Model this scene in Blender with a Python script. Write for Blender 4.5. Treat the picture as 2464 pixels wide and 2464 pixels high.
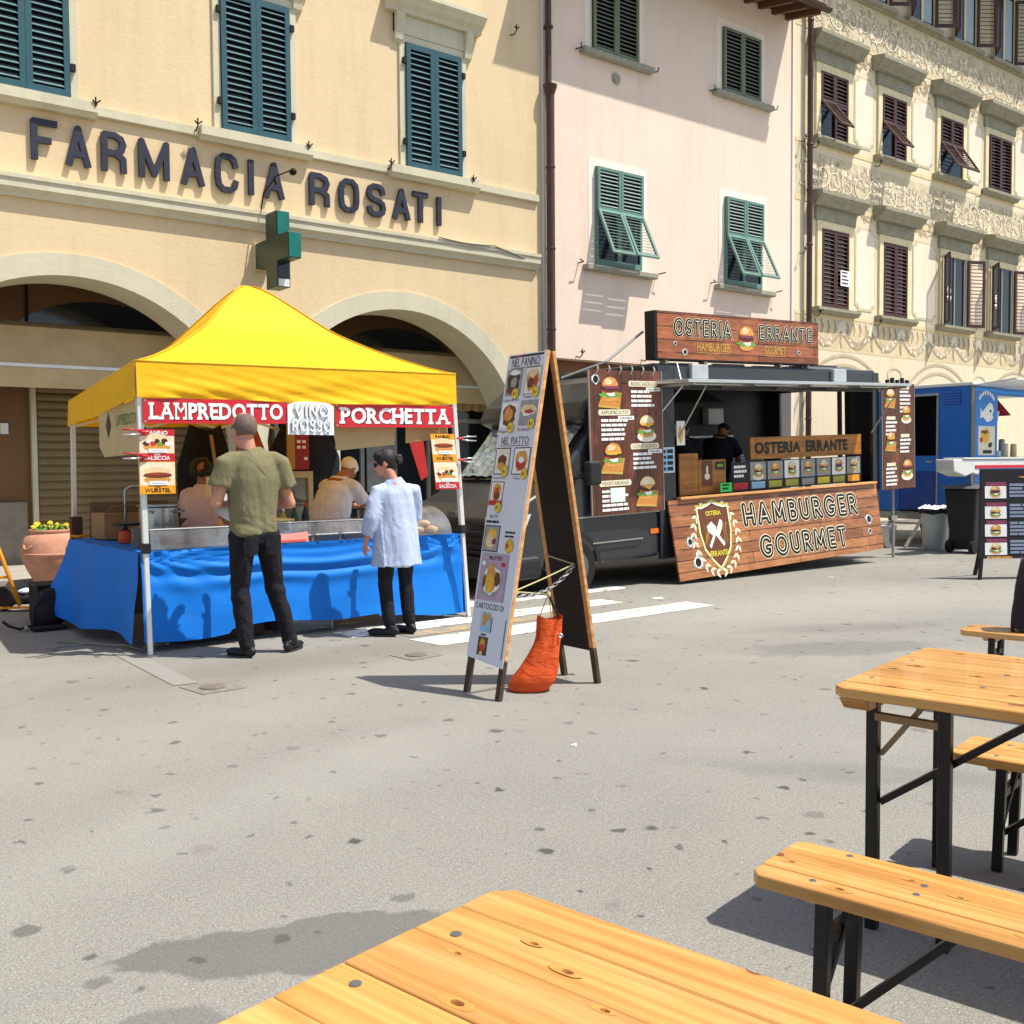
import bpy, bmesh, math, random
from mathutils import Vector, Matrix, noise
random.seed(7)
R = math.radians
for o in list(bpy.data.objects):
    bpy.data.objects.remove(o)
SC = bpy.context.scene
COL = SC.collection

# ------------------------------------------------------------------ camera
YAW, PITCH, ROLL = R(37.8), R(2.62), R(0.41)
CAM_Z = 1.45
_fw0 = Vector((math.sin(YAW), math.cos(YAW), 0)); _rt0 = Vector((math.cos(YAW), -math.sin(YAW), 0)); _up0 = Vector((0, 0, 1))
_fw = _fw0 * math.cos(PITCH) - _up0 * math.sin(PITCH)
_up1 = _up0 * math.cos(PITCH) + _fw0 * math.sin(PITCH)
_rt = _rt0 * math.cos(ROLL) - _up1 * math.sin(ROLL)
_up = _up1 * math.cos(ROLL) + _rt0 * math.sin(ROLL)
cd = bpy.data.cameras.new('camera'); cam = bpy.data.objects.new('camera', cd); COL.objects.link(cam)
cd.sensor_width = 36; cd.sensor_fit = 'HORIZONTAL'; cd.lens = 36 * 2470 / 2464; cd.clip_start = 0.05; cd.clip_end = 400
_b = -_fw
cam.matrix_world = Matrix(((_rt.x, _up.x, _b.x, 0), (_rt.y, _up.y, _b.y, 0), (_rt.z, _up.z, _b.z, CAM_Z), (0, 0, 0, 1)))
SC.camera = cam

# ------------------------------------------------------------------ sky, sun, exposure
SUN = Vector((0.327, -0.393, 1.0)).normalized()          # towards the sun
W = bpy.data.worlds.new('World'); SC.world = W; W.use_nodes = True
nt = W.node_tree; nt.nodes.clear()
sky = nt.nodes.new('ShaderNodeTexSky'); sky.sky_type = 'NISHITA'; sky.sun_disc = False
sky.sun_elevation = math.asin(SUN.z); sky.sun_rotation = math.atan2(SUN.x, SUN.y)
sky.air_density = 1.0; sky.dust_density = 1.6; sky.ozone_density = 0.8
bg = nt.nodes.new('ShaderNodeBackground'); bg.inputs['Strength'].default_value = 0.125
out = nt.nodes.new('ShaderNodeOutputWorld')
nt.links.new(sky.outputs[0], bg.inputs['Color']); nt.links.new(bg.outputs[0], out.inputs['Surface'])
sl = bpy.data.lights.new('sun', 'SUN'); sl.energy = 4.6; sl.angle = R(0.53); sl.color = (1.0, 0.95, 0.86)
so = bpy.data.objects.new('sun', sl); COL.objects.link(so); so.location = (5, -10, 30)
so.rotation_euler = (-SUN).to_track_quat('-Z', 'Y').to_euler()
SC.view_settings.view_transform = 'Standard'; SC.view_settings.look = 'None'
SC.view_settings.exposure = 0.40; SC.view_settings.gamma = 1.0
SC.view_settings.use_curve_mapping = False
SC.render.engine = 'CYCLES'
SC.cycles.max_bounces = 6; SC.cycles.diffuse_bounces = 3; SC.cycles.glossy_bounces = 2; SC.cycles.transparent_max_bounces = 10
SC.cycles.use_denoising = True
try: SC.cycles.denoiser = 'OPENIMAGEDENOISE'
except Exception: pass

# ------------------------------------------------------------------ materials
MATS = {}
def lin(h):
    if isinstance(h, str):
        v = [int(h[i:i + 2], 16) / 255 for i in (0, 2, 4)]
        return tuple(c / 12.92 if c <= 0.04045 else ((c + 0.055) / 1.055) ** 2.4 for c in v)
    return h
class NB:
    def __init__(s, m):
        m.use_nodes = True; s.t = m.node_tree; s.t.nodes.clear(); s.m = m
    def n(s, kind, **kw):
        nd = s.t.nodes.new('ShaderNode' + kind)
        for k, v in kw.items():
            if k.startswith('i_'):
                key = k[2:]
                nd.inputs[int(key) if key.isdigit() else key.replace('_', ' ')].default_value = v
            else: setattr(nd, k, v)
        return nd
    def l(s, a, b): s.t.links.new(a, b)
    def coord(s, kind='Object', scale=(1, 1, 1), loc=(0, 0, 0), rot=(0, 0, 0)):
        tc = s.n('TexCoord'); mp = s.n('Mapping')
        mp.inputs['Scale'].default_value = scale; mp.inputs['Location'].default_value = loc; mp.inputs['Rotation'].default_value = rot
        s.l(tc.outputs[kind], mp.inputs['Vector']); return mp.outputs[0]
    def noise(s, vec, scale=5, detail=4, rough=.55, dist=0):
        nd = s.n('TexNoise'); nd.inputs['Scale'].default_value = scale; nd.inputs['Detail'].default_value = detail
        nd.inputs['Roughness'].default_value = rough; nd.inputs['Distortion'].default_value = dist
        s.l(vec, nd.inputs['Vector']); return nd.outputs['Fac']
    def ramp(s, fac, stops):
        r = s.n('ValToRGB'); e = r.color_ramp.elements
        while len(e) > 1: e.remove(e[-1])
        e[0].position = stops[0][0]; e[0].color = (*stops[0][1], 1)
        for p, c in stops[1:]:
            k = e.new(p); k.color = (*c, 1)
        s.l(fac, r.inputs['Fac']); return r.outputs['Color']
    def rampv(s, fac, a, b, lo=0., hi=1.):
        m = s.n('MapRange'); m.inputs['From Min'].default_value = a; m.inputs['From Max'].default_value = b
        m.inputs['To Min'].default_value = lo; m.inputs['To Max'].default_value = hi
        s.l(fac, m.inputs['Value']); return m.outputs[0]
    def mix(s, fac, a, b, mode='MIX'):
        m = s.n('Mix', data_type='RGBA', blend_type=mode)
        for i, v in ((0, fac), (6, a), (7, b)):
            if hasattr(v, 'links') or hasattr(v, 'is_linked'): s.l(v, m.inputs[i])
            else: m.inputs[i].default_value = v if i == 0 else (*v, 1)
        return m.outputs[2]
    def math(s, op, a, b=0.):
        m = s.n('Math', operation=op)
        for i, v in ((0, a), (1, b)):
            if hasattr(v, 'is_linked'): s.l(v, m.inputs[i])
            else: m.inputs[i].default_value = v
        return m.outputs[0]
    def bump(s, h, strength=.3, dist=.01):
        b = s.n('Bump'); b.inputs['Strength'].default_value = strength; b.inputs['Distance'].default_value = dist
        s.l(h, b.inputs['Height']); return b.outputs[0]
    def pbr(s, col, rough=.6, metal=0, normal=None, spec=.4, alpha=None, coat=0, extra=None):
        p = s.n('BsdfPrincipled')
        for k, v in (('Base Color', col), ('Roughness', rough), ('Metallic', metal), ('Specular IOR Level', spec), ('Alpha', alpha), ('Coat Weight', coat)):
            if v is None: continue
            if hasattr(v, 'is_linked'): s.l(v, p.inputs[k])
            else: p.inputs[k].default_value = (*v, 1) if k == 'Base Color' else v
        if normal is not None: s.l(normal, p.inputs['Normal'])
        o = s.n('OutputMaterial')
        s.l(p.outputs[0], o.inputs['Surface']); s.p = p; s.o = o
        return p
def newmat(name):
    m = bpy.data.materials.new(name); MATS[name] = m; return NB(m)
def mat(name, col, rough=.6, metal=0, var=.1, scale=8., bump=0., bscale=80., spec=.4, coat=0, stretch=(1, 1, 1)):
    if name in MATS: return MATS[name]
    c = lin(col); b = newmat(name)
    v = b.coord('Object', stretch)
    f = b.noise(v, scale, 5, .6)
    lo = tuple(max(0, x * (1 - var)) for x in c); hi = tuple(min(1, x * (1 + var)) for x in c)
    cc = b.ramp(f, [(.3, lo), (.7, hi)])
    nrm = b.bump(b.noise(v, bscale, 3), bump, .01) if bump else None
    b.pbr(cc, rough, metal, nrm, spec, coat=coat)
    return b.m
def plaster(name, col, dark, var=.06, bump=.25):
    b = newmat(name); c = lin(col); d = lin(dark)
    v = b.coord('Object'); big = b.noise(v, .55, 6, .62, .4); fine = b.noise(v, 9, 5, .6)
    strk = b.noise(b.coord('Object', (2.2, 2.2, .22)), 1.6, 5, .65)
    base = b.mix(b.rampv(big, .32, .68), c, tuple(x * (1 - var * 1.8) for x in c))
    base = b.mix(b.rampv(strk, .50, .82, 0, .60), base, d)
    base = b.mix(b.rampv(fine, .35, .75, 0, .22), base, tuple(min(1, x * 1.05) for x in c))
    spots = b.noise(v, 34, 3, .7)
    base = b.mix(b.rampv(spots, .70, .80, 0, .35), base, d)
    h = b.math('ADD', b.noise(v, 26, 4), b.math('MULTIPLY', fine, 1.4))
    b.pbr(base, .88, 0, b.bump(h, bump, .012), .2)
    return b.m
def fabric(name, col, transl=.35, var=.06, wscale=3, bump=.25):
    b = newmat(name); c = lin(col)
    v = b.coord('Object'); f = b.noise(v, 4, 4)
    cc = b.ramp(f, [(.3, tuple(x * (1 - var) for x in c)), (.7, tuple(min(1, x * (1 + var)) for x in c))])
    nrm = b.bump(b.math('ADD', b.noise(b.coord('Object', (1, 1, 2.2)), wscale, 5, .6, .5), b.math('MULTIPLY', b.noise(v, 220, 2), .12)), bump, .04)
    p = b.pbr(cc, .62, 0, nrm, .3)
    if transl:
        t = b.n('BsdfTranslucent'); b.l(cc, t.inputs['Color'])
        ms = b.n('MixShader'); ms.inputs[0].default_value = transl
        b.l(p.outputs[0], ms.inputs[1]); b.l(t.outputs[0], ms.inputs[2]); b.l(ms.outputs[0], b.o.inputs['Surface'])
    return b.m
def clothing(name, col, fold=.5, fs=9., var=.10):
    b = newmat(name); c = lin(col); v = b.coord('Object')
    f = b.noise(v, 7, 4); w = b.noise(v, 340, 2); g = b.noise(b.coord('Object', (1, 1, .45), (0, 0, 0), (0, .25, 0)), fs, 4, .55, .9)
    col_ = b.ramp(f, [(.3, tuple(x * (1 - var) for x in c)), (.7, tuple(min(1, x * (1 + var)) for x in c))]); col_ = b.mix(b.rampv(w, .35, .65, 0, .25), col_, tuple(x * .6 for x in c))
    h = b.math('ADD', b.math('MULTIPLY', g, 1.), b.math('MULTIPLY', w, .03)); b.pbr(col_, .88, 0, b.bump(h, fold, .05), .2); return b.m
def glassy(name, tint=(.92, .95, .95), amount=.14, rough=.04, haze=.10):
    b = newmat(name)
    tr = b.n('BsdfTransparent'); tr.inputs['Color'].default_value = (*tint, 1)
    gl = b.n('BsdfGlossy'); gl.inputs['Roughness'].default_value = rough
    df = b.n('BsdfDiffuse'); df.inputs['Color'].default_value = (.8, .82, .82, 1)
    fr = b.n('Fresnel'); fr.inputs['IOR'].default_value = 1.45
    m0 = b.n('MixShader'); sm = b.noise(b.coord('Object'), 5, 5)
    b.l(b.rampv(sm, .3, .8, haze * .4, haze * 1.6), m0.inputs[0]); b.l(tr.outputs[0], m0.inputs[1]); b.l(df.outputs[0], m0.inputs[2])
    m1 = b.n('MixShader'); b.l(b.math('ADD', fr.outputs[0], amount * .3), m1.inputs[0])
    b.l(m0.outputs[0], m1.inputs[1]); b.l(gl.outputs[0], m1.inputs[2])
    o = b.n('OutputMaterial'); b.l(m1.outputs[0], o.inputs['Surface'])
    return b.m
def timber(name, c1, c2, c3, rough=.42, grain=1., coat=.25, knots=True):
    """pine-like wood, grain along local x"""
    b = newmat(name)
    oi = b.n('ObjectInfo')
    tc = b.n('TexCoord'); add = b.n('VectorMath', operation='MULTIPLY_ADD')
    cmb = b.n('CombineXYZ'); b.l(oi.outputs['Random'], cmb.inputs[0]); b.l(oi.outputs['Random'], cmb.inputs[1]); b.l(oi.outputs['Random'], cmb.inputs[2])
    b.l(cmb.outputs[0], add.inputs[0]); add.inputs[1].default_value = (17.3, 9.1, 3.7); b.l(tc.outputs['Object'], add.inputs[2])
    mp = b.n('Mapping'); mp.inputs['Scale'].default_value = (.55, 9 * grain, 9 * grain); b.l(add.outputs[0], mp.inputs[0])
    f1 = b.noise(mp.outputs[0], 1.6, 5, .6, 1.6)
    mp2 = b.n('Mapping'); mp2.inputs['Scale'].default_value = (1.2, 60 * grain, 60 * grain); b.l(add.outputs[0], mp2.inputs[0])
    f2 = b.noise(mp2.outputs[0], 2.2, 4, .6, .3)
    mp3 = b.n('Mapping'); mp3.inputs['Scale'].default_value = (.35, 5 * grain, 5 * grain); b.l(add.outputs[0], mp3.inputs[0])
    wv = b.n('TexWave', wave_type='RINGS'); wv.inputs['Scale'].default_value = 1.7; wv.inputs['Distortion'].default_value = 5; wv.inputs['Detail'].default_value = 3
    b.l(mp3.outputs[0], wv.inputs['Vector'])
    col = b.ramp(f1, [(.30, lin(c1)), (.52, lin(c2)), (.75, lin(c3))])
    col = b.mix(b.rampv(wv.outputs['Fac'], .55, 1., 0, .32), col, lin(c3))
    col = b.mix(b.rampv(f2, .50, .78, 0, .42), col, lin(c3))
    tone = b.rampv(oi.outputs['Random'], 0, 1, .80, 1.08)
    hsv = b.n('HueSaturation'); b.l(tone, hsv.inputs['Value']); b.l(col, hsv.inputs['Color']); col = hsv.outputs[0]
    if knots:
        mp4 = b.n('Mapping'); mp4.inputs['Scale'].default_value = (3.3, 5.6, .01); b.l(add.outputs[0], mp4.inputs[0])
        vo = b.n('TexVoronoi', feature='F1', voronoi_dimensions='2D'); vo.inputs['Scale'].default_value = 1.; vo.inputs['Randomness'].default_value = 1
        b.l(mp4.outputs[0], vo.inputs['Vector']); sp = b.n('SeparateColor'); b.l(vo.outputs['Color'], sp.inputs[0])
        gate = b.math('LESS_THAN', sp.outputs[0], .5); rr = b.rampv(sp.outputs[1], 0, 1, .035, .085); dd = b.math('DIVIDE', vo.outputs['Distance'], rr)
        col = b.mix(b.math('MULTIPLY', gate, b.rampv(dd, 3.4, 1., 0, .55)), col, lin(c3))
        col = b.mix(b.math('MULTIPLY', gate, b.rampv(dd, 1.12, .95, 0, .9)), col, lin('54290E'))
        col = b.mix(b.math('MULTIPLY', gate, b.rampv(dd, .86, .74, 0, .75)), col, lin('8E4E1E'))
    nrm = b.bump(b.math('ADD', f2, b.math('MULTIPLY', f1, .6)), .18, .004)
    b.pbr(col, b.rampv(f2, .2, .8, rough - .08, rough + .12), 0, nrm, .4, coat=coat)
    return b.m
def printed_planks(name, c1, c2, c3, row=.17, length=1.6, axis='X'):
    """printed photograph of wooden boards (flat print), boards run along local x (or z)"""
    b = newmat(name)
    rot = (0, 0, 0)
    tc = b.n('TexCoord'); sep = b.n('SeparateXYZ'); b.l(tc.outputs['Object'], sep.inputs[0])
    cmb = b.n('CombineXYZ')
    if axis == 'X': b.l(sep.outputs[0], cmb.inputs[0]); b.l(sep.outputs[2], cmb.inputs[1])
    elif axis == 'Z': b.l(sep.outputs[2], cmb.inputs[0]); b.l(sep.outputs[0], cmb.inputs[1])
    else: b.l(sep.outputs[2], cmb.inputs[0]); b.l(sep.outputs[1], cmb.inputs[1])
    br = b.n('TexBrick'); br.offset = .37; br.inputs['Scale'].default_value = 1
    br.inputs['Brick Width'].default_value = length; br.inputs['Row Height'].default_value = row; br.inputs['Mortar Size'].default_value = .006
    br.inputs['Color1'].default_value = (*lin(c1), 1); br.inputs['Color2'].default_value = (*lin(c2), 1); br.inputs['Mortar'].default_value = (*tuple(x * .25 for x in lin(c3)), 1)
    b.l(cmb.outputs[0], br.inputs['Vector'])
    mp = b.n('Mapping'); mp.inputs['Scale'].default_value = (1.2, 16, 1); b.l(cmb.outputs[0], mp.inputs[0])
    g = b.noise(mp.outputs[0], 2.2, 6, .65, 1.4)
    col = b.mix(b.rampv(g, .42, .75, 0, .75), br.outputs['Color'], lin(c3))
    mp2 = b.n('Mapping'); mp2.inputs['Scale'].default_value = (1.1, 3, 1); b.l(cmb.outputs[0], mp2.inputs[0])
    col = b.mix(b.rampv(b.noise(mp2.outputs[0], 2.4, 4), .5, .75, 0, .55), col, tuple(min(1, x * 1.5) for x in lin(c1)))
    b.pbr(col, .38, 0, None, .45)
    return b.m

# ------------------------------------------------------------------ mesh building
ORG = {}
class MB:
    def __init__(s): s.v = []; s.f = []; s.m = []; s.mi = 0
    def add(s, vs, fs):
        o = len(s.v); s.v += [tuple(v) for v in vs]; s.f += [tuple(i + o for i in f) for f in fs]; s.m += [s.mi] * len(fs); return s
    def box(s, x0, x1, y0, y1, z0, z1):
        vs = [(x0, y0, z0), (x1, y0, z0), (x1, y1, z0), (x0, y1, z0), (x0, y0, z1), (x1, y0, z1), (x1, y1, z1), (x0, y1, z1)]
        return s.add(vs, [(0, 3, 2, 1), (4, 5, 6, 7), (0, 1, 5, 4), (1, 2, 6, 5), (2, 3, 7, 6), (3, 0, 4, 7)])
    def bar(s, p, q, w, h, up=(0, 0, 1)):
        p, q = Vector(p), Vector(q); d = (q - p).normalized(); u = Vector(up)
        if abs(d.dot(u)) > .98: u = Vector((0, 1, 0))
        r = d.cross(u).normalized() * (w / 2); t = r.cross(d).normalized() * (h / 2)
        vs = [p - r - t, p + r - t, p + r + t, p - r + t, q - r - t, q + r - t, q + r + t, q - r + t]
        return s.add(vs, [(0, 1, 2, 3), (7, 6, 5, 4), (0, 4, 5, 1), (1, 5, 6, 2), (2, 6, 7, 3), (3, 7, 4, 0)])
    def tube(s, pts, r, n=8, cap=True, flat=1.):
        pts = [Vector(p) for p in pts]; rs = r if isinstance(r, (list, tuple)) else [r] * len(pts)
        prev = None; rings = []
        for i, p in enumerate(pts):
            a = pts[max(0, i - 1)]; c = pts[min(len(pts) - 1, i + 1)]; d = (c - a)
            d = d.normalized() if d.length > 1e-9 else Vector((0, 0, 1))
            if prev is None:
                u = Vector((0, 0, 1)) if abs(d.z) < .9 else Vector((1, 0, 0)); x = d.cross(u).normalized()
            else:
                x = (prev - d * prev.dot(d));  x = x.normalized() if x.length > 1e-6 else d.orthogonal().normalized()
            prev = x; y = d.cross(x)
            rings.append([p + (x * math.cos(2 * math.pi * k / n) + y * math.sin(2 * math.pi * k / n) * flat) * rs[i] for k in range(n)])
        vs = [v for rg in rings for v in rg]; fs = []
        for i in range(len(rings) - 1):
            for k in range(n):
                a = i * n + k; b2 = i * n + (k + 1) % n
                fs.append((a, b2, b2 + n, a + n))
        if cap: fs.append(tuple(range(n - 1, -1, -1))); fs.append(tuple((len(rings) - 1) * n + k for k in range(n)))
        return s.add(vs, fs)
    def lathe(s, prof, c=(0, 0, 0), n=28, axis='Z', cap=True, sx=1., sy=1.):
        vs = []; fs = []
        for r, z in prof:
            for k in range(n):
                a = 2 * math.pi * k / n; x, y = r * math.cos(a) * sx, r * math.sin(a) * sy
                p = (x, y, z) if axis == 'Z' else ((z, x, y) if axis == 'X' else (x, z, y))
                vs.append((c[0] + p[0], c[1] + p[1], c[2] + p[2]))
        for i in range(len(prof) - 1):
            for k in range(n):
                a = i * n + k; b2 = i * n + (k + 1) % n; fs.append((a, b2, b2 + n, a + n))
        if cap:
            fs.append(tuple(range(n - 1, -1, -1))); fs.append(tuple((len(prof) - 1) * n + k for k in range(n)))
        return s.add(vs, fs)
    def grid(s, fn, nu, nv, closed=False):
        vs = [fn(i / nu, j / nv) for j in range(nv + 1) for i in range(nu + 1)]
        fs = [(j * (nu + 1) + i, j * (nu + 1) + i + 1, (j + 1) * (nu + 1) + i + 1, (j + 1) * (nu + 1) + i) for j in range(nv) for i in range(nu)]
        return s.add(vs, fs)
    def poly(s, pts): return s.add(pts, [tuple(range(len(pts)))])
    def prism(s, pts, d):
        """extrude polygon (3D points) by vector d"""
        d = Vector(d); n = len(pts); a = [Vector(p) for p in pts]
        return s.add(a + [p + d for p in a], [tuple(range(n - 1, -1, -1)), tuple(range(n, 2 * n))] + [(i, (i + 1) % n, n + (i + 1) % n, n + i) for i in range(n)])
    def ell(s, c, rx, ry, rz, nu=14, nv=9, rot=None):
        c = Vector(c); vs = []; fs = []
        for j in range(1, nv):
            t = math.pi * j / nv
            for k in range(nu):
                a = 2 * math.pi * k / nu
                p = Vector((rx * math.sin(t) * math.cos(a), ry * math.sin(t) * math.sin(a), rz * math.cos(t)))
                if rot is not None: p = rot @ p
                vs.append(c + p)
        top = Vector((0, 0, rz)); bot = Vector((0, 0, -rz))
        if rot is not None: top = rot @ top; bot = rot @ bot
        vs.append(c + top); vs.append(c + bot); T = len(vs) - 2; B = T + 1
        for j in range(nv - 2):
            for k in range(nu):
                a = j * nu + k; b2 = j * nu + (k + 1) % nu; fs.append((a, a + nu, b2 + nu, b2))
        for k in range(nu):
            fs.append((T, k, (k + 1) % nu)); fs.append((B, (nv - 2) * nu + (k + 1) % nu, (nv - 2) * nu + k))
        return s.add(vs, fs)
    def disc(s, c, ux, uy, rx, ry=None, n=20, wob=0., seed=0):
        c, ux, uy = Vector(c), Vector(ux), Vector(uy); ry = rx if ry is None else ry; rnd = random.Random(seed)
        return s.poly([c + ux * (rx * (1 + wob * (rnd.random() - .5)) * math.cos(2 * math.pi * k / n)) + uy * (ry * (1 + wob * (rnd.random() - .5)) * math.sin(2 * math.pi * k / n)) for k in range(n)])
    def mesh(s, name, mats, org=(0, 0, 0), smooth=False):
        me = bpy.data.meshes.new(name); o = Vector(org)
        me.from_pydata([(v[0] - o.x, v[1] - o.y, v[2] - o.z) for v in s.v], [], s.f)
        mats = mats if isinstance(mats, (list, tuple)) else [mats]
        for m in mats: me.materials.append(m)
        if len(mats) > 1:
            me.polygons.foreach_set('material_index', s.m)
        if smooth: me.polygons.foreach_set('use_smooth', [True] * len(me.polygons))
        me.update(); return me
    def build(s, name, mats, parent=None, smooth=False, bevel=0., org=None, segs=2, fixn=False, auto=None):
        o_ = ORG[parent.name] if parent is not None else Vector(org or (0, 0, 0))
        me = s.mesh(name, mats, o_, smooth)
        if fixn:
            bm = bmesh.new(); bm.from_mesh(me); bmesh.ops.recalc_face_normals(bm, faces=bm.faces); bm.to_mesh(me); bm.free()
        ob = bpy.data.objects.new(name, me); COL.objects.link(ob)
        if parent is not None: ob.parent = parent
        else: ob.location = o_
        ORG[ob.name] = o_
        if bevel:
            b = ob.modifiers.new('bevel', 'BEVEL'); b.width = bevel; b.segments = segs; b.limit_method = 'ANGLE'; b.angle_limit = R(35)
        if auto is not None:
            me.polygons.foreach_set('use_smooth', [True] * len(me.polygons))
            try: me.set_sharp_from_angle(angle=R(auto))
            except Exception: pass
        return ob
def tag(o, label=None, cat=None, group=None, kind=None):
    if label: o['label'] = label
    if cat: o['category'] = cat
    if group: o['group'] = group
    if kind: o['kind'] = kind
    return o
def thing(name, label, cat, loc=(0, 0, 0), group=None, rot=(0, 0, 0), local=False):
    """an Empty at the thing's base; parts are then given in world coordinates (or local ones)"""
    o = bpy.data.objects.new(name, None); COL.objects.link(o); o.location = loc; o.rotation_euler = rot
    o.empty_display_size = .1
    ORG[o.name] = Vector((0, 0, 0)) if local else Vector(loc)
    return tag(o, label, cat, group)
def inst(name, me, parent, loc=(0, 0, 0), rot=(0, 0, 0), sc=(1, 1, 1)):
    o = bpy.data.objects.new(name, me); COL.objects.link(o); o.parent = parent; o.location = loc; o.rotation_euler = rot; o.scale = sc
    ORG[o.name] = Vector((0, 0, 0)); return o
def copy_tree(o, parent=None):
    c = o.copy(); COL.objects.link(c); c.parent = parent
    for ch in o.children: copy_tree(ch, c)
    return c

# ------------------------------------------------------------------ lettering
_TXT = {}
def _raw(s, offset, extrude, shear):
    cu = bpy.data.curves.new('txt', 'FONT'); cu.body = s; cu.offset = offset; cu.extrude = extrude; cu.shear = shear
    cu.resolution_u = 3; cu.fill_mode = 'BOTH' if extrude else 'FRONT'
    ob = bpy.data.objects.new('txt', cu); me = ob.to_mesh()
    vs = [tuple(v.co) for v in me.vertices]; fs = [tuple(p.vertices) for p in me.polygons]
    ob.to_mesh_clear(); bpy.data.objects.remove(ob); bpy.data.curves.remove(cu)
    return vs, fs
_CH = {}
def text_mesh(s, offset=0., extrude=0., spacing=1., shear=0.):
    """word built glyph by glyph, so that each glyph can take the weight it stands"""
    key = (s, offset, extrude, spacing, shear)
    if key in _TXT: return _TXT[key]
    V, F = [], []; pen = 0.
    for ch in s:
        if ch == ' ': pen += .32 * spacing; continue
        k = (ch, offset, extrude, shear)
        if k not in _CH:
            base = _raw(ch, 0., 0., shear)[0]
            off = offset * (0. if ch in 'MW' else .6 if ch in 'AN' else 1.) if offset > 0 else offset
            _CH[k] = (_raw(ch, off, extrude, shear), min(v[0] for v in base), max(v[0] for v in base))
        (vs, fs), x0, x1 = _CH[k]; o = len(V)
        V += [(v[0] - x0 + pen, v[1], v[2]) for v in vs]; F += [tuple(i + o for i in f) for f in fs]
        pen += (x1 - x0) + .10 * spacing + (spacing - 1) * .35
    _TXT[key] = (V, F); return V, F
def text_into(mb, s, o, ux, uy, w, h, offset=0., extrude=0., spacing=1., shear=0., ref=None):
    """fit the text s into the w x h rectangle with lower-left corner o; ux right, uy up"""
    vs, fs = text_mesh(s, offset, extrude, spacing, shear)
    if not vs: return
    rv = text_mesh(*ref)[0] if ref else vs
    x0 = min(v[0] for v in rv); x1 = max(v[0] for v in rv); y0 = min(v[1] for v in rv); y1 = max(v[1] for v in rv)
    o, ux, uy = Vector(o), Vector(ux).normalized(), Vector(uy).normalized(); un = ux.cross(uy)
    kx = w / (x1 - x0); ky = h / (y1 - y0)
    mb.add([o + ux * ((v[0] - x0) * kx) + uy * ((v[1] - y0) * ky) + un * v[2] for v in vs], fs)
def text(name, s, o, ux, uy, w, h, m, parent, offset=0., extrude=0., spacing=1., shear=0.):
    mb = MB(); text_into(mb, s, o, ux, uy, w, h, offset, extrude, spacing, shear)
    return mb.build(name, m, parent)
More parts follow.
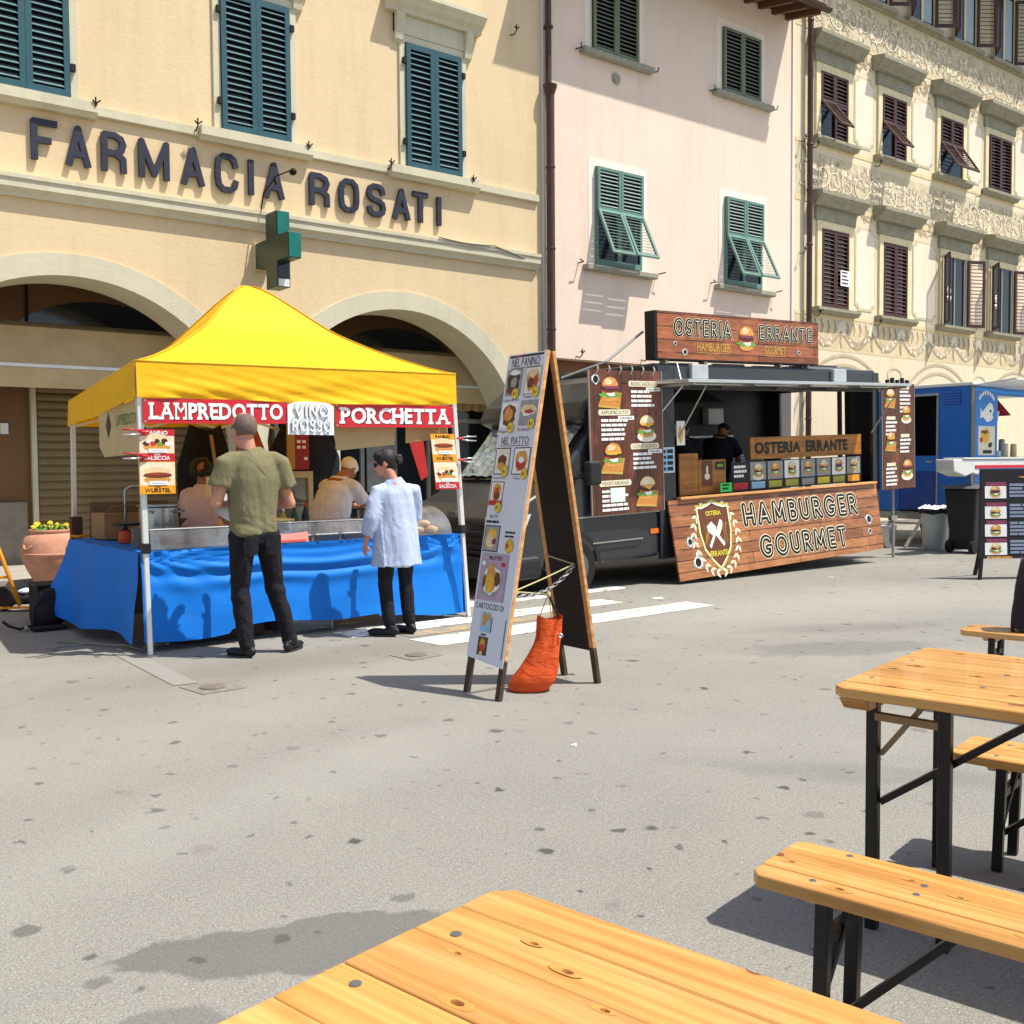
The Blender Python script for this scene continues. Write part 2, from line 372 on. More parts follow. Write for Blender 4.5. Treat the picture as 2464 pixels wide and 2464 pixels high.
# ================================================================== GROUND
def asphalt():
    b = newmat('asphalt')
    v = b.coord('Object')
    big = b.noise(v, .35, 4, .6, .6); mid = b.noise(v, 2.3, 5, .65, .4); fine = b.noise(v, 46, 3, .7); grit = b.noise(v, 130, 2, .7)
    col = b.ramp(big, [(.30, (.212, .202, .176)), (.50, (.246, .234, .203)), (.70, (.285, .271, .232))])
    col = b.mix(b.rampv(mid, .40, .70, 0, .42), col, (.190, .181, .158))
    col = b.mix(b.rampv(fine, .40, .72, 0, .5), col, (.35, .338, .298))
    col = b.mix(b.rampv(grit, .30, .45, .75, 0), col, (.085, .083, .076))
    col = b.mix(b.rampv(grit, .58, .70, 0, .75), col, (.50, .49, .455))
    # trodden gum and small marks
    wob = b.n('VectorMath', operation='MULTIPLY_ADD'); nz = b.n('TexNoise'); nz.inputs['Scale'].default_value = 14
    b.l(v, nz.inputs['Vector']); b.l(nz.outputs['Color'], wob.inputs[0]); wob.inputs[1].default_value = (.09, .09, 0); b.l(v, wob.inputs[2])
    def spots(scale, rad, share, seed):
        mp = b.n('Mapping'); mp.inputs['Location'].default_value = (seed, seed * .7, 0); mp.inputs['Scale'].default_value = (1, 1, 0); b.l(wob.outputs[0], mp.inputs[0])
        vo = b.n('TexVoronoi', voronoi_dimensions='2D'); vo.inputs['Scale'].default_value = scale; b.l(mp.outputs[0], vo.inputs['Vector'])
        sp = b.n('SeparateColor'); b.l(vo.outputs['Color'], sp.inputs[0])
        r = b.math('MULTIPLY', sp.outputs[1], rad * scale)
        return b.math('MULTIPLY', b.rampv(b.math('SUBTRACT', vo.outputs['Distance'], r), .018, -.018), b.math('MULTIPLY', b.math('LESS_THAN', sp.outputs[0], share), b.rampv(sp.outputs[2], 0, 1, .35, 1.)))
    col = b.mix(b.math('MULTIPLY', spots(2.1, .040, .75, 3.1), 1.), col, (.062, .058, .055))
    col = b.mix(b.math('MULTIPLY', spots(4.2, .022, .8, 8.7), 1.), col, (.085, .08, .075))
    col = b.mix(b.math('MULTIPLY', spots(1.0, .05, .4, 21.7), .35), col, (.11, .10, .09))
    # wet or oily patches with outlines of their own
    na = b.math('SUBTRACT', b.noise(v, 3.2, 5, .6), .5); nb_ = b.math('SUBTRACT', b.noise(v, 1.25, 3, .6), .5)
    def blot(cx, cy, rx, ry, ang, amt, c, soft=.12, nn=None, namt=.75):
        mp = b.n('Mapping', vector_type='TEXTURE'); mp.inputs['Location'].default_value = (cx, cy, 0); mp.inputs['Rotation'].default_value = (0, 0, ang); mp.inputs['Scale'].default_value = (rx, ry, 1)
        b.l(v, mp.inputs[0]); ln = b.n('VectorMath', operation='LENGTH'); b.l(mp.outputs[0], ln.inputs[0])
        d = b.math('ADD', ln.outputs['Value'], b.math('MULTIPLY', nn or na, namt * 2))
        return b.rampv(d, 1 + soft, 1 - soft, 0, amt), c
    for args in ((1.36, 2.82, .52, .16, -.36, .62, (.10, .097, .088), .05, na, .8), (.86, 2.60, .16, .10, -.3, .5, (.11, .105, .098)),
                 (6.9, 4.75, .75, .32, -.5, .40, (.12, .115, .105), .15), (7.8, 5.3, .8, .2, -.5, .3, (.13, .12, .11), .3),
                 (3.6, 6.95, 1.6, .35, .02, .42, (.17, .135, .10), .5), (2.2, 4.3, 1.7, .32, .3, .18, (.40, .39, .35), .6, nb_),
                 (4.2, 3.6, 2.2, .5, -.55, .14, (.37, .355, .32), .7, nb_), (2.0, 5.6, 2.4, .5, .1, .2, (.40, .38, .33), .7, nb_), (9.5, 6.2, 3.2, .9, -.2, .35, (.40, .385, .335), .7, nb_), (4.3, 2.6, .9, .14, -.9, .3, (.13, .125, .115), .4, na)):
        f, c = blot(*args); col = b.mix(f, col, c)
    h = b.math('ADD', b.math('MULTIPLY', fine, .6), grit)
    b.pbr(col, .82, 0, b.bump(h, .55, .006), .3)
    return b.m
M_ASPH = asphalt()
gm = MB()
def gz(x, y): return 0.
gm.poly([(-60, -40, 0), (90, -40, 0), (90, 60, 0), (-60, 60, 0)])
tag(gm.build('ground', M_ASPH), kind='structure')

def paint(name, col, wear, base=(.25, .24, .21)):
    b = newmat(name); v = b.coord('Object')
    n1 = b.noise(v, 7, 6, .7, .5); n2 = b.noise(v, 55, 4, .7)
    f = b.rampv(b.math('ADD', n1, b.math('MULTIPLY', n2, .5)), wear, wear + .14)
    b.pbr(b.mix(f, lin(col), base), .75, 0, b.bump(n2, .3, .004), .3); return b.m
M_WPAINT = paint('worn_white_road_paint', 'EDE9D8', .74)
M_YPAINT = paint('worn_yellow_road_paint', 'B79A62', .66)
M_BPAINT = paint('faded_blue_road_paint', '9DB0BC', .44, (.27, .258, .23))
def strip(name, m, pts, z=.004):
    mb = MB(); mb.poly([(x, y, z) for x, y in pts]); return tag(mb.build(name, m), kind='structure')
strip('crossing_stripe', M_WPAINT, [(4.58, 6.83), (8.01, 6.97), (8.02, 7.36), (4.53, 7.24)])
strip('crossing_stripe', M_WPAINT, [(4.2, 7.62), (7.49, 7.75), (7.48, 8.10), (4.2, 7.97)])
strip('crossing_stripe', M_YPAINT, [(4.6, 7.33), (6.6, 7.44), (6.6, 7.62), (4.6, 7.53)])
strip('crossing_stripe', M_WPAINT, [(5.7, 8.5), (8.4, 8.6), (8.4, 8.93), (5.7, 8.83)])
strip('parking_line', M_BPAINT, [(2.36, 6.72), (2.52, 6.70), (2.56, 8.2), (2.40, 8.2)])

# raised pavement with a stone kerb along the houses
M_KERB = mat('kerb_stone', '9A958A', .85, 0, .18, 6, .4, 60)
M_PAVE = mat('pavement_slabs', 'A39D90', .85, 0, .15, 3, .35, 50)
mb = MB(); mb.box(-20, 60, 13.42, 16.2, -.05, .11); tag(mb.build('pavement', M_PAVE), kind='structure')
kr = MB(); kr.box(-20, -19, 13.24, 13.418, -.05, .12)
kme = None
kp = tag(bpy.data.objects.new('kerb', None), kind='structure'); COL.objects.link(kp); ORG['kerb'] = Vector((0, 0, 0))
k1 = MB(); k1.box(0, .992, 0, .178, 0, .17); kme = k1.mesh('kerb_stone', M_KERB)
for i in range(46):
    inst('kerb_stone', kme, kp, (-12 + i, 13.24, -.05))

# cast-iron covers let into the asphalt
M_IRON = mat('cast_iron_cover', '837B6F', .85, 0, .2, 14, .6, 40)
def manhole(c, ux, uy, label):
    t = thing('manhole_cover', label, 'manhole cover', (c[0], c[1], 0), 'covers in the asphalt')
    c = Vector((c[0], c[1], 0)); ux = Vector((*ux, 0)); uy = Vector((*uy, 0))
    mb = MB()
    q = [c - ux - uy, c + ux - uy, c + ux + uy, c - ux + uy]
    mb.prism([p + Vector((0, 0, .001)) for p in q], (0, 0, .004)); mb.build('frame', M_IRON, t)
    mb = MB(); mb.lathe([(.085, .004), (.085, .011), (.07, .013), (.03, .013)], (c.x, c.y, 0), 20); mb.build('lid', mat('cover_lid', '776F64', .8, .2, .2, 20), t)
manhole((2.54, 6.5), (.15, .01), (-.02, .16), 'small square drain cover in the asphalt left of the menu board shadow')
manhole((4.19, 6.61), (.15, .02), (-.01, .15), 'small square drain cover in the asphalt behind the standing woman')

# ================================================================== HOUSES
WY = 14.0
M_OCHRE = plaster('ochre_plaster', 'E4CCA4', 'C9AE82')
M_STONE = plaster('grey_beige_stone_trim', 'D6CFB4', 'A9A288', .08, .2)
M_PINK = plaster('pale_pink_plaster', 'F3DCC8', 'DBC0A8', .05)
M_CREAM = plaster('cream_plaster', 'EFDFBE', 'D2BE96', .07)
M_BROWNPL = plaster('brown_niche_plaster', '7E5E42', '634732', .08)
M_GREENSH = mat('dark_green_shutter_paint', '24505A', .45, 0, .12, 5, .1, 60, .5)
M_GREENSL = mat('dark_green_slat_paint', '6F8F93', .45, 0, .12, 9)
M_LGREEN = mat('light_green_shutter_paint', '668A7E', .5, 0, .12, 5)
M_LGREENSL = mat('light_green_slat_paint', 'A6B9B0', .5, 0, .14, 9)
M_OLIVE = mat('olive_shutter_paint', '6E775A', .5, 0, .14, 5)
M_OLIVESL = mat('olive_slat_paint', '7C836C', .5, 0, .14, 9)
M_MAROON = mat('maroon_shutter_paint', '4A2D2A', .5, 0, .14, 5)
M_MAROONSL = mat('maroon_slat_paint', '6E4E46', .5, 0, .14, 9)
M_DARKWIN = mat('dark_window_glass', '14171B', .12, 0, .3, 2, spec=.6)
M_PIPE = mat('brown_copper_downpipe', '5A433C', .45, .5, .2, 4)
M_IRONB = mat('wrought_iron', '2A2522', .6, .6, .2, 20)

_SLAT = {}
def slat_mesh(w, m, d=.045, th=.009, ang=38):
    k = (round(w, 3), m.name, d, ang)
    if k not in _SLAT:
        mb = MB(); a = R(ang); c, s_ = math.cos(a), math.sin(a)
        prof = [(-d / 2, -th / 2), (d / 2, -th / 2), (d / 2, th / 2), (-d / 2, th / 2)]
        pr = [(p[0] * c - p[1] * s_, p[0] * s_ + p[1] * c) for p in prof]
        mb.prism([(0, y, z) for y, z in pr], (w, 0, 0)); _SLAT[k] = mb.mesh('slat', m)
    return _SLAT[k]
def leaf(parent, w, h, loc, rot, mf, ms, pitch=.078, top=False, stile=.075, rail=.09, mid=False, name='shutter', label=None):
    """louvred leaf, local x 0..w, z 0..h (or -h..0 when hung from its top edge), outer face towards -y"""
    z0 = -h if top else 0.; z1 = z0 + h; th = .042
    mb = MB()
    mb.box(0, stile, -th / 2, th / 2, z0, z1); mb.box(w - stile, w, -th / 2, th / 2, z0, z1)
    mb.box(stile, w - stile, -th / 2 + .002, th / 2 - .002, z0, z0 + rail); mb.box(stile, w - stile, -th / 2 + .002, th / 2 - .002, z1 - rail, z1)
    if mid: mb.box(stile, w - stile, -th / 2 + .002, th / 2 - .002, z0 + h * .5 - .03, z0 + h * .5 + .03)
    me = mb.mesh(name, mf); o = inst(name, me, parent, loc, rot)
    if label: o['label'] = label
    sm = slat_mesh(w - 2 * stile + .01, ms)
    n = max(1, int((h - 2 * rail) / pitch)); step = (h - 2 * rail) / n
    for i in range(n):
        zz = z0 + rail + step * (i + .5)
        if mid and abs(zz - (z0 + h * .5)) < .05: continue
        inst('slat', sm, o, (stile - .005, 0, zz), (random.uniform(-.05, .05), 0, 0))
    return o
def wall_with_arches(name, m, parent, x0, x1, z0, z1, y, th, arches):
    """front sheet, with round-headed openings (cx, cz, r)"""
    mb = MB(); cur = x0
    def panel(a, b2, za, zb): mb.poly([(a, y, za), (b2, y, za), (b2, y, zb), (a, y, zb)])
    for cx, cz, r in arches:
        panel(cur, cx - r, z0, z1)
        n = 40; P = []
        for i in range(n + 1):
            a = math.pi - math.pi * i / n; P.append((cx + r * math.cos(a), cz + r * math.sin(a)))
        for i in range(n):
            (ax, az), (bx, bz) = P[i], P[i + 1]
            mb.poly([(ax, y, az), (bx, y, bz), (bx, y, z1), (ax, y, z1)])
        cur = cx + r
    panel(cur, x1, z0, z1)
    return mb.build(name, m, parent)
def arch_band(mb, cx, cz, r0, r1, y0, y1, z0, n=48):
    """flat stone surround standing proud of the wall, with a reveal going back to y1"""
    prof = []
    for i in range(n + 1):
        a = math.pi - math.pi * i / n; prof.append((math.cos(a), math.sin(a)))
    def ring(r, y): return [(cx - r, y, z0)] + [(cx + r * c, y, cz + r * s_) for c, s_ in prof] + [(cx + r, y, z0)]
    A, B, C, D = ring(r0, y0), ring(r1, y0), ring(r1, y0 + .05), ring(r0, y1)
    k = len(A)
    mb.add(A + B + C + D, [(i, i + 1, k + i + 1, k + i) for i in range(k - 1)] + [(k + i, k + i + 1, 2 * k + i + 1, 2 * k + i) for i in range(k - 1)] + [(3 * k + i, 3 * k + i + 1, i + 1, i) for i in range(k - 1)])
def moulding(mb, x0, x1, prof):
    """profile (out, z) pairs swept along x; out is measured towards the street from the wall"""
    pts = [(x0, WY - o, z) for o, z in prof]; mb.prism(pts, (x1 - x0, 0, 0))

# ---------------------------------------------------------- ochre house with the chemist's
hA = thing('ochre_house', 'ochre plastered house with arches and dark letters FARMACIA ROSATI', 'building', (4, WY, 0))
ARCH = [(-1.28, 1.55, 2.37), (3.72, 1.55, 2.37), (8.71, 1.55, 2.37)]
XA0, XA1 = -7.0, 11.56
w_ = wall_with_arches('wall', M_OCHRE, hA, XA0, XA1, 0, 11.6, WY, .6, ARCH)
for i, (cx, cz, r) in enumerate(ARCH):
    mb = MB(); arch_band(mb, cx, cz, r - .002, r + .28, WY - .022 - .004 * (i % 2), WY + .74, 0); mb.build('arch_surround', M_STONE, hA, auto=30)
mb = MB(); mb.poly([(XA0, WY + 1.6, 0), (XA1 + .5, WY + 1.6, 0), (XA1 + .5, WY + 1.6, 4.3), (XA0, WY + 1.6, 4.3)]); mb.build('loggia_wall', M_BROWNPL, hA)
mb = MB(); moulding(mb, XA0, XA1 - .12, [(0, 4.83), (.05, 4.83), (.07, 4.88), (.12, 4.93), (.12, 5.03), (.14, 5.04), (.14, 5.09), (0, 5.09)]); mb.build('cornice_band', M_STONE, hA, fixn=True)
mb = MB(); moulding(mb, XA0, XA1 - .1, [(0, 5.995), (.045, 5.995), (.06, 6.01), (.06, 6.12), (0, 6.125)]); mb.build('string_course', M_STONE, hA, fixn=True)
LW = [(2.70, 3.75), (5.757, 6.80), (8.78, 9.84)]
LW0 = [(-.36, .69)] + LW
for (a, b2) in LW0:
    mb = MB(); moulding(mb, a - .34, b2 + .30, [(0, 5.95), (.10, 5.95), (.12, 5.98), (.16, 6.01), (.16, 6.135), (0, 6.14)]); mb.build('window_sill', M_STONE, hA, fixn=True)
    mb = MB()
    for (p, q, r_, s_) in ((a - .11, a - .002, 6.141, 8.20), (b2 + .002, b2 + .11, 6.141, 8.20)): mb.box(p, q, WY - .035, WY + .01, r_, s_)
    mb.box(a - .11, b2 + .11, WY - .037, WY + .01, 8.09, 8.201); mb.build('window_surround', M_STONE, hA, bevel=.006)
    mb = MB(); mb.box(a - .002, b2 + .002, WY - .006, WY - .002, 6.14, 8.092); mb.build('window', M_DARKWIN, hA)
    # hood on two brackets
    mb = MB(); mb.box(a - .20, b2 + .20, WY - .05, WY + .01, 8.203, 8.50)
    mb.build('frieze_block', M_STONE, hA, bevel=.005)
    mb = MB(); moulding(mb, a - .36, b2 + .36, [(0, 8.501), (.12, 8.501), (.14, 8.56), (.22, 8.62), (.24, 8.66), (.30, 8.72), (.30, 8.78), (0, 8.84)]); mb.build('hood', M_STONE, hA, fixn=True)
    for xx in (a - .20, b2 + .06):
        mb = MB(); mb.prism([(xx, WY - .001, 8.05), (xx, WY - .07, 8.10), (xx, WY - .10, 8.25), (xx, WY - .14, 8.44), (xx, WY - .14, 8.50), (xx, WY - .001, 8.50)], (.14, 0, 0)); mb.build('bracket', M_STONE, hA, fixn=True)
    wl = (b2 - a) / 2
    for k in range(2):
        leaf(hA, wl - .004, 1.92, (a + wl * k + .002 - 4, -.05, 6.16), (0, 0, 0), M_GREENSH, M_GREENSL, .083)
    for zz in (6.5, 7.75):
        for xx in (a - .03, b2 + .03):
            mb = MB(); mb.box(xx - .03, xx + .03, WY - .085, WY - .03, zz, zz + .09); mb.build('hinge', M_IRONB, hA)
# letters of the shop sign, each one a piece of its own
M_LETTER = mat('dark_blue_grey_letters', '2B2D3C', .5, 0, .25, 12)
def islands(vs, fs):
    par = list(range(len(vs)))
    def find(i):
        while par[i] != i: par[i] = par[par[i]]; i = par[i]
        return i
    for f in fs:
        for i in f[1:]: par[find(i)] = find(f[0])
    grp = {}
    for f in fs: grp.setdefault(find(f[0]), []).append(f)
    return grp.values()
GL = {'F': [[(0, 0), (0, 1), (1, 1)], [(0, .52), (.72, .52)]], 'A': [[(0, 0), (.5, 1), (1, 0)], [(.2, .30), (.8, .30)]], 'R': [[(0, 0), (0, 1)], [(0, 1), (.55, 1), (.88, .92), (1, .76), (.88, .58), (.55, .50), (0, .50)], [(.60, .50), (.98, .36), (1, 0)]],
      'M': [[(0, 0), (0, 1), (.5, .10), (1, 1), (1, 0)]], 'C': [[(1, .72), (.92, .90), (.70, 1), (.30, 1), (.06, .88), (0, .66), (0, .34), (.06, .12), (.30, 0), (.70, 0), (.92, .10), (1, .28)]], 'I': [[(0, 0), (0, 1)]],
      'O': [[(.30, 0), (.70, 0), (.94, .12), (1, .34), (1, .66), (.94, .88), (.70, 1), (.30, 1), (.06, .88), (0, .66), (0, .34), (.06, .12), (.30, 0)]], 'S': [[(.98, .76), (.90, .92), (.68, 1), (.32, 1), (.08, .92), (0, .74), (.08, .60), (.30, .53), (.70, .47), (.92, .40), (1, .24), (.92, .08), (.68, 0), (.32, 0), (.08, .08), (.02, .24)]], 'T': [[(0, 1), (1, 1)], [(.5, 1), (.5, 0)]]}
def wall_letter(ch, x0, x1, z0, z1, sw=.078):
    mb = MB(); k = 0.; hw = sw / 2; W_ = max(.0001, x1 - x0 - sw); H_ = z1 - z0 - sw
    for st in GL[ch]:
        P = [(x0 + hw + a * W_, z0 + hw + c * H_) for a, c in st]
        for (ax, az), (bx, bz) in zip(P, P[1:]):
            l = math.hypot(bx - ax, bz - az); dx, dz = (bx - ax) / l * hw, (bz - az) / l * hw; k += .00025
            mb.prism([(ax - dz - dx * .35, WY - .062 - k, az + dx - dz * .35), (ax + dz - dx * .35, WY - .062 - k, az - dx - dz * .35), (bx + dz + dx * .35, WY - .062 - k, bz - dx + dz * .35), (bx - dz + dx * .35, WY - .062 - k, bz + dx + dz * .35)], (0, .048, 0))
        for (ax, az) in P[1:-1]:
            k += .00025; mb.prism([(ax + hw * math.cos(t), WY - .062 - k, az + hw * math.sin(t)) for t in [2 * math.pi * i / 10 for i in range(10)]], (0, .048, 0))
    mb.build('letter', M_LETTER, hA, fixn=True)
LETTERS = [('F', 3.26, 3.6), ('A', 3.67, 3.98), ('R', 4.11, 4.43), ('M', 4.59, 5.0), ('A', 5.16, 5.49), ('C', 5.64, 5.98), ('I', 6.13, 6.218), ('A', 6.36, 6.68), ('R', 7.08, 7.41), ('O', 7.57, 7.91), ('S', 8.05, 8.38), ('A', 8.51, 8.83), ('T', 8.86, 9.19), ('I', 9.34, 9.428)]
for ch, x0, x1 in LETTERS: wall_letter(ch, x0, x1, 5.295, 5.835 if x0 < 7 else 5.80)
# iron torch hooks on the string course
def hook(par, x, z, y=WY):
    mb = MB(); mb.tube([(x, y, z - .02), (x, y - .10, z - .05), (x, y - .17, z), (x, y - .17, z + .10)], .011, 6)
    mb.tube([(x - .04, y - .17, z + .06), (x, y - .17, z + .02), (x + .06, y - .17, z + .07)], .012, 6); mb.build('iron_hook', M_IRONB, par)
for x, z in ((4.02, 6.10), (5.36, 6.10), (7.02, 6.10), (8.42, 6.10), (9.98, 6.10), (10.9, 8.75)): hook(hA, x, z)
mb = MB(); mb.tube([(6.30, WY - .06, 5.08), (6.33, WY - .1, 5.35), (6.42, WY - .32, 5.56), (6.52, WY - .55, 5.60)], .010, 6); mb.ell((6.55, WY - .60, 5.58), .05, .07, .05, 8, 6); mb.build('spotlight', M_IRONB, hA, smooth=True)
# deep loggia behind the arches: awning boxes, roller shutter, shop front
M_FASCIA = mat('beige_awning_cloth', 'C9B083', .8, 0, .1, 3, .2, 30)
M_WHITEMET = mat('white_enamelled_metal', 'E4E4E2', .35, .1, .05, 6)
M_ROLL = mat('brown_roller_shutter', '7D6A48', .55, .1, .14, 3)
NY = WY + 1.60
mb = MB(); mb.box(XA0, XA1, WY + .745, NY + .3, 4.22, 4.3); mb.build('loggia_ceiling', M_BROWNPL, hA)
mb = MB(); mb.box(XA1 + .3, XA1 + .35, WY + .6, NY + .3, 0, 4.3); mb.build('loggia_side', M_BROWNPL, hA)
for x0, x1 in ((-3.9, 1.1), (1.25, 6.35), (6.45, 11.5)):
    mb = MB(); moulding(mb, x0, x1, [(-1.55, 3.50), (-.98, 3.36), (-.80, 2.84), (-.83, 2.84), (-1.0, 3.31), (-1.55, 3.45)]); mb.build('awning', M_FASCIA, hA, fixn=True)
    mb = MB(); moulding(mb, x0, x1, [(-.81, 2.53), (-.78, 2.53), (-.78, 2.795), (-.81, 2.795)]); mb.build('awning_valance', M_FASCIA, hA, fixn=True)
    mb = MB(); mb.box(x0, x1, WY + .77, WY + .82, 2.80, 2.845); mb.build('awning_rail', M_WHITEMET, hA)
for cx in (4.55, 9.55):
    mb = MB(); mb.poly([(cx + 1.35 * math.cos(a), NY - .006, 3.06 + .80 * math.sin(a)) for a in [math.pi - math.pi * i / 24 for i in range(25)]][::-1]); mb.build('lunette_window', M_DARKWIN, hA)
mb = MB(); mb.tube([(3.52, NY - .03, 3.2), (3.52, NY - .03, 4.2)], .02, 6); mb.build('cable', M_IRONB, hA)
rs = MB(); prof = [(0, .0), (.022, .02), (.03, .05), (.026, .085), (.006, .112), (0, .114)]
rs.add([(x, -o, z) for x in (0, 3.16) for o, z in prof], [(i, 6 + i, 7 + i, i + 1) for i in range(5)]); rme = rs.mesh('slat', M_ROLL)
bm = bmesh.new(); bm.from_mesh(rme); bmesh.ops.recalc_face_normals(bm, faces=bm.faces); bmesh.ops.reverse_faces(bm, faces=[f for f in bm.faces if f.normal.y > 0]); bm.to_mesh(rme); bm.free()
mb = MB(); mb.box(3.60, 6.78, NY - .04, NY - .004, .11, 3.0); rsh = mb.build('roller_shutter', M_ROLL, hA)
for i in range(25): inst('slat', rme, rsh, (3.61 - 4, NY - WY - .042, .12 + i * .114))
for xx in (3.56, 6.82):
    mb = MB(); mb.box(xx - .035, xx + .035, NY - .09, NY - .003, .11, 3.0); mb.build('shutter_guide', M_STONE, hA)
mb = MB(); mb.box(2.1, 3.45, NY - .06, NY - .003, .11, .98); mb.build('plinth', mat('grey_plinth', '857E72', .85, 0, .15, 5), hA)
mb = MB(); mb.tube([(9.3 + .22 * i, WY - .15, 5.11 - .03 * math.sin(math.pi * i / 5)) for i in range(6)] + [(11.0, WY - .13, 5.0), (11.5, WY - .03, 4.86)], .012, 6); mb.build('facade_cable', mat('grey_cable', '8A8474', .6), hA)
mb = MB(); mb.box(3.14, 3.24, NY - .03, NY - .003, 1.93, 2.08); mb.build('bell_plate', M_WHITEMET, hA)
mb = MB(); mb.box(5.22, 5.42, NY - .095, NY - .08, 2.08, 2.24); hn = mb.build('house_number_plate', M_WHITEMET, hA)
text('number', '21', (5.27, NY - .098, 2.12), (1, 0, 0), (0, 0, 1), .10, .085, mat('ink', '1B1B1E', .5), hn)
M_GLASSD = mat('dark_shop_glass', '22282A', .08, 0, .3, 1.5, spec=.6)
M_GREYMET = mat('grey_aluminium', 'A7A7A0', .4, .6, .1, 5)
mb = MB(); mb.box(7.2, 11.8, NY - .12, NY - .06, .3, 2.78); mb.build('shop_glass', M_GLASSD, hA)
mb = MB()
for xx in (7.18, 8.75, 10.1, 11.7): mb.box(xx - .035, xx + .035, NY - .17, NY - .05, .11, 2.82)
mb.box(7.15, 11.7, NY - .165, NY - .055, 2.22, 2.30); mb.build('shop_frame', M_GREYMET, hA, bevel=.005)
mb = MB(); mb.grid(lambda u, v: (6.9 + 4.7 * u, NY - .30 + .015 * math.sin(u * 160), 2.56 - v * (.10 + .035 * abs(math.sin(u * 40)))), 160, 2); mb.build('scalloped_valance', M_FASCIA, hA)
mb = MB(); mb.box(10.35, 10.98, NY - .14, NY - .122, 1.0, 2.0); mb.build('poster', mat('grey_poster', '4E5558', .6, 0, .4, 6), hA)
mb = MB(); mb.box(8.85, 9.45, NY - .145, NY - .122, 1.0, 2.15); mb.build('notice', mat('pale_notice', '8D8E8A', .6, 0, .2, 8), hA)
# eaves high above the picture keep the upper wall in its own light
mb = MB(); mb.box(XA0, XA1 - .02, WY - .75, WY + .5, 11.62, 11.8); mb.build('eaves', mat('eaves_wood', '4A3629', .8, 0, .2, 8), hA)
# downpipe between the houses
mb = MB(); mb.tube([(11.66, WY - .09, 11.5), (11.66, WY - .09, 8.0)], .055, 12); mb.lathe([(.055, 7.75), (.075, 7.85), (.12, 7.98), (.13, 8.02)], (11.66, WY - .13, 0), 14)
mb.tube([(11.66, WY - .13, 7.85), (11.66, WY - .13, .2)], .075, 12)
for z in (10.2, 9.0, 6.6, 5.2, 3.8, 2.2): mb.lathe([(.082, z), (.088, z + .02), (.082, z + .04)], (11.66, WY - .13 if z < 8 else WY - .09, 0), 12)
mb.build('downpipe', M_PIPE, hA, auto=40)

# ---------------------------------------------------------- green cross of the chemist's
cr = thing('pharmacy_cross', 'green pharmacy cross sign projecting from the ochre wall', 'sign', (6.3, 13.4, 4.45))
a_, t_ = .52, .175
cpts = [(-t_, -a_), (t_, -a_), (t_, -t_), (a_, -t_), (a_, t_), (t_, t_), (t_, a_), (-t_, a_), (-t_, t_), (-a_, t_), (-a_, -t_), (-t_, -t_)]
mb = MB(); mb.prism([(6.20, 13.4 + y, 4.45 + z) for y, z in cpts], (.20, 0, 0)); mb.build('casing', mat('dark_green_casing', '3A4A34', .4, .2, .1, 6), cr, bevel=.008, fixn=True)
M_TEAL = mat('teal_cross_edge', '0F6F66', .35, 0, .15, 5)
for (z0, z1, yy) in ((4.45 + t_ + .02, 4.45 + a_ - .01, 13.4 - t_), (4.45 - t_ + .01, 4.45 + t_ - .01, 13.4 - a_), (4.45 - a_ + .13, 4.45 - t_ - .02, 13.4 - t_)):
    mb = MB(); mb.box(6.215, 6.385, yy - .012, yy - .001, z0, z1); mb.build('edge_panel', M_TEAL if z0 > 4.2 else M_DARKWIN, cr)
mb = MB(); mb.box(6.22, 6.38, 13.4 - t_ - .012, 13.4 - t_ - .001, 4.45 - a_ + .01, 4.45 - a_ + .11); mb.build('white_label', M_WHITEMET, cr)
mb = MB(); mb.box(6.19, 6.41, 13.4 + a_ + .001, 13.998, 4.26, 4.64); mb.build('wall_bracket', mat('beige_bracket', 'C8BE9C', .6), cr, bevel=.006)
# ---------------------------------------------------------- pale pink house
hB = thing('pink_house', 'narrow pale pink house with light green shutters behind the burger truck', 'building', (15, WY, 0))
XB0, XB1 = 11.70, 18.60
mb = MB(); mb.poly([(XB0, WY, 3.35), (XB1, WY, 3.35), (XB1, WY, 11.2), (XB0, WY, 11.2)]); mb.poly([(XB0, WY, 3.35), (XB0, WY + .5, 3.35), (XB1, WY + .5, 3.35), (XB1, WY, 3.35)]); mb.build('wall', M_PINK, hB)
mb = MB(); mb.box(XB0 - .10, XB0 - .002, WY - .012, WY + .3, 3.3, 11.2); mb.build('corner_strip', plaster('white_plaster_edge', 'F3E6D8', 'D8C6B4'), hB)
mb = MB(); mb.box(XB1 - .06, XB1 + .02, WY - .03, WY + .3, 0, 11.2); mb.build('corner_strip', MATS['white_plaster_edge'], hB)
M_SHOPB = mat('brown_shop_front', '7A4E32', .6, 0, .2, 3)
mb = MB(); mb.box(XB0, XB1, WY + .50, WY + .55, 0, 3.35); mb.build('shop_front', M_SHOPB, hB)
mb = MB(); mb.box(XB0, XB1 - .1, WY + .28, WY + .32, 3.12, 3.345); mb.build('shop_fascia', mat('brown_fascia_board', '8A5A3C', .6, 0, .15, 3), hB)
for x0, x1, n_ in ((11.75, 14.6, 1), (14.9, 18.3, 2)):
    mb = MB(); mb.box(x0, x1, WY + .45, WY + .497, .3, 2.9); mb.build('shop_window', M_GLASSD, hB)
M_GREYSILL = mat('grey_stone_sill', '9C9888', .8, 0, .15, 8, .3, 50)
M_LIGHTPL = plaster('lighter_plaster_patch', 'FDEEDD', 'EBD3BC', .05)
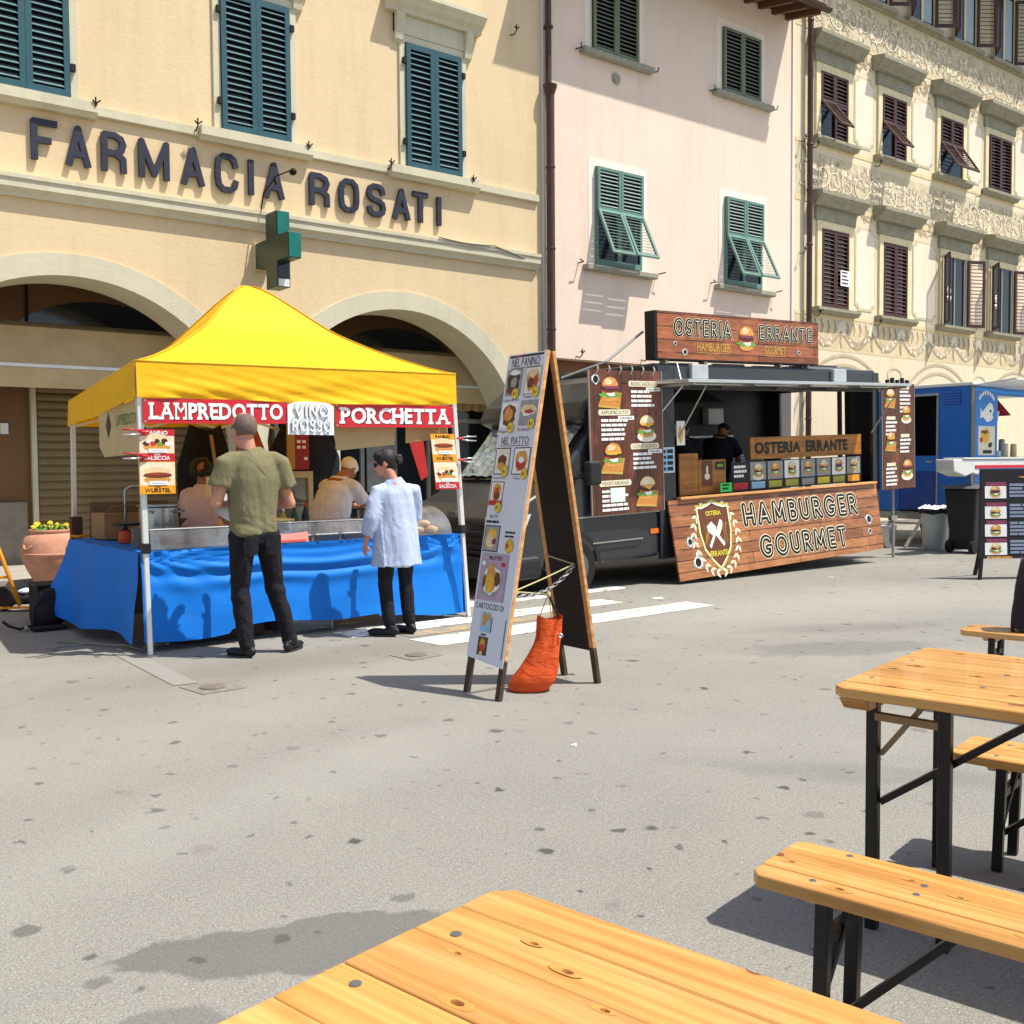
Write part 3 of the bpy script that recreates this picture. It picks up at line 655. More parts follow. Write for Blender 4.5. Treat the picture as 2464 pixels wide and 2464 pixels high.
for (a, b2, z0, z1, kind) in ((12.755, 13.895, 8.93, 10.25, 0), (16.29, 17.45, 8.95, 10.22, 0), (12.815, 13.98, 5.10, 6.86, 1), (16.365, 17.53, 5.10, 6.86, 1)):
    mb = MB(); mb.box(a - .16, b2 + .16, WY - .006, WY + .01, z0 - .02, z1 + .15); mb.build('window_surround', M_LIGHTPL, hB)
    mb = MB(); mb.box(a - .30, b2 + .34, WY - .15, WY + .01, z0 - .14, z0 - .03); mb.build('window_sill', M_GREYSILL, hB, bevel=.02)
    mb = MB(); mb.box(a, b2, WY - .013, WY - .008, z0, z1); mb.build('window', M_DARKWIN, hB)
    wl = (b2 - a) / 2
    if kind == 0:
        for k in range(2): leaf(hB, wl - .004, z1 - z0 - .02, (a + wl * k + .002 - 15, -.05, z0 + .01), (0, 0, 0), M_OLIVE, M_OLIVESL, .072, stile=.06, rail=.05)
        for xx, ss in ((a - .38, -1), (b2 + .38, 1)):
            mb = MB(); mb.tube([(xx, WY, z0 - .08), (xx, WY - .16, z0 - .10), (xx + ss * .03, WY - .17, z0 - .02)], .012, 6); mb.build('iron_hook', M_IRONB, hB)
    else:
        mb = MB(); mb.box(a, a + .05, WY - .05, WY - .014, z0, z1); mb.box(b2 - .05, b2, WY - .05, WY - .014, z0, z1); mb.box((a + b2) / 2 - .05, (a + b2) / 2 + .05, WY - .05, WY - .014, z0, z1); mb.box(a + .05, b2 - .05, WY - .048, WY - .014, z0, z0 + .1)
        mb.build('window_frame', M_LGREEN, hB)
        for k in range(2):
            x = a + wl * k + .004
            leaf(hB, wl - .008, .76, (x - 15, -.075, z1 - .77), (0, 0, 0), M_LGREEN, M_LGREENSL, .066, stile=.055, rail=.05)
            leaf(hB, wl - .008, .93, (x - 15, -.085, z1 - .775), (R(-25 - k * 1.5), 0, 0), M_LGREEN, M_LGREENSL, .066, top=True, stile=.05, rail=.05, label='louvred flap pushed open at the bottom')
            mb = MB(); mb.tube([(x + wl * .5, WY - .10, z1 - 1.2), (x + wl * .5, WY - .30, z1 - 1.34)], .008, 5); mb.build('stay', M_IRONB, hB)
        for xx, ss in ((a - .40, -1), (b2 + .42, 1)):
            mb = MB(); mb.tube([(xx, WY, z0 - .02), (xx, WY - .14, z0 - .02), (xx + ss * .10, WY - .16, z0 + .01)], .012, 6); mb.build('iron_hook', M_IRONB, hB)
mb = MB(); mb.lathe([(.115, -.03), (.13, -.02), (.13, 0)], (0, 0, 0), 24); me = mb.mesh('vent', M_STONE)
vn = inst('vent_ring', me, hB, (13.35 - 15, -.001, 8.54), (R(90), 0, 0)); mb = MB(); mb.lathe([(.08, .036), (.085, .034), (.09, .02)], (0, 0, 0), 20); inst('vent_plate', mb.mesh('vent_plate', M_GREYSILL), hB, (13.35 - 15, -.001, 8.54), (R(90), 0, 0))
for x, z in ((12.35, 3.42), (14.0, 3.45), (14.35, 3.40)): hook(hB, x, z)
# wooden eaves: boards on projecting rafters
M_EAVE = mat('dark_eaves_wood', '3A2A20', .8, 0, .25, 9); M_RAFT = mat('brown_rafter_wood', '6E4A30', .8, 0, .25, 9)
mb = MB(); mb.prism([(11.45, WY + .3, 11.02), (11.45, WY - .90, 10.80), (11.45, WY - .90, 10.86), (11.45, WY + .3, 11.10)], (7.03, 0, 0)); mb.build('eaves_boards', M_EAVE, hB, fixn=True)
rf = MB(); rf.prism([(0, 0, 0), (0, -.84, -.155), (0, -.84, -.055), (0, -.70, -.02), (0, 0, .10)], (.09, 0, 0)); rfm = rf.mesh('rafter', M_RAFT)
for i in range(16): inst('rafter', rfm, hB, (11.55 + i * .45 - 15, 0, 10.86))
mb = MB()
gp = [(WY - .955 + .075 * math.cos(a), 10.80 + .075 * math.sin(a)) for a in [math.pi + math.pi * i / 8 for i in range(9)]]
mb.grid(lambda u, v: (11.35 + 7.17 * u, gp[round(v * 8)][0], gp[round(v * 8)][1]), 2, 8); mb.build('gutter', M_PIPE, hB)
M_TILE = mat('terracotta_roof_tile', '9A6A4A', .85, 0, .25, 12)
mb = MB(); mb.poly([(11.4, WY - .92, 10.9), (18.5, WY - .92, 10.9), (18.5, WY + 4, 12.3), (11.4, WY + 4, 12.3)]); mb.build('roof', M_TILE, hB)

# ---------------------------------------------------------- house with scratched plaster decoration
hC = thing('decorated_house', 'cream house covered in scrollwork plaster friezes with maroon shutters', 'building', (24, WY, 0))
XC0, XC1 = 18.66, 36.0
mb = MB(); mb.poly([(XC0, WY + .02, 0), (XC1, WY + .02, 0), (XC1, WY + .02, 15.4), (XC0, WY + .02, 15.4)]); mb.build('wall', M_CREAM, hC)
M_TANSG = mat('tan_scratched_plaster', 'D4C5A4', .9, 0, .14, 5, .2, 60)
M_BRNSG = mat('brown_scratched_plaster', 'B3A182', .9, 0, .2, 6)
M_CRMSG = mat('cream_relief_plaster', 'E9DDC2', .9, 0, .12, 6)
M_YELSG = mat('yellow_painted_band', 'E3CFA0', .9, 0, .1, 5)
M_GRYSG = mat('grey_painted_shade', 'C4B394', .9, 0, .15, 5)
FY = WY + .02
_fi = [0]
def fy():
    _fi[0] += 1; return FY - .0095 - .00004 * (_fi[0] % 60)
def ribbon(mb, pts, w0, w1, y):
    n = len(pts); L = []; Rr = []
    for i in range(n):
        a = pts[max(0, i - 1)]; c = pts[min(n - 1, i + 1)]; dx, dz = c[0] - a[0], c[1] - a[1]; l = math.hypot(dx, dz) or 1
        w = w0 + (w1 - w0) * i / (n - 1); nx, nz = -dz / l * w / 2, dx / l * w / 2
        L.append((pts[i][0] + nx, y, pts[i][1] + nz)); Rr.append((pts[i][0] - nx, y, pts[i][1] - nz))
    mb.add(L + Rr, [(i, i + 1, n + i + 1, n + i) for i in range(n - 1)])
def spiral(cx, cz, r0, r1, a0, turns, n=22, s=1):
    return [(cx + (r0 + (r1 - r0) * i / n) * math.cos(a0 + s * 2 * math.pi * turns * i / n), cz + (r0 + (r1 - r0) * i / n) * math.sin(a0 + s * 2 * math.pi * turns * i / n)) for i in range(n + 1)]
def leaf_pts(x, z, a, l, w):
    c, s_ = math.cos(a), math.sin(a); P = [(0, 0), (.25, .45), (.6, .5), (1, 0), (.6, -.5), (.25, -.45)]
    return [(x + l * p * c - w * q * s_, z + l * p * s_ + w * q * c) for p, q in P]
def scrolls(x0, x1, z0, z1, seed, dens=1.):
    """running acanthus scroll, three tones, as thin relief"""
    rnd = random.Random(seed); dk, md, lt = MB(), MB(), MB(); h = z1 - z0; x = x0 + h * .3; k = 0
    while x < x1 - h * .2:
        s_ = 1 if k % 2 == 0 else -1; r0 = h * rnd.uniform(.24, .40); cz = z0 + h * rnd.uniform(.42, .58)
        sp = spiral(x, cz, r0, h * .05, rnd.uniform(0, 6.28), rnd.uniform(1.1, 1.7), 26, s_)
        ribbon(dk, sp, h * .085, h * .03, fy() + .0012); ribbon(lt, sp, h * .045, h * .015, fy() - .0026)
        for j in range(int(22 * dens)):
            a = rnd.uniform(0, 6.28); rr = h * rnd.uniform(.1, .50); px, pz = x + rr * math.cos(a) * 1.1, cz + rr * .95 * math.sin(a)
            l = h * rnd.uniform(.08, .22); pz = min(max(pz, z0 + l * .6), z1 - l * .6)
            t = (dk, md, lt)[rnd.randrange(3)]; yy = fy() + (.0012 if t is dk else -.0030 if t is lt else -.0005)
            t.poly([(p, yy, min(max(q, z0), z1)) for p, q in leaf_pts(px, pz, a + rnd.uniform(-1, 1), l, l * rnd.uniform(.3, .7))])
        for j in range(5):
            a = rnd.uniform(0, 6.28); c2 = spiral(x + h * .45 * math.cos(a), cz + h * .33 * math.sin(a), h * rnd.uniform(.05, .12), h * .02, a, 1.2, 12, rnd.choice((-1, 1)))
            ribbon(dk, c2, h * .045, h * .02, fy() + .0010); ribbon(lt, c2, h * .022, h * .010, fy() - .0028)
        x += h * rnd.uniform(.5, .75); k += 1
    return dk, md, lt
def frieze(x0, x1, z0, z1, seed, dens=1.):
    mb = MB(); mb.box(x0, x1, FY - .004, FY + .02, z0, z1); fz = mb.build('frieze', M_TANSG, hC)
    dk, md, lt = scrolls(x0, x1, z0 + .03, z1 - .03, seed, dens)
    dk.build('shaded_scrollwork', M_BRNSG, fz).__setitem__('kind', 'stuff'); md.build('half_tone_leaves', M_GRYSG, fz).__setitem__('kind', 'stuff'); lt.build('light_scrollwork', M_CRMSG, fz).__setitem__('kind', 'stuff')
frieze(XC0 + .1, 30.5, 10.98, 11.92, 11, 1.2)
frieze(XC0 + .02, 19.35, 7.25, 8.42, 12); frieze(19.4, 30.5, 7.32, 8.30, 13, 1.15)
# garlands below the first-floor windows
mb = MB(); mb.box(XC0 + .05, 30.5, FY - .004, FY + .02, 3.98, 4.70); gf = mb.build('garland_frieze', mat('light_tan_plaster', 'DDC9A2', .9, 0, .14, 5), hC)
dk, lt, md = MB(), MB(), MB(); x = 19.2; rnd = random.Random(5)
while x < 30.4:
    w = 1.22
    sw = [(x + w * t / 16, 4.56 - .42 * math.sin(math.pi * t / 16)) for t in range(17)]
    ribbon(dk, sw, .17, .17, fy() + .0012); ribbon(md, [(p, q + .02) for p, q in sw], .11, .11, fy() - .0006)
    for j in range(15):
        t = rnd.random(); px, pz = x + w * t, 4.56 - .42 * math.sin(math.pi * t) + rnd.uniform(-.06, .06)
        lt.poly([(p, fy() - .0030, q) for p, q in leaf_pts(px, pz, rnd.uniform(0, 6.28), .10, .07)])
    for a in range(7):
        an = R(-30 + 40 * a); lt.poly([(p, fy() - .0030, q) for p, q in leaf_pts(x, 4.52, an, .20, .10)])
    ribbon(dk, [(x, 4.4), (x - .03, 4.2), (x + .02, 4.05)], .1, .04, fy())
    for j in range(4):
        px = x + w * (.2 + .2 * j); ribbon(dk, [(px, 4.66), (px + .03, 4.5), (px - .02, 4.36)], .10, .03, fy() + .0012); ribbon(lt, [(px + .03, 4.66), (px + .07, 4.52)], .05, .02, fy() - .0026)
    x += w
dk.build('shaded_garlands', M_BRNSG, gf).__setitem__('kind', 'stuff'); md.build('garlands', M_GRYSG, gf).__setitem__('kind', 'stuff'); lt.build('light_leaves', M_CRMSG, gf).__setitem__('kind', 'stuff')
# painted bands, panels and spandrels
mb = MB()
for z0, z1 in ((8.44, 8.52), (7.18, 7.30), (4.72, 4.80), (10.90, 10.97)): mb.box(XC0 + .03, 30.5, FY - .009, FY + .02, z0, z1)
mb.build('painted_band', M_YELSG, hC)
for i, cx in enumerate((20.6, 24.6, 28.6)):
    mb = MB()
    for rr in (1.78, 2.0): ribbon(mb, [(cx + rr * math.cos(a), 1.9 + rr * math.sin(a)) for a in [math.pi * j / 30 for j in range(31)]], .07, .07, FY - .008 - rr * .0005)
    mb.build('painted_arch', M_GRYSG, hC)
    mb = MB(); ribbon(mb, [(cx + 2.0 + .3 * math.cos(a), 3.55 + .16 * math.sin(a)) for a in [2 * math.pi * j / 16 for j in range(17)]], .04, .04, FY - .0102); mb.build('painted_roundel', M_TANSG, hC)
M_GSTONE = mat('grey_green_hood_stone', '9A957F', .85, 0, .18, 7, .3, 40)
M_YFRAME = mat('pale_yellow_window_frame', 'E9D9AE', .85, 0, .1, 7)
M_PANELSG = plaster('pale_rose_panel', 'F7E7CF', 'E3CDA8', .05)
CW = (19.55, 21.935, 24.49, 26.88, 29.3)
def rounded(x0, x1, z0, z1, c):
    return [(x0 + c, z0), (x1 - c, z0), (x1 - c, z0 + c * .5), (x1, z0 + c), (x1, z1 - c), (x1 - c, z1 - c * .5), (x1 - c, z1), (x0 + c, z1), (x0 + c, z1 - c * .5), (x0, z1 - c), (x0, z0 + c), (x0 + c, z0 + c * .5)]
for row, (z0, z1) in enumerate(((8.64, 10.09), (4.92, 6.66))):
    for i, a in enumerate(CW):
        a = a + (.07, .10, .22, .23, .25)[i] * row; w = (1.01, 1.01, 1.08, 1.15, 1.15)[i]; b2 = a + w
        mb = MB()
        mb.box(a - .17, a - .001, FY - .05, FY + .01, z0 - .02, z1 + .17); mb.box(b2 + .001, b2 + .17, FY - .05, FY + .01, z0 - .02, z1 + .17); mb.box(a - .001, b2 + .001, FY - .05, FY + .01, z1 + .001, z1 + .17)
        mb.build('window_frame', M_YFRAME, hC, bevel=.01)
        mb = MB(); mb.box(a - .24, b2 + .24, FY - .07, FY + .01, z1 + .171, z1 + .46); mb.build('frieze_block', M_GSTONE, hC, bevel=.01)
        mb = MB(); moulding(mb, a - .40, b2 + .40, [(-.02, z1 + .462), (.16, z1 + .462), (.18, z1 + .52), (.27, z1 + .60), (.32, z1 + .66), (.32, z1 + .74), (-.02, z1 + .80)]); mb.build('hood', M_GSTONE, hC, fixn=True)
        mb = MB(); moulding(mb, a - .30, b2 + .30, [(-.02, z0 - .15), (.10, z0 - .15), (.13, z0 - .10), (.17, z0 - .08), (.17, z0 - .015), (-.02, z0 - .01)]); mb.build('window_sill', M_GSTONE, hC, fixn=True)
        mb = MB(); mb.box(a, b2, FY - .012, FY - .006, z0, z1); mb.build('window', M_DARKWIN, hC)
        if i < 4:
            mb = MB(); px0, px1 = b2 + .34, CW[i + 1] + (.07, .10, .22, .23, .25)[i + 1] * row - .34
            mb.poly([(p, FY - .010, q) for p, q in rounded(px0 - .05, px1 + .05, z0 + .05, z1 + .22, .13)]); pn = mb.build('panel_border', M_TANSG, hC)
            mb = MB(); mb.poly([(p, FY - .013, q) for p, q in rounded(px0, px1, z0 + .10, z1 + .17, .13)]); mb.build('panel_field', M_PANELSG, pn)
            if px1 - px0 > .3: dk, md, lt = scrolls(px0 - .02, px1 + .1, z1 + .30, z1 + .80, 50 + i + 9 * row, .8); dk.build('shaded_scrollwork', M_BRNSG, pn).__setitem__('kind', 'stuff'); md.build('half_tone_leaves', M_GRYSG, pn).__setitem__('kind', 'stuff')
        wl = w / 2; X = a - 24
        if row == 0:
            if i in (3, 4):
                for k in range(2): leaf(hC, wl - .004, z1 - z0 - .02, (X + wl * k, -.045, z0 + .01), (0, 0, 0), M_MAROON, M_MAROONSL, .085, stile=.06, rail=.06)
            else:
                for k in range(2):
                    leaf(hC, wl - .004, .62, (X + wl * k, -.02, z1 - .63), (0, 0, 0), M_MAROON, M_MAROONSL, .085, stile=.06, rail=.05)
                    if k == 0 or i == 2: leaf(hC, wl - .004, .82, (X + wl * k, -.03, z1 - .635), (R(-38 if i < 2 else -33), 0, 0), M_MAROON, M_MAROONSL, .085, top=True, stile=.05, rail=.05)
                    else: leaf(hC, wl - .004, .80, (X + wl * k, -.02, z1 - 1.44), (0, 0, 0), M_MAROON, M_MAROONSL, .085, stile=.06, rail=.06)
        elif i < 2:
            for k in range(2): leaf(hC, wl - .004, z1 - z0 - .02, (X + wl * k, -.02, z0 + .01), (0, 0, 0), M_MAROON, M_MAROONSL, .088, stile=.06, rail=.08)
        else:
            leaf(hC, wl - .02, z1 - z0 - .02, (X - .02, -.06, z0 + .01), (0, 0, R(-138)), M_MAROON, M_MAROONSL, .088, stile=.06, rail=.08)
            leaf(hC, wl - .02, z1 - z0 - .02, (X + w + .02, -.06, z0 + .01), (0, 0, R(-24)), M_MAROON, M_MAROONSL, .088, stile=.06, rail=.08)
            mb = MB()
            for q in (a + .02, a + wl - .03, b2 - .08): mb.box(q, q + .06, FY - .035, FY - .013, z0, z1)
            mb.build('casement', mat('grey_casement', '8B8B86', .5), hC)
            mb = MB(); mb.ell((a + wl * .45, FY - .045, z0 + .88), .10, .02, .12, 10, 8); mb.box(a + wl * .45 - .09, a + wl * .45 + .09, FY - .06, FY - .036, z0 + .62, z0 + .74); mb.build('white_lamp', M_WHITEMET, hC, smooth=True)
pp = MB(); pp.box(20.26, 20.62, FY - .09, FY - .085, 5.45, 5.80); pn = pp.build('paper_notice', mat('white_paper', 'F4F6F4', .7), hC)
for k in range(4):
    mb = MB(); mb.box(20.30, 20.30 + (.22, .2, .26, .24)[k], FY - .0925, FY - .0905, 5.74 - k * .08, 5.77 - k * .08); mb.build('printed_line', mat('ink', '1B1B1E'), pn)
# attic storey in the shade of wide eaves
for a in (21.1, 23.1, 25.1, 27.1, 29.1):
    mb = MB(); mb.box(a, a + 1.0, FY - .03, FY - .006, 12.15, 13.9); mb.build('window', M_DARKWIN, hC)
    mb = MB(); mb.box(a - .12, a - .001, FY - .05, FY + .01, 12.1, 13.95); mb.box(a + 1.001, a + 1.12, FY - .05, FY + .01, 12.1, 13.95); mb.box(a + .44, a + .52, FY - .05, FY - .031, 12.15, 13.9); mb.build('window_frame', M_YFRAME, hC)
    mb = MB(); mb.box(a + .52, a + .9, FY - .042, FY - .033, 12.2, 13.8); mb.build('curtain', mat('pale_grey_curtain', 'A9B4B8', .8), hC)
    mb = MB(); moulding(mb, a - .25, a + 1.25, [(-.02, 11.98), (.16, 11.98), (.16, 12.07), (-.02, 12.09)]); mb.build('window_sill', M_GSTONE, hC, fixn=True)
    leaf(hC, .5, 1.7, (a - .03 - 24, -.06, 12.15), (0, 0, R(-140)), M_MAROON, M_MAROONSL, .10, stile=.06, rail=.08)
    leaf(hC, .5, 1.7, (a + 1.03 - 24, -.06, 12.15), (0, 0, R(-35)), M_MAROON, M_MAROONSL, .10, stile=.06, rail=.08)
mb = MB(); mb.box(XC0 + .0, 31, FY - .10, FY + .01, 11.94, 12.02); mb.build('cornice', M_GSTONE, hC, bevel=.02)
mb = MB(); mb.box(XC0 - .1, 36, WY - 1.25, WY + .5, 14.55, 14.75); mb.build('eaves', M_EAVE, hC)
mb = MB(); mb.tube([(19.06, WY - .10, 14.5), (19.06, WY - .10, .2)], .062, 12)
for z in (11.0, 8.35, 6.2, 4.4, 2.4): mb.lathe([(.07, z), (.078, z + .02), (.07, z + .04)], (19.06, WY - .10, 0), 12)
mb.build('downpipe', M_PIPE, hC, auto=40)
for x, z in ((18.85, 8.45), (19.3, 8.40), (18.85, 6.05), (21.7, 8.40), (26.3, 8.40), (19.4, 4.75), (21.75, 4.72)):
    hook(hC, x, z, FY)
mb = MB()
mb.box(19.7, 23.3, FY + .002, FY + .03, .2, 2.7); mb.build('shop_shutter', mat('grey_brown_shutter', '6E675C', .6, 0, .15, 3), hC)
# ================================================================== FLAT PRINT HELPERS
class Plane:
    """a printed face: s to the right, t up, k layers outwards (1 mm each)"""
    def __init__(s, o, ux, uy):
        s.o = Vector(o); s.ux = Vector(ux).normalized(); s.uy = Vector(uy).normalized(); s.n = s.ux.cross(s.uy)
    def p(s, a, b, k=1.): return s.o + s.ux * a + s.uy * b + s.n * (.001 * k)
    def rect(s, mb, a0, a1, b0, b1, k=1.): mb.poly([s.p(a0, b0, k), s.p(a1, b0, k), s.p(a1, b1, k), s.p(a0, b1, k)])
    def blob(s, mb, a, b, ra, rb, k=1., n=20, wob=0., seed=0, a0=0., a1=360., ang=0.):
        rnd = random.Random(seed); c, sn = math.cos(ang), math.sin(ang); P = []
        for i in range(n + (0 if a1 - a0 >= 360 else 1)):
            th = R(a0 + (a1 - a0) * i / n); f = 1 + wob * (rnd.random() - .5) * 2; x, y = ra * f * math.cos(th), rb * f * math.sin(th)
            P.append(s.p(a + x * c - y * sn, b + x * sn + y * c, k))
        mb.poly(P)
    def text(s, mb, txt, a, b, w, h, k=2., off=0., sp=1., sh=0.): text_into(mb, txt, s.p(a, b, k), s.ux, s.uy, w, h, off, 0., sp, sh)
PR = dict(bun=mat('printed_bun', 'D9964A', .5, 0, .2, 40), bun2=mat('printed_pale_bun', 'EBCB9B', .5, 0, .15, 40), lett=mat('printed_lettuce', '6FA03A', .5, 0, .4, 60), patty=mat('printed_patty', '4A2A1A', .5, 0, .35, 60),
          chee=mat('printed_cheese', 'E8B23A', .5, 0, .2, 40), tom=mat('printed_tomato', 'C23A28', .5, 0, .2, 40), plate=mat('printed_plate', 'F0E8D8', .5, 0, .06, 20), wood=mat('printed_board', 'C98A3E', .5, 0, .2, 30),
          white=mat('printed_white', 'F4F2EC', .5, 0, .03, 20), cream=mat('printed_cream', 'EADFC0', .5, 0, .05, 20), red=mat('printed_red', 'C4242E', .5, 0, .08, 10), orange=mat('printed_orange', 'F0A028', .5, 0, .08, 10),
          ink=mat('printed_black', '17140F', .5, 0, .1, 20), yellow=mat('printed_yellow', 'E6D23C', .5, 0, .1, 20), grey=mat('printed_grey', '9A9A98', .5, 0, .2, 30), pink=mat('printed_mauve', 'B79AB0', .5, 0, .1, 10),
          onion=mat('printed_onion', '8A3A5A', .5, 0, .25, 40), brown=mat('printed_brown', '6B3A22', .5, 0, .3, 50), gold=mat('printed_gold', 'C8A64A', .5, 0, .15, 30), blue=mat('printed_pale_blue', '9CC4E0', .5, 0, .1, 20), olive=mat('printed_olive', 'B7B040', .5, 0, .15, 30))
PK = list(PR); PM = [PR[k] for k in PK]
def use(mb, k): mb.mi = PK.index(k)
def burger(pl, a, b, w, par, kind=0, base='plate', k0=3, name='burger_print'):
    """printed picture of a burger, w wide, centred on (a, b)"""
    mb = MB(); h = w; r = random.Random(int(a * 991 + b * 313) + kind); k = k0
    if base == 'plate':
        use(mb, 'plate'); pl.blob(mb, a, b - h * .40, w * .56, h * .24, k); k += .4; use(mb, 'cream'); pl.blob(mb, a, b - h * .38, w * .44, h * .16, k)
    elif base == 'board':
        use(mb, 'wood'); mb.poly([pl.p(a - w * .62, b - h * .58, k), pl.p(a + w * .50, b - h * .66, k), pl.p(a + w * .62, b - h * .12, k), pl.p(a - w * .34, b - h * .05, k)])
        use(mb, 'gold'); mb.poly([pl.p(a - w * .62, b - h * .66, k + .2), pl.p(a + w * .50, b - h * .74, k + .2), pl.p(a + w * .50, b - h * .66, k + .2), pl.p(a - w * .62, b - h * .58, k + .2)])
    k += 1
    use(mb, 'bun'); pl.blob(mb, a, b - h * .30, w * .40, h * .14, k); k += .5
    use(mb, 'lett'); pl.blob(mb, a, b - h * .18, w * .50, h * .13, k, 26, .28, r.randint(0, 99)); k += .5
    use(mb, 'white'); pl.blob(mb, a + w * .05, b - h * .16, w * .22, h * .08, k, 14, .3, 3); k += .5
    use(mb, 'tom'); pl.blob(mb, a - w * .06, b - h * .06, w * .38, h * .07, k, 18, .12, 5); k += .5
    use(mb, 'patty'); pl.blob(mb, a, b + h * .02, w * .42, h * .11, k, 22, .1, r.randint(0, 99)); k += .5
    use(mb, 'onion' if kind % 3 == 0 else 'chee'); pl.blob(mb, a + w * .02, b + h * .10, w * .41, h * .07, k, 20, .25, r.randint(0, 99)); k += .5
    if kind % 2: use(mb, 'chee'); mb.poly([pl.p(a - w * .3, b + h * .13, k), pl.p(a + w * .34, b + h * .12, k), pl.p(a + w * .12, b - h * .05, k)]); k += .5
    use(mb, 'bun' if kind % 2 == 0 else 'bun2'); pl.blob(mb, a, b + h * .14, w * .42, h * .34, k, 20, .02, 1, 0, 180)
    k += .4; use(mb, 'bun2' if kind % 2 == 0 else 'cream'); pl.blob(mb, a - w * .08, b + h * .30, w * .20, h * .12, k, 14, .1, 2)
    return mb.build(name, PM, par)
def wurst(pl, a, b, w, par, k0=3, kind=0):
    mb = MB(); use(mb, 'cream'); pl.blob(mb, a, b, w * .50, w * .30, k0, 22, .06, 1)
    use(mb, 'bun2'); pl.blob(mb, a, b + w * .12, w * .44, w * .14, k0 + .5, 20, .04, 2); use(mb, 'bun'); pl.blob(mb, a, b - w * .14, w * .44, w * .12, k0 + .6, 20, .04, 4)
    if kind == 0:
        use(mb, 'brown'); pl.blob(mb, a, b, w * .47, w * .09, k0 + 1.2, 18, .03, 3); use(mb, 'tom'); pl.blob(mb, a, b + w * .03, w * .36, w * .025, k0 + 1.7)
    else:
        for i in range(7):
            use(mb, ('patty', 'white', 'tom', 'patty', 'lett', 'patty', 'white')[i]); pl.blob(mb, a + w * (-.36 + .12 * i), b + w * (.05 if i % 2 else -.02), w * .10, w * .08, k0 + 1.2 + .2 * i, 12, .3, i)
    return mb.build('sandwich_print', PM, par)
def lines(pl, a, b, w, n, par, m, step=.03, h=.014, k=2, seed=0, name='printed_line', align='L'):
    """small print far too fine to read: broken rows of ink"""
    rnd = random.Random(seed)
    for i in range(n):
        mb = MB(); L_ = w * rnd.uniform(.72, 1.0); x = a if align == 'L' else a + (w - L_) / 2; e = x + L_
        while x < e - .006:
            l = min(rnd.uniform(.025, .075) * (w / .25 if w > .25 else 1), e - x); pl.rect(mb, x, x + l * .9, b - i * step, b - i * step + h, k); x += l
        mb.build(name, m, par)

# stroke lettering with an inline (drawn as ribbons of three widths)
def arc(cx, cy, rx, ry, a0, a1, n=10): return [(cx + rx * math.cos(R(a0 + (a1 - a0) * i / n)), cy + ry * math.sin(R(a0 + (a1 - a0) * i / n))) for i in range(n + 1)]
STROKES = {'H': (.62, [[(0, 0), (0, 1)], [(.62, 0), (.62, 1)], [(0, .42), (.62, .42)]]), 'A': (.72, [[(0, 0), (.36, 1), (.72, 0)], [(.13, .30), (.59, .30)]]), 'M': (.80, [[(0, 0), (.06, 1), (.40, .25), (.74, 1), (.80, 0)]]),
 'B': (.52, [[(0, 0), (0, 1)] , [(0, 1), (.26, 1)] + arc(.26, .78, .22, .22, 90, -90) + [(0, .56)], [(0, .56), (.28, .56)] + arc(.28, .28, .24, .28, 90, -90) + [(0, 0)]]), 'U': (.60, [[(0, 1), (0, .32)] + arc(.30, .30, .30, .30, 180, 360) + [(.60, 1)]]),
 'R': (.56, [[(0, 0), (0, 1)], [(0, 1), (.26, 1)] + arc(.26, .74, .26, .26, 90, -90) + [(0, .48)], [(.24, .48), (.56, 0)]]), 'G': (.78, [arc(.40, .50, .40, .50, 42, 318, 18) + [(.74, .44), (.44, .44)]]), 'E': (.46, [[(.46, 1), (0, 1), (0, 0), (.46, 0)], [(0, .46), (.38, .46)]]),
 'O': (.84, [arc(.42, .50, .42, .50, 90, 450, 24)]), 'T': (.56, [[(0, 1), (.56, 1)], [(.28, 1), (.28, 0)]]), 'S': (.50, [arc(.26, .76, .24, .24, 40, 270, 10) + arc(.25, .26, .25, .26, 90, -150, 10)]), 'I': (0., [[(0, 0), (0, 1)]]), 'N': (.62, [[(0, 0), (0, 1), (.62, 0), (.62, 1)]]),
 'V': (.66, [[(0, 1), (.33, 0), (.66, 1)]])}
def thick(mb, pl, pts, w, k):
    """one pen stroke with round ends; pieces are stacked a hair apart"""
    for i in range(len(pts) - 1):
        (ax, ay), (bx, by) = pts[i], pts[i + 1]; dx, dy = bx - ax, by - ay; l = math.hypot(dx, dy)
        if l < 1e-6: continue
        nx, ny = -dy / l * w / 2, dx / l * w / 2; k += .03
        mb.poly([pl.p(ax - nx, ay - ny, k), pl.p(bx - nx, by - ny, k), pl.p(bx + nx, by + ny, k), pl.p(ax + nx, ay + ny, k)])
    for (ax, ay) in pts: k += .03; pl.blob(mb, ax, ay, w / 2, w / 2, k, 8)
    return k
def inline(pl, txt, a, b, w, h, par, c1='cream', c2='ink', wd=(.44, .335, .06), gap=.47):
    tot = sum(STROKES[c][0] for c in txt) + gap * (len(txt) - 1); pad = wd[0] * .5
    kx = w / (tot + 2 * pad); ky = h / (1 + 2 * pad)
    for li, (q, c) in enumerate(zip(wd, (c1, c2, c1))):
        mb = MB(); pen = pad; k = 3 + 3. * li
        for ch in txt:
            cw, st = STROKES[ch]
            for s_ in st: k = thick(mb, pl, [(a + (pen + x) * kx, b + (pad + y) * ky) for x, y in s_], q * (kx + ky) / 2, k if k < 5.4 + 3 * li else 3 + 3. * li)
            pen += cw + gap
        mb.build('lettering', PR[c], par)
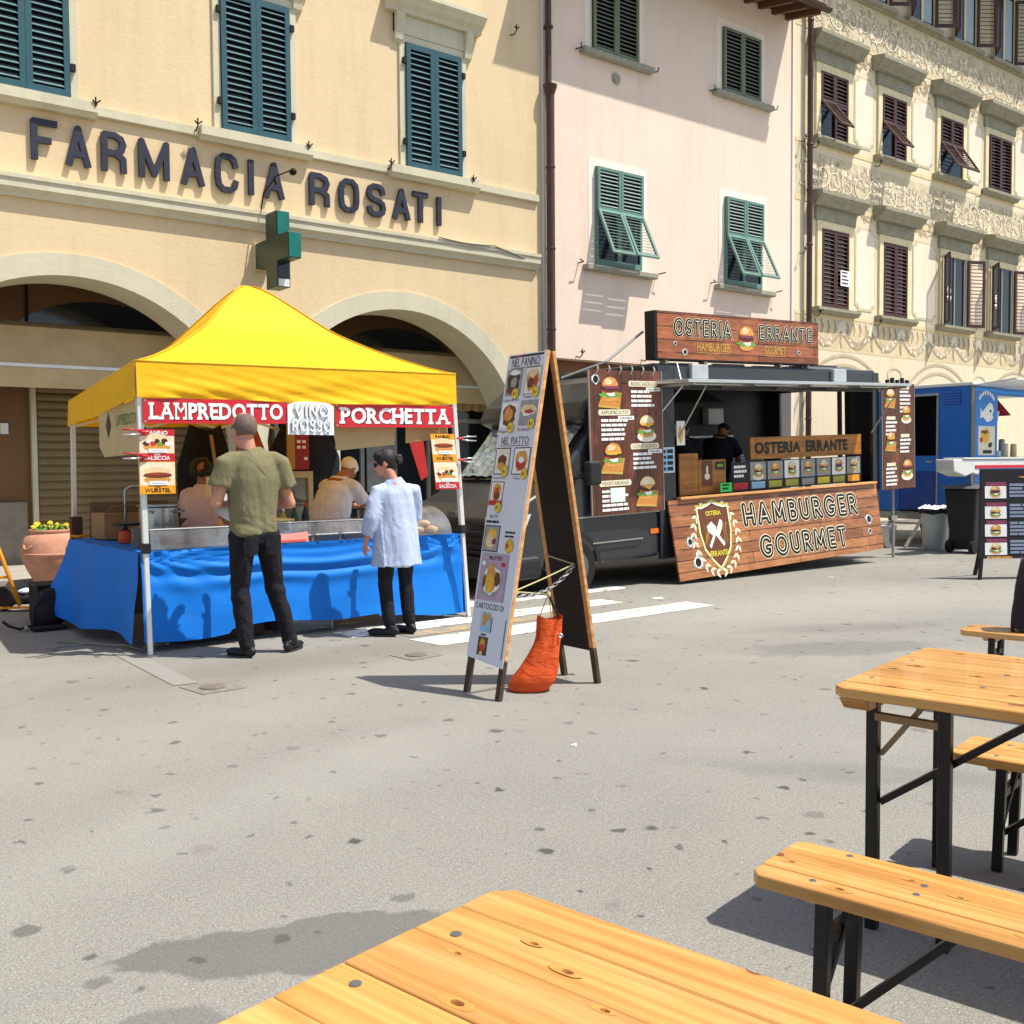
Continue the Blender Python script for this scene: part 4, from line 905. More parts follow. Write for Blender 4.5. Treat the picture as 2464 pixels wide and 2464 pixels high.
# ================================================================== FOLDING TABLES AND BENCHES
M_PINE = timber('varnished_pine', 'E2B06B', 'D49B51', 'AC7234', .40, 1., .25)
M_BLKST = mat('black_painted_steel', '1B1819', .38, .3, .2, 10, .1, 60, .5)
M_SCREW = mat('zinc_screw', '8D9494', .4, .8, .1, 20)
ANG = math.atan2(-.979, .205)
def plank_poly(x0, x1, y0, y1, c0, c1):
    P = []
    P += [(x0 + c0, y0), (x1 - c0, y0), (x1, y0 + c0)] if c0 else [(x0, y0), (x1, y0)]
    P += [(x1, y1 - c1), (x1 - c1, y1), (x0 + c1, y1), (x0, y1 - c1)] if c1 else [(x1, y1), (x0, y1)]
    if c0: P.append((x0, y0 + c0))
    return P
def plank_top(t, length, width, n, z, th, rc=.03):
    y = 0.; rnd = random.Random(n * 7 + int(length * 100)); ws = [rnd.uniform(.8, 1.2) for _ in range(n)]; sm = sum(ws)
    for i in range(n):
        w = ws[i] / sm * width
        mb = MB(); mb.prism([(px, py, z - th) for px, py in plank_poly(rnd.uniform(0, .002), length, y + .0006, y + w - .0006, rc if i == 0 else 0, rc if i == n - 1 else 0)], (0, 0, th + rnd.uniform(-.0008, .0008)))
        o = mb.build('plank', M_PINE, t, fixn=True, bevel=.004 if 0 < i < n - 1 else .007, segs=3); y += w
def bolts(t, pts, z):
    for (x, y) in pts:
        mb = MB(); mb.lathe([(.0085, z), (.0085, z + .0012), (.005, z + .0016)], (x, y, 0), 12); mb.build('bolt', M_SCREW, t)
M_KNOT = mat('pine_knot', '7A4420', .45, 0, .3, 120); M_KNOTR = mat('pine_knot_ring', '96602C', .45, 0, .25, 90); M_KNOTG = mat('grain_round_knot', 'C48C46', .42, 0, .2, 60)
def knots(t, pts, z):
    for i, (x, y, r) in enumerate(pts):
        mb = MB(); k = 1.35
        for j, (f, dz) in enumerate(((1.5, .0011), (.8, .0014), (.55, .0017))):
            mb.mi = j; mb.disc((x + .004 * j, y, z + dz), (1, 0, 0), (0, 1, 0), r * f * (k + .9 * (j == 0)), r * f * .82, 16, .12, i * 5 + j)
        mb.build('knot', [M_KNOTG, M_KNOTR, M_KNOT], t)
def beer_table(loc, label, width=.80, z=.77, kn=(), bl=()):
    t = thing('folding_table', label, 'table', (loc[0], loc[1], 0), 'varnished pine folding tables', (0, 0, ANG), True)
    plank_top(t, 2.2, width, 7, z, .034)
    for x in (.02, 2.08):
        mb = MB(); mb.prism([(x, .01, z - .036), (x, width - .01, z - .036), (x, width - .05, z - .075), (x, .05, z - .075)], (.085, 0, 0)); mb.build('end_batten', M_PINE, t, fixn=True, bevel=.005)
    for (lx, ly) in ((.09, .115), (.31, .10), (.09, width - .1), (1.95, .1), (1.95, width - .1)):
        mb = MB(); mb.bar((lx, ly, 0), (lx, ly, z - .036), .036, .034); mb.build('leg', M_BLKST, t, bevel=.003)
    mb = MB(); mb.bar((.10, .112, z - .10), (.30, .102, z - .10), .028, .022); mb.build('crossbar', mat('tan_primed_steel', '8E7350', .5, .2, .15, 10), t)
    mb = MB(); mb.bar((.11, .14, .40), (.55, .16, z - .05), .045, .02); mb.build('brace', M_BLKST, t)
    mb = MB(); mb.bar((.11, .13, z - .22), (.24, .125, z - .05), .022, .014); mb.build('stay', MATS['tan_primed_steel'], t)
    mb = MB(); mb.bar((1.95, .1, .25), (1.95, width - .1, .25), .03, .03); mb.build('crossbar', M_BLKST, t)
    bolts(t, bl, z); knots(t, kn, z)
    return t
def beer_bench(loc, label, length=2.2, width=.275, z=.48, kn=((.2, .2, .008), (.6, .1, .01)), bl=((.15, .05), (.15, .22))):
    t = thing('folding_bench', label, 'bench', (loc[0], loc[1], 0), 'varnished pine folding benches', (0, 0, ANG), True)
    plank_top(t, length, width, 4, z, .034, .022)
    for x in (.12, length - .2):
        mb = MB(); mb.prism([(x, .03, z - .036), (x, width - .03, z - .036), (x, width - .06, z - .06), (x, .06, z - .06)], (.07, 0, 0)); mb.build('end_batten', M_PINE, t, fixn=True)
    for x0, d in ((.17, 1), (length - .2, -1)):
        for y in (.045, width - .045):
            mb = MB(); mb.bar((x0 - d * .012, y, 0), (x0, y, z - .036), .034, .030); mb.build('leg', M_BLKST, t, bevel=.003)
        mb = MB(); mb.bar((x0, .06, z - .13), (x0, width - .06, z - .13), .026, .026); mb.build('crossbar', M_BLKST, t)
        mb = MB(); mb.bar((x0 - d * .006, .06, z - .26), (x0 + d * .02, width * .6, z - .05), .018, .012); mb.build('stay', M_BLKST, t)
        mb = MB(); mb.bar((x0 - d * .01, width * .35, .12), (x0 + d * .30, width * .4, z - .04), .034, .018); mb.build('brace', M_BLKST, t)
    bolts(t, bl, z); knots(t, kn, z)
    return t
C1 = Vector((.989, 1.307)); LD = Vector((.205, -.979)); WD = Vector((.979, .205))
p_ = C1 - WD * .80
beer_table((p_.x, p_.y), 'nearest pine table top filling the bottom of the picture', kn=((.195, .483, .010), (.103, .58, .005), (.168, .67, .006), (.254, .635, .008), (.349, .587, .006), (.42, .40, .008), (.5, .62, .005), (.05, .25, .009)), bl=((.065, .622), (.061, .434), (.065, .2)))
beer_table((2.674, 1.864), 'pine table with black steel legs on the right, behind the nearest bench', .84, kn=((.096, .466, .009), (.304, .415, .007), (.054, .379, .006), (.33, .78, .008), (.5, .2, .01), (.25, .12, .006), (.45, .62, .006)), bl=((.056, .555), (.054, .192), (.376, .488), (.37, .25)))
beer_bench((1.91, 1.556), 'nearest pine bench standing between the two tables', kn=((.205, .037, .011), (.05, .121, .008), (.313, .19, .005), (.43, .162, .007), (.6, .05, .008), (.75, .2, .009)), bl=((.148, .246), (.141, .046), (.351, .179), (.353, .119)))
beer_bench((3.47, 1.925), 'pine bench standing behind the right-hand table', width=.29, z=.41)
beer_bench((5.66, 3.085), 'farthest pine bench at the right edge, beyond the tables')
# added dark cloth bundle standing in for a person seated on the far bench
mb = MB()
def sitterf(u, v):
    a = u * 2 * math.pi; r = (.17 - .05 * v) * (1 + .12 * math.sin(3 * a + 4 * v)); c = Vector((5.95, 2.78, .485))
    return c + Vector((r * math.cos(a) * .9, r * math.sin(a) * .7, .40 * v + .02 * math.sin(5 * a)))
mb.grid(sitterf, 20, 8); mb.poly([sitterf(i / 20, 0) for i in range(20)]); mb.poly([sitterf(i / 20, 1) for i in range(20)][::-1])
tag(mb.build('sitter_stand_in', mat('dark_plum_cloth', '2A2228', .8, 0, .2, 14, .4, 30), smooth=True), 'dark cloth bundle standing in for a seated person on the farthest bench at the picture edge', 'bag')

# ================================================================== PINE MENU TRESTLE (A-board)
ab = thing('menu_board', 'tall pine trestle board with white menu of photographed sandwiches', 'menu board', (4.17, 5.15, 0))
M_PINEEDGE = timber('raw_pine_edge', 'E7B478', 'D9A063', 'B57B40', .6, .8, 0, False)
M_DKBOARD = mat('dark_brown_board', '241A14', .75, 0, .35, 5, .2, 40)
M_LEGDK = mat('weathered_leg_wood', '4A3B2E', .8, 0, .4, 14, .3, 40)
fT, fB = Vector((4.165, 0, 2.17)), Vector((3.76, 0, 0)); bT, bB = Vector((4.205, 0, 2.165)), Vector((4.585, 0, 0))
Y0, Y1 = 4.985, 5.345
def on(a, b, z, y, off=0):
    f = z / a.z; q = b + (a - b) * f; return Vector((q.x + off, y, z))
for (a, b, sgn) in ((fT, fB, -1), (bT, bB, 1)):
    for y in (Y0, Y1):
        y2 = y + (.012 if y == Y0 else -.012)
        mb = MB(); mb.bar(on(a, b, .0, y2), on(a, b, .24, y2), .03, .045, (0, 1, 0)); mb.build('leg', M_LEGDK, ab, bevel=.003)
        mb = MB(); mb.bar(on(a, b, .242, y2), on(a, b, a.z, y2), .026, .040, (0, 1, 0)); mb.build('stile', M_PINEEDGE, ab, bevel=.003)
    d = Vector((0, Y1 - Y0 - .03, 0))
    mb = MB(); q = [on(a, b, .22, Y0 + .015, -.012), on(a, b, .22, Y0 + .015, .012), on(a, b, 2.15, Y0 + .015, .012), on(a, b, 2.15, Y0 + .015, -.012)]
    mb.prism(q, d); mb.build('panel', M_DKBOARD, ab, fixn=True)
uyf = (fT - fB).normalized()
o_ = on(fT, fB, .195, Y1 + .012); nrm = Vector((0, -1, 0)).cross(uyf); o_ = o_ + nrm * .024
PL = Plane(o_, (0, -1, 0), uyf); BW, BH = .385, 2.0
mb = MB(); mb.prism([PL.p(0, 0.03, -3), PL.p(BW, 0, -3), PL.p(BW, BH, -3), PL.p(0, BH, -3)], nrm * .003)
sheet = mb.build('menu_sheet', mat('white_laminated_menu', 'D9DCE6', .35, 0, .04, 5, spec=.5), ab, fixn=True)
def T(txt, a, b, w, h, m='ink', off=.0, k=2., sh=0.):
    mb = MB(); PL.text(mb, txt, a, b, w, h, k, off, 1., sh); mb.build('lettering', PR[m], sheet)
def photo(a, b, w, h, bgc, blobs, badge=None, frame='grey'):
    mb = MB(); use(mb, frame); PL.rect(mb, a, a + w, b, b + h, 1.); use(mb, bgc); PL.rect(mb, a + w * .05, a + w * .95, b + h * .04, b + h * .96, 1.6)
    for j, (c, x, y, rx, ry) in enumerate(blobs): use(mb, c); PL.blob(mb, a + w * x, b + h * y, w * rx, h * ry, 2.2 + .35 * j, 16, .16, j + int(a * 100))
    mb.build('dish_photo', PM, sheet)
    if badge:
        mb = MB(); use(mb, 'gold'); PL.blob(mb, *badge, .036, .036, 7); use(mb, 'yellow'); PL.blob(mb, *badge, .030, .030, 7.5); use(mb, 'red'); PL.blob(mb, badge[0] - .012, badge[1], .008, .014, 8); use(mb, 'olive'); PL.blob(mb, badge[0] + .010, badge[1], .010, .014, 8); mb.build('price_badge', PM, sheet)
mb = MB(); use(mb, 'ink'); PL.rect(mb, .02, BW - .02, BH - .022, BH - .008, 1); use(mb, 'red'); PL.rect(mb, .09, .14, BH - .022, BH - .008, 1.6); mb.build('printed_line', PM, sheet)
T('NEL PANINO:', .05, BH - .085, .29, .058, 'brown'); T('NEL PIATTO:', .05, BH - .595, .29, .05, 'brown')
mb = MB(); use(mb, 'brown'); PL.rect(mb, .05, .34, BH - .095, BH - .091, 2); PL.rect(mb, .05, .34, BH - .605, BH - .601, 2); mb.build('printed_line', PM, sheet)
photo(.015, BH - .275, .165, .18, 'grey', [('patty', .45, .5, .4, .42), ('white', .5, .85, .3, .1), ('grey', .5, .5, .2, .2), ('brown', .4, .2, .3, .15)], (.130, BH - .262))
photo(.205, BH - .272, .165, .178, 'plate', [('bun', .5, .5, .38, .4), ('bun2', .5, .75, .3, .16), ('tom', .7, .5, .12, .2), ('brown', .4, .4, .2, .2)], (.338, BH - .262))
photo(.01, BH - .485, .165, .165, 'white', [('brown', .5, .5, .42, .44), ('bun', .45, .55, .25, .3)], (.130, BH - .485), 'white')
photo(.20, BH - .475, .175, .165, 'grey', [('cream', .5, .6, .44, .2), ('bun2', .5, .66, .4, .16), ('tom', .55, .55, .25, .08), ('white', .4, .42, .2, .06)], (.338, BH - .465))
photo(.01, BH - .79, .155, .175, 'plate', [('brown', .5, .45, .3, .3), ('bun', .5, .3, .3, .15), ('cream', .55, .85, .4, .08)], (.135, BH - .77), 'ink')
photo(.20, BH - .79, .17, .175, 'white', [('bun', .5, .5, .34, .38), ('tom', .5, .35, .3, .2), ('white', .5, .55, .16, .12)], (.335, BH - .785), 'ink')
T('Lampredotto', .01, BH - .315, .16, .024, 'onion'); T('Trippa', .21, BH - .302, .09, .026, 'onion'); T('Poppa', .01, BH - .522, .08, .026, 'onion'); T('Porchetta', .20, BH - .51, .12, .024, 'onion')
T('Lampredotto', .01, BH - .822, .13, .020, 'onion'); T('Trippa', .225, BH - .825, .07, .022, 'onion')
photo(.01, BH - .98, .135, .145, 'plate', [('bun', .5, .5, .32, .44), ('brown', .5, .4, .2, .25), ('tom', .5, .6, .14, .14)], (.115, BH - 1.005), 'brown')
mb = MB(); use(mb, 'red'); PL.rect(mb, .01, .145, BH - .99, BH - .96, 6); mb.build('printed_band', PM, sheet)
T('PIATTI', .04, BH - 1.075, .08, .022); lines(PL, .012, BH - 1.105, .14, 1, sheet, PR['ink'], .02, .016)
photo(.01, BH - 1.29, .16, .17, 'grey', [('chee', .5, .5, .3, .4), ('bun2', .45, .4, .3, .25), ('onion', .7, .4, .15, .12)], None, 'ink')
mb = MB(); use(mb, 'gold'); PL.blob(mb, .285, BH - 1.245, .045, .045, 3); use(mb, 'chee'); PL.blob(mb, .285, BH - 1.245, .038, .038, 3.5); use(mb, 'red'); PL.blob(mb, .265, BH - 1.245, .012, .018, 4); mb.build('price_badge', PM, sheet)
lines(PL, .225, BH - 1.165, .13, 2, sheet, PR['ink'], .025, .012, seed=4)
mb = MB(); use(mb, 'pink'); PL.rect(mb, .025, .300, BH - 1.60, BH - 1.30, 6); dp = mb.build('dish_poster', PM, sheet)
T('PIATTO', .105, BH - 1.342, .13, .026, 'ink', .02, 8)
mb = MB()
for j, (c, x, y, rx, ry) in enumerate([('grey', .16, .13, .105, .105), ('white', .16, .13, .09, .09), ('bun', .15, .14, .055, .095), ('chee', .14, .11, .04, .06), ('brown', .22, .14, .03, .05), ('brown', .085, .12, .012, .045), ('red', .26, .235, .020, .014), ('white', .06, .235, .022, .016)]): use(mb, c); PL.blob(mb, x, BH - 1.60 + y, rx, ry, 7 + .4 * j, 16, .14, j)
mb.build('dish_photo', PM, sheet)
T('CARTOCCIO DI', .025, BH - 1.655, .29, .036)
mb = MB(); use(mb, 'blue'); PL.rect(mb, .10, .20, BH - 1.80, BH - 1.675, 2); use(mb, 'bun'); PL.blob(mb, .14, BH - 1.72, .025, .045, 2.6, 14, .2, 2); use(mb, 'gold'); PL.blob(mb, .175, BH - 1.705, .022, .022, 3); use(mb, 'ink'); PL.rect(mb, .21, .218, BH - 1.80, BH - 1.70, 2); mb.build('dish_photo', PM, sheet)
photo(.10, BH - 1.945, .10, .115, 'brown', [('bun', .5, .6, .3, .3), ('tom', .5, .4, .25, .2), ('bun2', .45, .1, .15, .12)], None, 'ink')
lines(PL, .12, BH - 1.822, .06, 1, sheet, PR['ink'], .02, .01)
mb = MB(); use(mb, 'ink'); PL.rect(mb, .355, .362, BH - 1.95, BH - 1.70, 2); mb.build('tape', PM, sheet)
# rope, chain and a weighted bag that keep the trestle from spreading
M_ROPE = mat('pale_rope', 'C9B88A', .8, 0, .2, 60); M_CHAIN = mat('steel_chain', 'B9BABC', .35, .8, .15, 30)
pA, pB = on(fT, fB, .66, Y0 + .05, .03), on(bT, bB, .80, Y0 + .05, -.03); pC = on(bT, bB, .84, Y1 - .05, -.03)
mb = MB(); mb.tube([pA, (pA + pB) / 2 + Vector((0, 0, -.004)), pB, pC], .005, 6); mb.tube([pA, pA + Vector((.02, .10, .1))], .004, 5); mb.build('rope', M_ROPE, ab)
n_ = 17
for i in range(n_):
    f = (i + .5) / n_; c = pA.lerp(pB, f) + Vector((0, 0, -.075 * 4 * f * (1 - f) - .01)); d = (pB - pA).normalized()
    up = Vector((0, 0, 1)) if i % 2 else Vector((0, 1, 0)); mb = MB()
    ring = [c + d * (.026 * math.cos(a)) + up * (.011 * math.sin(a)) for a in [2 * math.pi * j / 10 for j in range(11)]]
    mb.tube(ring, .0035, 5, False); mb.build('chain_link', M_CHAIN, ab)
bk = Vector((4.20, 5.04, .62)); mb = MB(); mb.tube([pA, bk], .005, 6); mb.tube([bk, (4.15, 5.08, .46)], .004, 5); mb.tube([bk, (4.22, 5.03, .46)], .004, 5); mb.ell(bk, .016, .016, .022, 8, 6); mb.build('rope', M_ROPE, ab)
mb = MB(); mb.tube([bk, (4.26, 5.01, .47)], .008, 6); mb.build('strap', M_DKBOARD, ab)
M_ORANGE = fabric('orange_bag_cloth', 'E65A22', .10, .1, 7, .6)
OBX = [(0, -.12, .12, .085), (.06, -.135, .15, .10), (.15, -.11, .18, .105), (.3, -.053, .195, .095), (.45, -.01, .20, .08), (.6, .027, .203, .065), (.75, .054, .212, .05), (.88, .058, .218, .04), (1, .060, .224, .034)]
def obag(u, v):
    a = u * 2 * math.pi; r_ = Vector((.79, -.613, 0)); f_ = Vector((.613, .79, 0))
    for (p, q) in zip(OBX, OBX[1:]):
        if v <= q[0] + 1e-6: t = (v - p[0]) / (q[0] - p[0]); xl, xr, th = (p[k] + (q[k] - p[k]) * t for k in (1, 2, 3)); break
    c = (xl + xr) / 2; hw = (xr - xl) / 2; ca, sa = math.cos(a), math.sin(a)
    ca = math.copysign(abs(ca) ** .75, ca)
    cr = abs(noise.noise(Vector((ca * 2.4 + v * 1.3, sa * 1.7, v * 2.8)))) ; f = 1 + .16 * (cr - .15) * min(1, v * 6)
    crease = .02 * math.exp(-((ca - .15 - .5 * (v - .5)) / .10) ** 2) * (sa < 0) * max(0, v - .25) * 2
    return Vector((4.09, 5.115, .004 + .47 * v + .025 * math.sin(2 * a + .6) * max(0, v - .85) * 4)) + r_ * (c + hw * f * ca) + f_ * (th * f * sa + crease)
mb = MB(); mb.grid(obag, 40, 22); mb.poly([obag(i / 40, 0) for i in range(40)][::-1])
bg_ = thing('orange_bag', 'orange cloth bag weighing down the pine menu board', 'bag', (4.15, 5.1, 0))
o = mb.build('bag_cloth', M_ORANGE, bg_, smooth=True)
mb = MB(); mb.lathe([(.014, 0), (.016, .004), (.010, .007), (.006, .004)], (0, 0, 0), 12); g = inst('grommet', mb.mesh('grommet', M_CHAIN), bg_, (4.23 - 4.15, 4.955 - 5.1, .36), (R(78), 0, R(-38)))
# ================================================================== YELLOW MARKET TENT
tent = thing('market_tent', 'yellow pop-up market tent over the sandwich stall', 'tent', (4.1, 9.2, 0))
M_YEL = fabric('yellow_tent_cloth', 'FFC51C', .18, .05, 2.5, .30)
M_ALU = mat('white_aluminium_tube', 'E6E6E4', .32, .35, .05, 6)
FL, FR, BR, BL = Vector((2.53, 7.87, 2.25)), Vector((5.45, 7.87, 2.29)), Vector((5.76, 10.72, 2.20)), Vector((2.745, 10.56, 2.09))
PEAK = Vector((4.04, 9.3, 3.17))
GT = [(0, 0), (.12, .07), (.25, .165), (.38, .275), (.5, .39), (.58, .475), (.67, .60), (.76, .73), (.85, .86), (.93, .955), (1, 1.0)]
def gcurve(t):
    for (a, b), (c, d) in zip(GT, GT[1:]):
        if t <= c: return b + (d - b) * (t - a) / (c - a)
    return 1.
def canopy(s, t):
    u, v = (s + 1) / 2, (t + 1) / 2
    p = FL.lerp(FR, u).lerp(BL.lerp(BR, u), v); c = (FL + FR + BL + BR) / 4
    k = 1 - max(abs(s), abs(t)); off = (PEAK - c); q = p + Vector((off.x, off.y, 0)) * k
    z = p.z + (PEAK.z - c.z) * gcurve(k)
    edge = abs(abs(s) - abs(t)) / max(1e-6, max(abs(s), abs(t)))
    w = .014 * noise.noise(Vector((q.x * 2.2, q.y * 2.2, z * 3))) * min(1, 6 * k) * edge
    sag = -.045 * math.sin(edge * math.pi / 2) * (4 * k * (1 - k))
    return Vector((q.x, q.y, z + w + sag))
def side(sx, sy, tx, ty):
    def f(e, k):
        r = 1 - k; m = (2 * e - 1) * r
        return canopy(sx * r + tx * m, sy * r + ty * m)
    return f
mb = MB(); [mb.grid(side(*a), 48, 36) for a in ((0, -1, 1, 0), (1, 0, 0, 1), (0, 1, -1, 0), (-1, 0, 0, -1))]; cn = mb.build('canopy', M_YEL, tent, smooth=True); wm_ = cn.modifiers.new('weld', 'WELD'); wm_.merge_threshold = .002
for cnr in ((-1, -1), (1, -1), (1, 1), (-1, 1)):
    mb = MB(); P = [canopy(cnr[0] * (1 - k / 30), cnr[1] * (1 - k / 30)) + Vector((0, 0, .004)) for k in range(30)]; mb.tube(P, .011, 6, True, .5); mb.build('hip_seam', mat('yellow_seam_tape', 'E0A810', .6), tent, smooth=True)
for a_, c_ in ((FL, FR), (FL, BL), (FR, BR)):
    mb = MB(); mb.tube([a_.lerp(c_, t / 20) + Vector((0, -.004 if a_ is FL and c_ is FR else 0, .006)) for t in range(21)], .009, 6); mb.build('eave_seam', MATS['yellow_seam_tape'], tent, smooth=True)
def valance(a, b, h0, h1, out, seed, name='valance'):
    d = (b - a); L_ = d.length; d.normalize(); n = Vector((d.y, -d.x, 0)) * out
    def f(u, v):
        p = a.lerp(b, u); w = .016 * noise.noise(Vector((u * L_ * 1.3, v * 3.0 + u * 4, seed))) + .012 * math.sin(u * 9 + v * 7 + seed) * (v + .2) + .008 * math.sin((u * 3 - v * 1.4) * 16 + seed)
        edge = min(1, 12 * u, 12 * (1 - u))
        sag = .012 * math.sin(u * math.pi * 2 + 1) * v
        return p + n * (.006 + w * edge * v + .012 * v) + Vector((0, 0, .012 - v * (h0 + (h1 - h0) * u) + sag))
    mb = MB(); mb.grid(f, 80, 12); return mb.build(name, M_YEL, tent, smooth=True)
valance(FL, FR, .29, .295, 1, 1.3); valance(FR, BR, .29, .26, 1, 4.1); valance(BR, BL, .26, .26, 1, 2.2); valance(BL, FL, .26, .29, 1, 6.4)
for top, bot in ((Vector((2.553, 7.90, 2.22)), Vector((2.60, 7.90, 0))), (Vector((5.43, 7.90, 2.26)), Vector((5.645, 7.97, 0))), (Vector((5.73, 10.69, 2.18)), Vector((5.75, 10.7, 0))), (Vector((2.77, 10.53, 2.07)), Vector((2.75, 10.54, 0)))):
    m_ = top.lerp(bot, .62)
    mb = MB(); mb.bar(top, m_, .042, .042, (0, 1, 0)); lg = mb.build('leg', M_ALU, tent, bevel=.003)
    mb = MB(); mb.bar(m_, bot + Vector((0, 0, .012)), .034, .034, (0, 1, 0)); mb.build('inner_tube', M_ALU, lg, bevel=.003)
    mb = MB(); mb.box(bot.x - .05, bot.x + .05, bot.y - .05, bot.y + .05, .001, .012); mb.build('foot_plate', M_GREYMET, lg)
    if bot.y < 9: mb = MB(); mb.box(m_.x - .032, m_.x + .032, m_.y - .032, m_.y + .032, m_.z - .05, m_.z + .03); mb.build('lock', mat('black_plastic', '1C1B1E', .45), lg, bevel=.006)
def scissor(a, b, z0, z1, n):
    mb = MB()
    for i in range(n):
        p, q = a.lerp(b, i / n), a.lerp(b, (i + 1) / n)
        mb.bar((p.x, p.y, z0), (q.x, q.y, z1), .012, .025); mb.bar((p.x, p.y + .014, z1), (q.x, q.y + .014, z0), .012, .025)
    mb.build('truss', M_ALU, tent)
scissor(Vector((2.56, 7.93, 0)), Vector((5.43, 7.93, 0)), 2.0, 2.2, 4); scissor(Vector((2.79, 10.5, 0)), Vector((5.7, 10.65, 0)), 1.86, 2.06, 4); scissor(Vector((2.58, 7.95, 0)), Vector((2.79, 10.5, 0)), 1.95, 2.12, 4)
mb = MB(); mb.bar((4.1, 9.25, 2.05), (4.1, 9.28, 3.08), .035, .035); mb.build('centre_pole', M_ALU, tent)
for a in (Vector((2.56, 7.92, 2.15)), Vector((5.43, 7.92, 2.2)), Vector((5.7, 10.65, 2.1)), Vector((2.79, 10.5, 2.0))):
    mb = MB(); mb.bar(a, (4.1, 9.26, 2.2), .02, .03); mb.build('rafter_bar', M_ALU, tent)

# ------------------------------------------------------------------ banners and notices
M_BRED = mat('red_vinyl_banner', 'C9202C', .4, 0, .06, 3, spec=.5); M_BWHT = mat('white_vinyl', 'F7F5F0', .45, 0, .03, 5)
M_SHADOWR = mat('dark_red_letter_edge', '6E1220', .5)
def serif_word(mb, pl, txt, a, b, w, h, k, off):
    """fat slab-serif lettering: bold glyphs with feet added"""
    vs, fs = text_mesh(txt, off, 0., 1.05); x0 = min(v[0] for v in vs); x1 = max(v[0] for v in vs); y0 = min(v[1] for v in vs); y1 = max(v[1] for v in vs)
    kx, ky = w / (x1 - x0), h / (y1 - y0)
    mb.add([pl.p(a + (v[0] - x0) * kx, b + (v[1] - y0) * ky, k) for v in vs], fs)
    isl = []
    for g in islands(vs, fs):
        xs = [vs[i][0] for f in g for i in f]; isl.append((min(xs), max(xs)))
    isl.sort(); s_ = .052 * (1 / 1.); foot = .12
    for ch, (p, q) in zip(txt.replace(' ', ''), isl):
        wd = q - p; F = []
        st = .10
        L_, R_ = p + st * .7, q - st * .7
        if ch == 'L': F = [(L_, 0), (L_, 1)]
        elif ch in 'PF': F = [(L_, 0), (L_, 1)]
        elif ch in 'ED': F = [(L_, 0), (L_, 1)]
        elif ch == 'R': F = [(L_, 0), (L_, 1), (R_, 0)]
        elif ch in 'AH': F = [(L_, 0), (R_, 0)] + ([(L_, 1), (R_, 1)] if ch == 'H' else [((L_ + R_) / 2, 1)])
        elif ch == 'M': F = [(L_, 0), (R_, 0), (L_, 1), (R_, 1)]
        elif ch == 'T': F = [((p + q) / 2, 0)]
        for (cx, tp) in F:
            yy = y1 - foot if tp else y0
            mb.poly([pl.p(a + (cx - .15 - x0) * kx, b + (yy - y0) * ky, k + .15), pl.p(a + (cx + .15 - x0) * kx, b + (yy - y0) * ky, k + .15), pl.p(a + (cx + .15 - x0) * kx, b + (yy + foot - y0) * ky, k + .15), pl.p(a + (cx - .15 - x0) * kx, b + (yy + foot - y0) * ky, k + .15)])
def banner(name, label, x0, x1, z0, z1, y, txt, rise=0., pad=(.05, .03)):
    t = thing(name, label, 'banner', (x0, y, z0), 'red banners along the tent edge')
    d = Vector((x1 - x0, 0, rise)); L_ = d.length; pl = Plane((x0, y - .004, z0), d, (0, 0, 1))
    mb = MB(); mb.prism([(x0, y, z0), (x1, y, z0 + rise), (x1, y, z1 + rise), (x0, y, z1)], (0, -.004, 0)); mb.build('vinyl', M_BRED, t, fixn=True)
    h = z1 - z0
    mb = MB(); serif_word(mb, pl, txt, pad[0] + .006, pad[1] - .006, L_ - 2 * pad[0], h - 2 * pad[1], 1.2, .05); mb.build('letter_edge', M_SHADOWR, t)
    mb = MB(); serif_word(mb, pl, txt, pad[0], pad[1], L_ - 2 * pad[0], h - 2 * pad[1], 2.2, .035); mb.build('lettering', M_BWHT, t)
    for a, b in ((.015, .015), (L_ - .015, .015), (.015, h - .015), (L_ - .015, h - .015)):
        mb = MB(); pl.blob(mb, a, b, .008, .008, 2, 10); mb.build('eyelet', M_CHAIN, t)
banner('stall_banner', 'red banner with white letters LAMPREDOTTO under the tent edge', 2.575, 3.765, 1.785, 1.975, 7.865, 'LAMPREDOTTO', .02)
banner('stall_banner', 'red banner with white letters PORCHETTA under the tent edge', 4.20, 5.42, 1.785, 1.985, 7.865, 'PORCHETTA', .015)
vr = thing('handwritten_notice', 'white sheet with hand-drawn words VINO ROSSO between the red banners', 'notice', (3.76, 7.85, 1.72))
PLv = Plane((3.752, 7.846, 1.715), (1, 0, .0), (0, 0, 1))
mb = MB(); mb.grid(lambda u, v: (3.752 + .425 * u, 7.85 - .010 * math.sin(u * 3.1), 1.715 + .275 * v - .03 * abs(2 * u - 1) ** 4 * v), 10, 6); mb.build('sheet', mat('white_card', 'EEF3F6', .5, 0, .02, 5), vr)
PLv = Plane((3.752, 7.836, 1.715), (1, 0, .0), (0, 0, 1))
PR['pen'] = mat('grey_felt_pen', '4C5E78', .6)
for w_, a, b, w, h in (('VINO', .05, .145, .33, .105), ('ROSSO', .03, .02, .365, .115)):
    inline(PLv, w_, a, b, w, h, vr, 'pen', 'white', (.27, .19, .0001), .40)
M_CLAMPR = mat('red_plastic_clamp', 'C4232B', .35); M_CLAMPW = mat('chromed_clamp', 'D8D8DA', .25, .7)
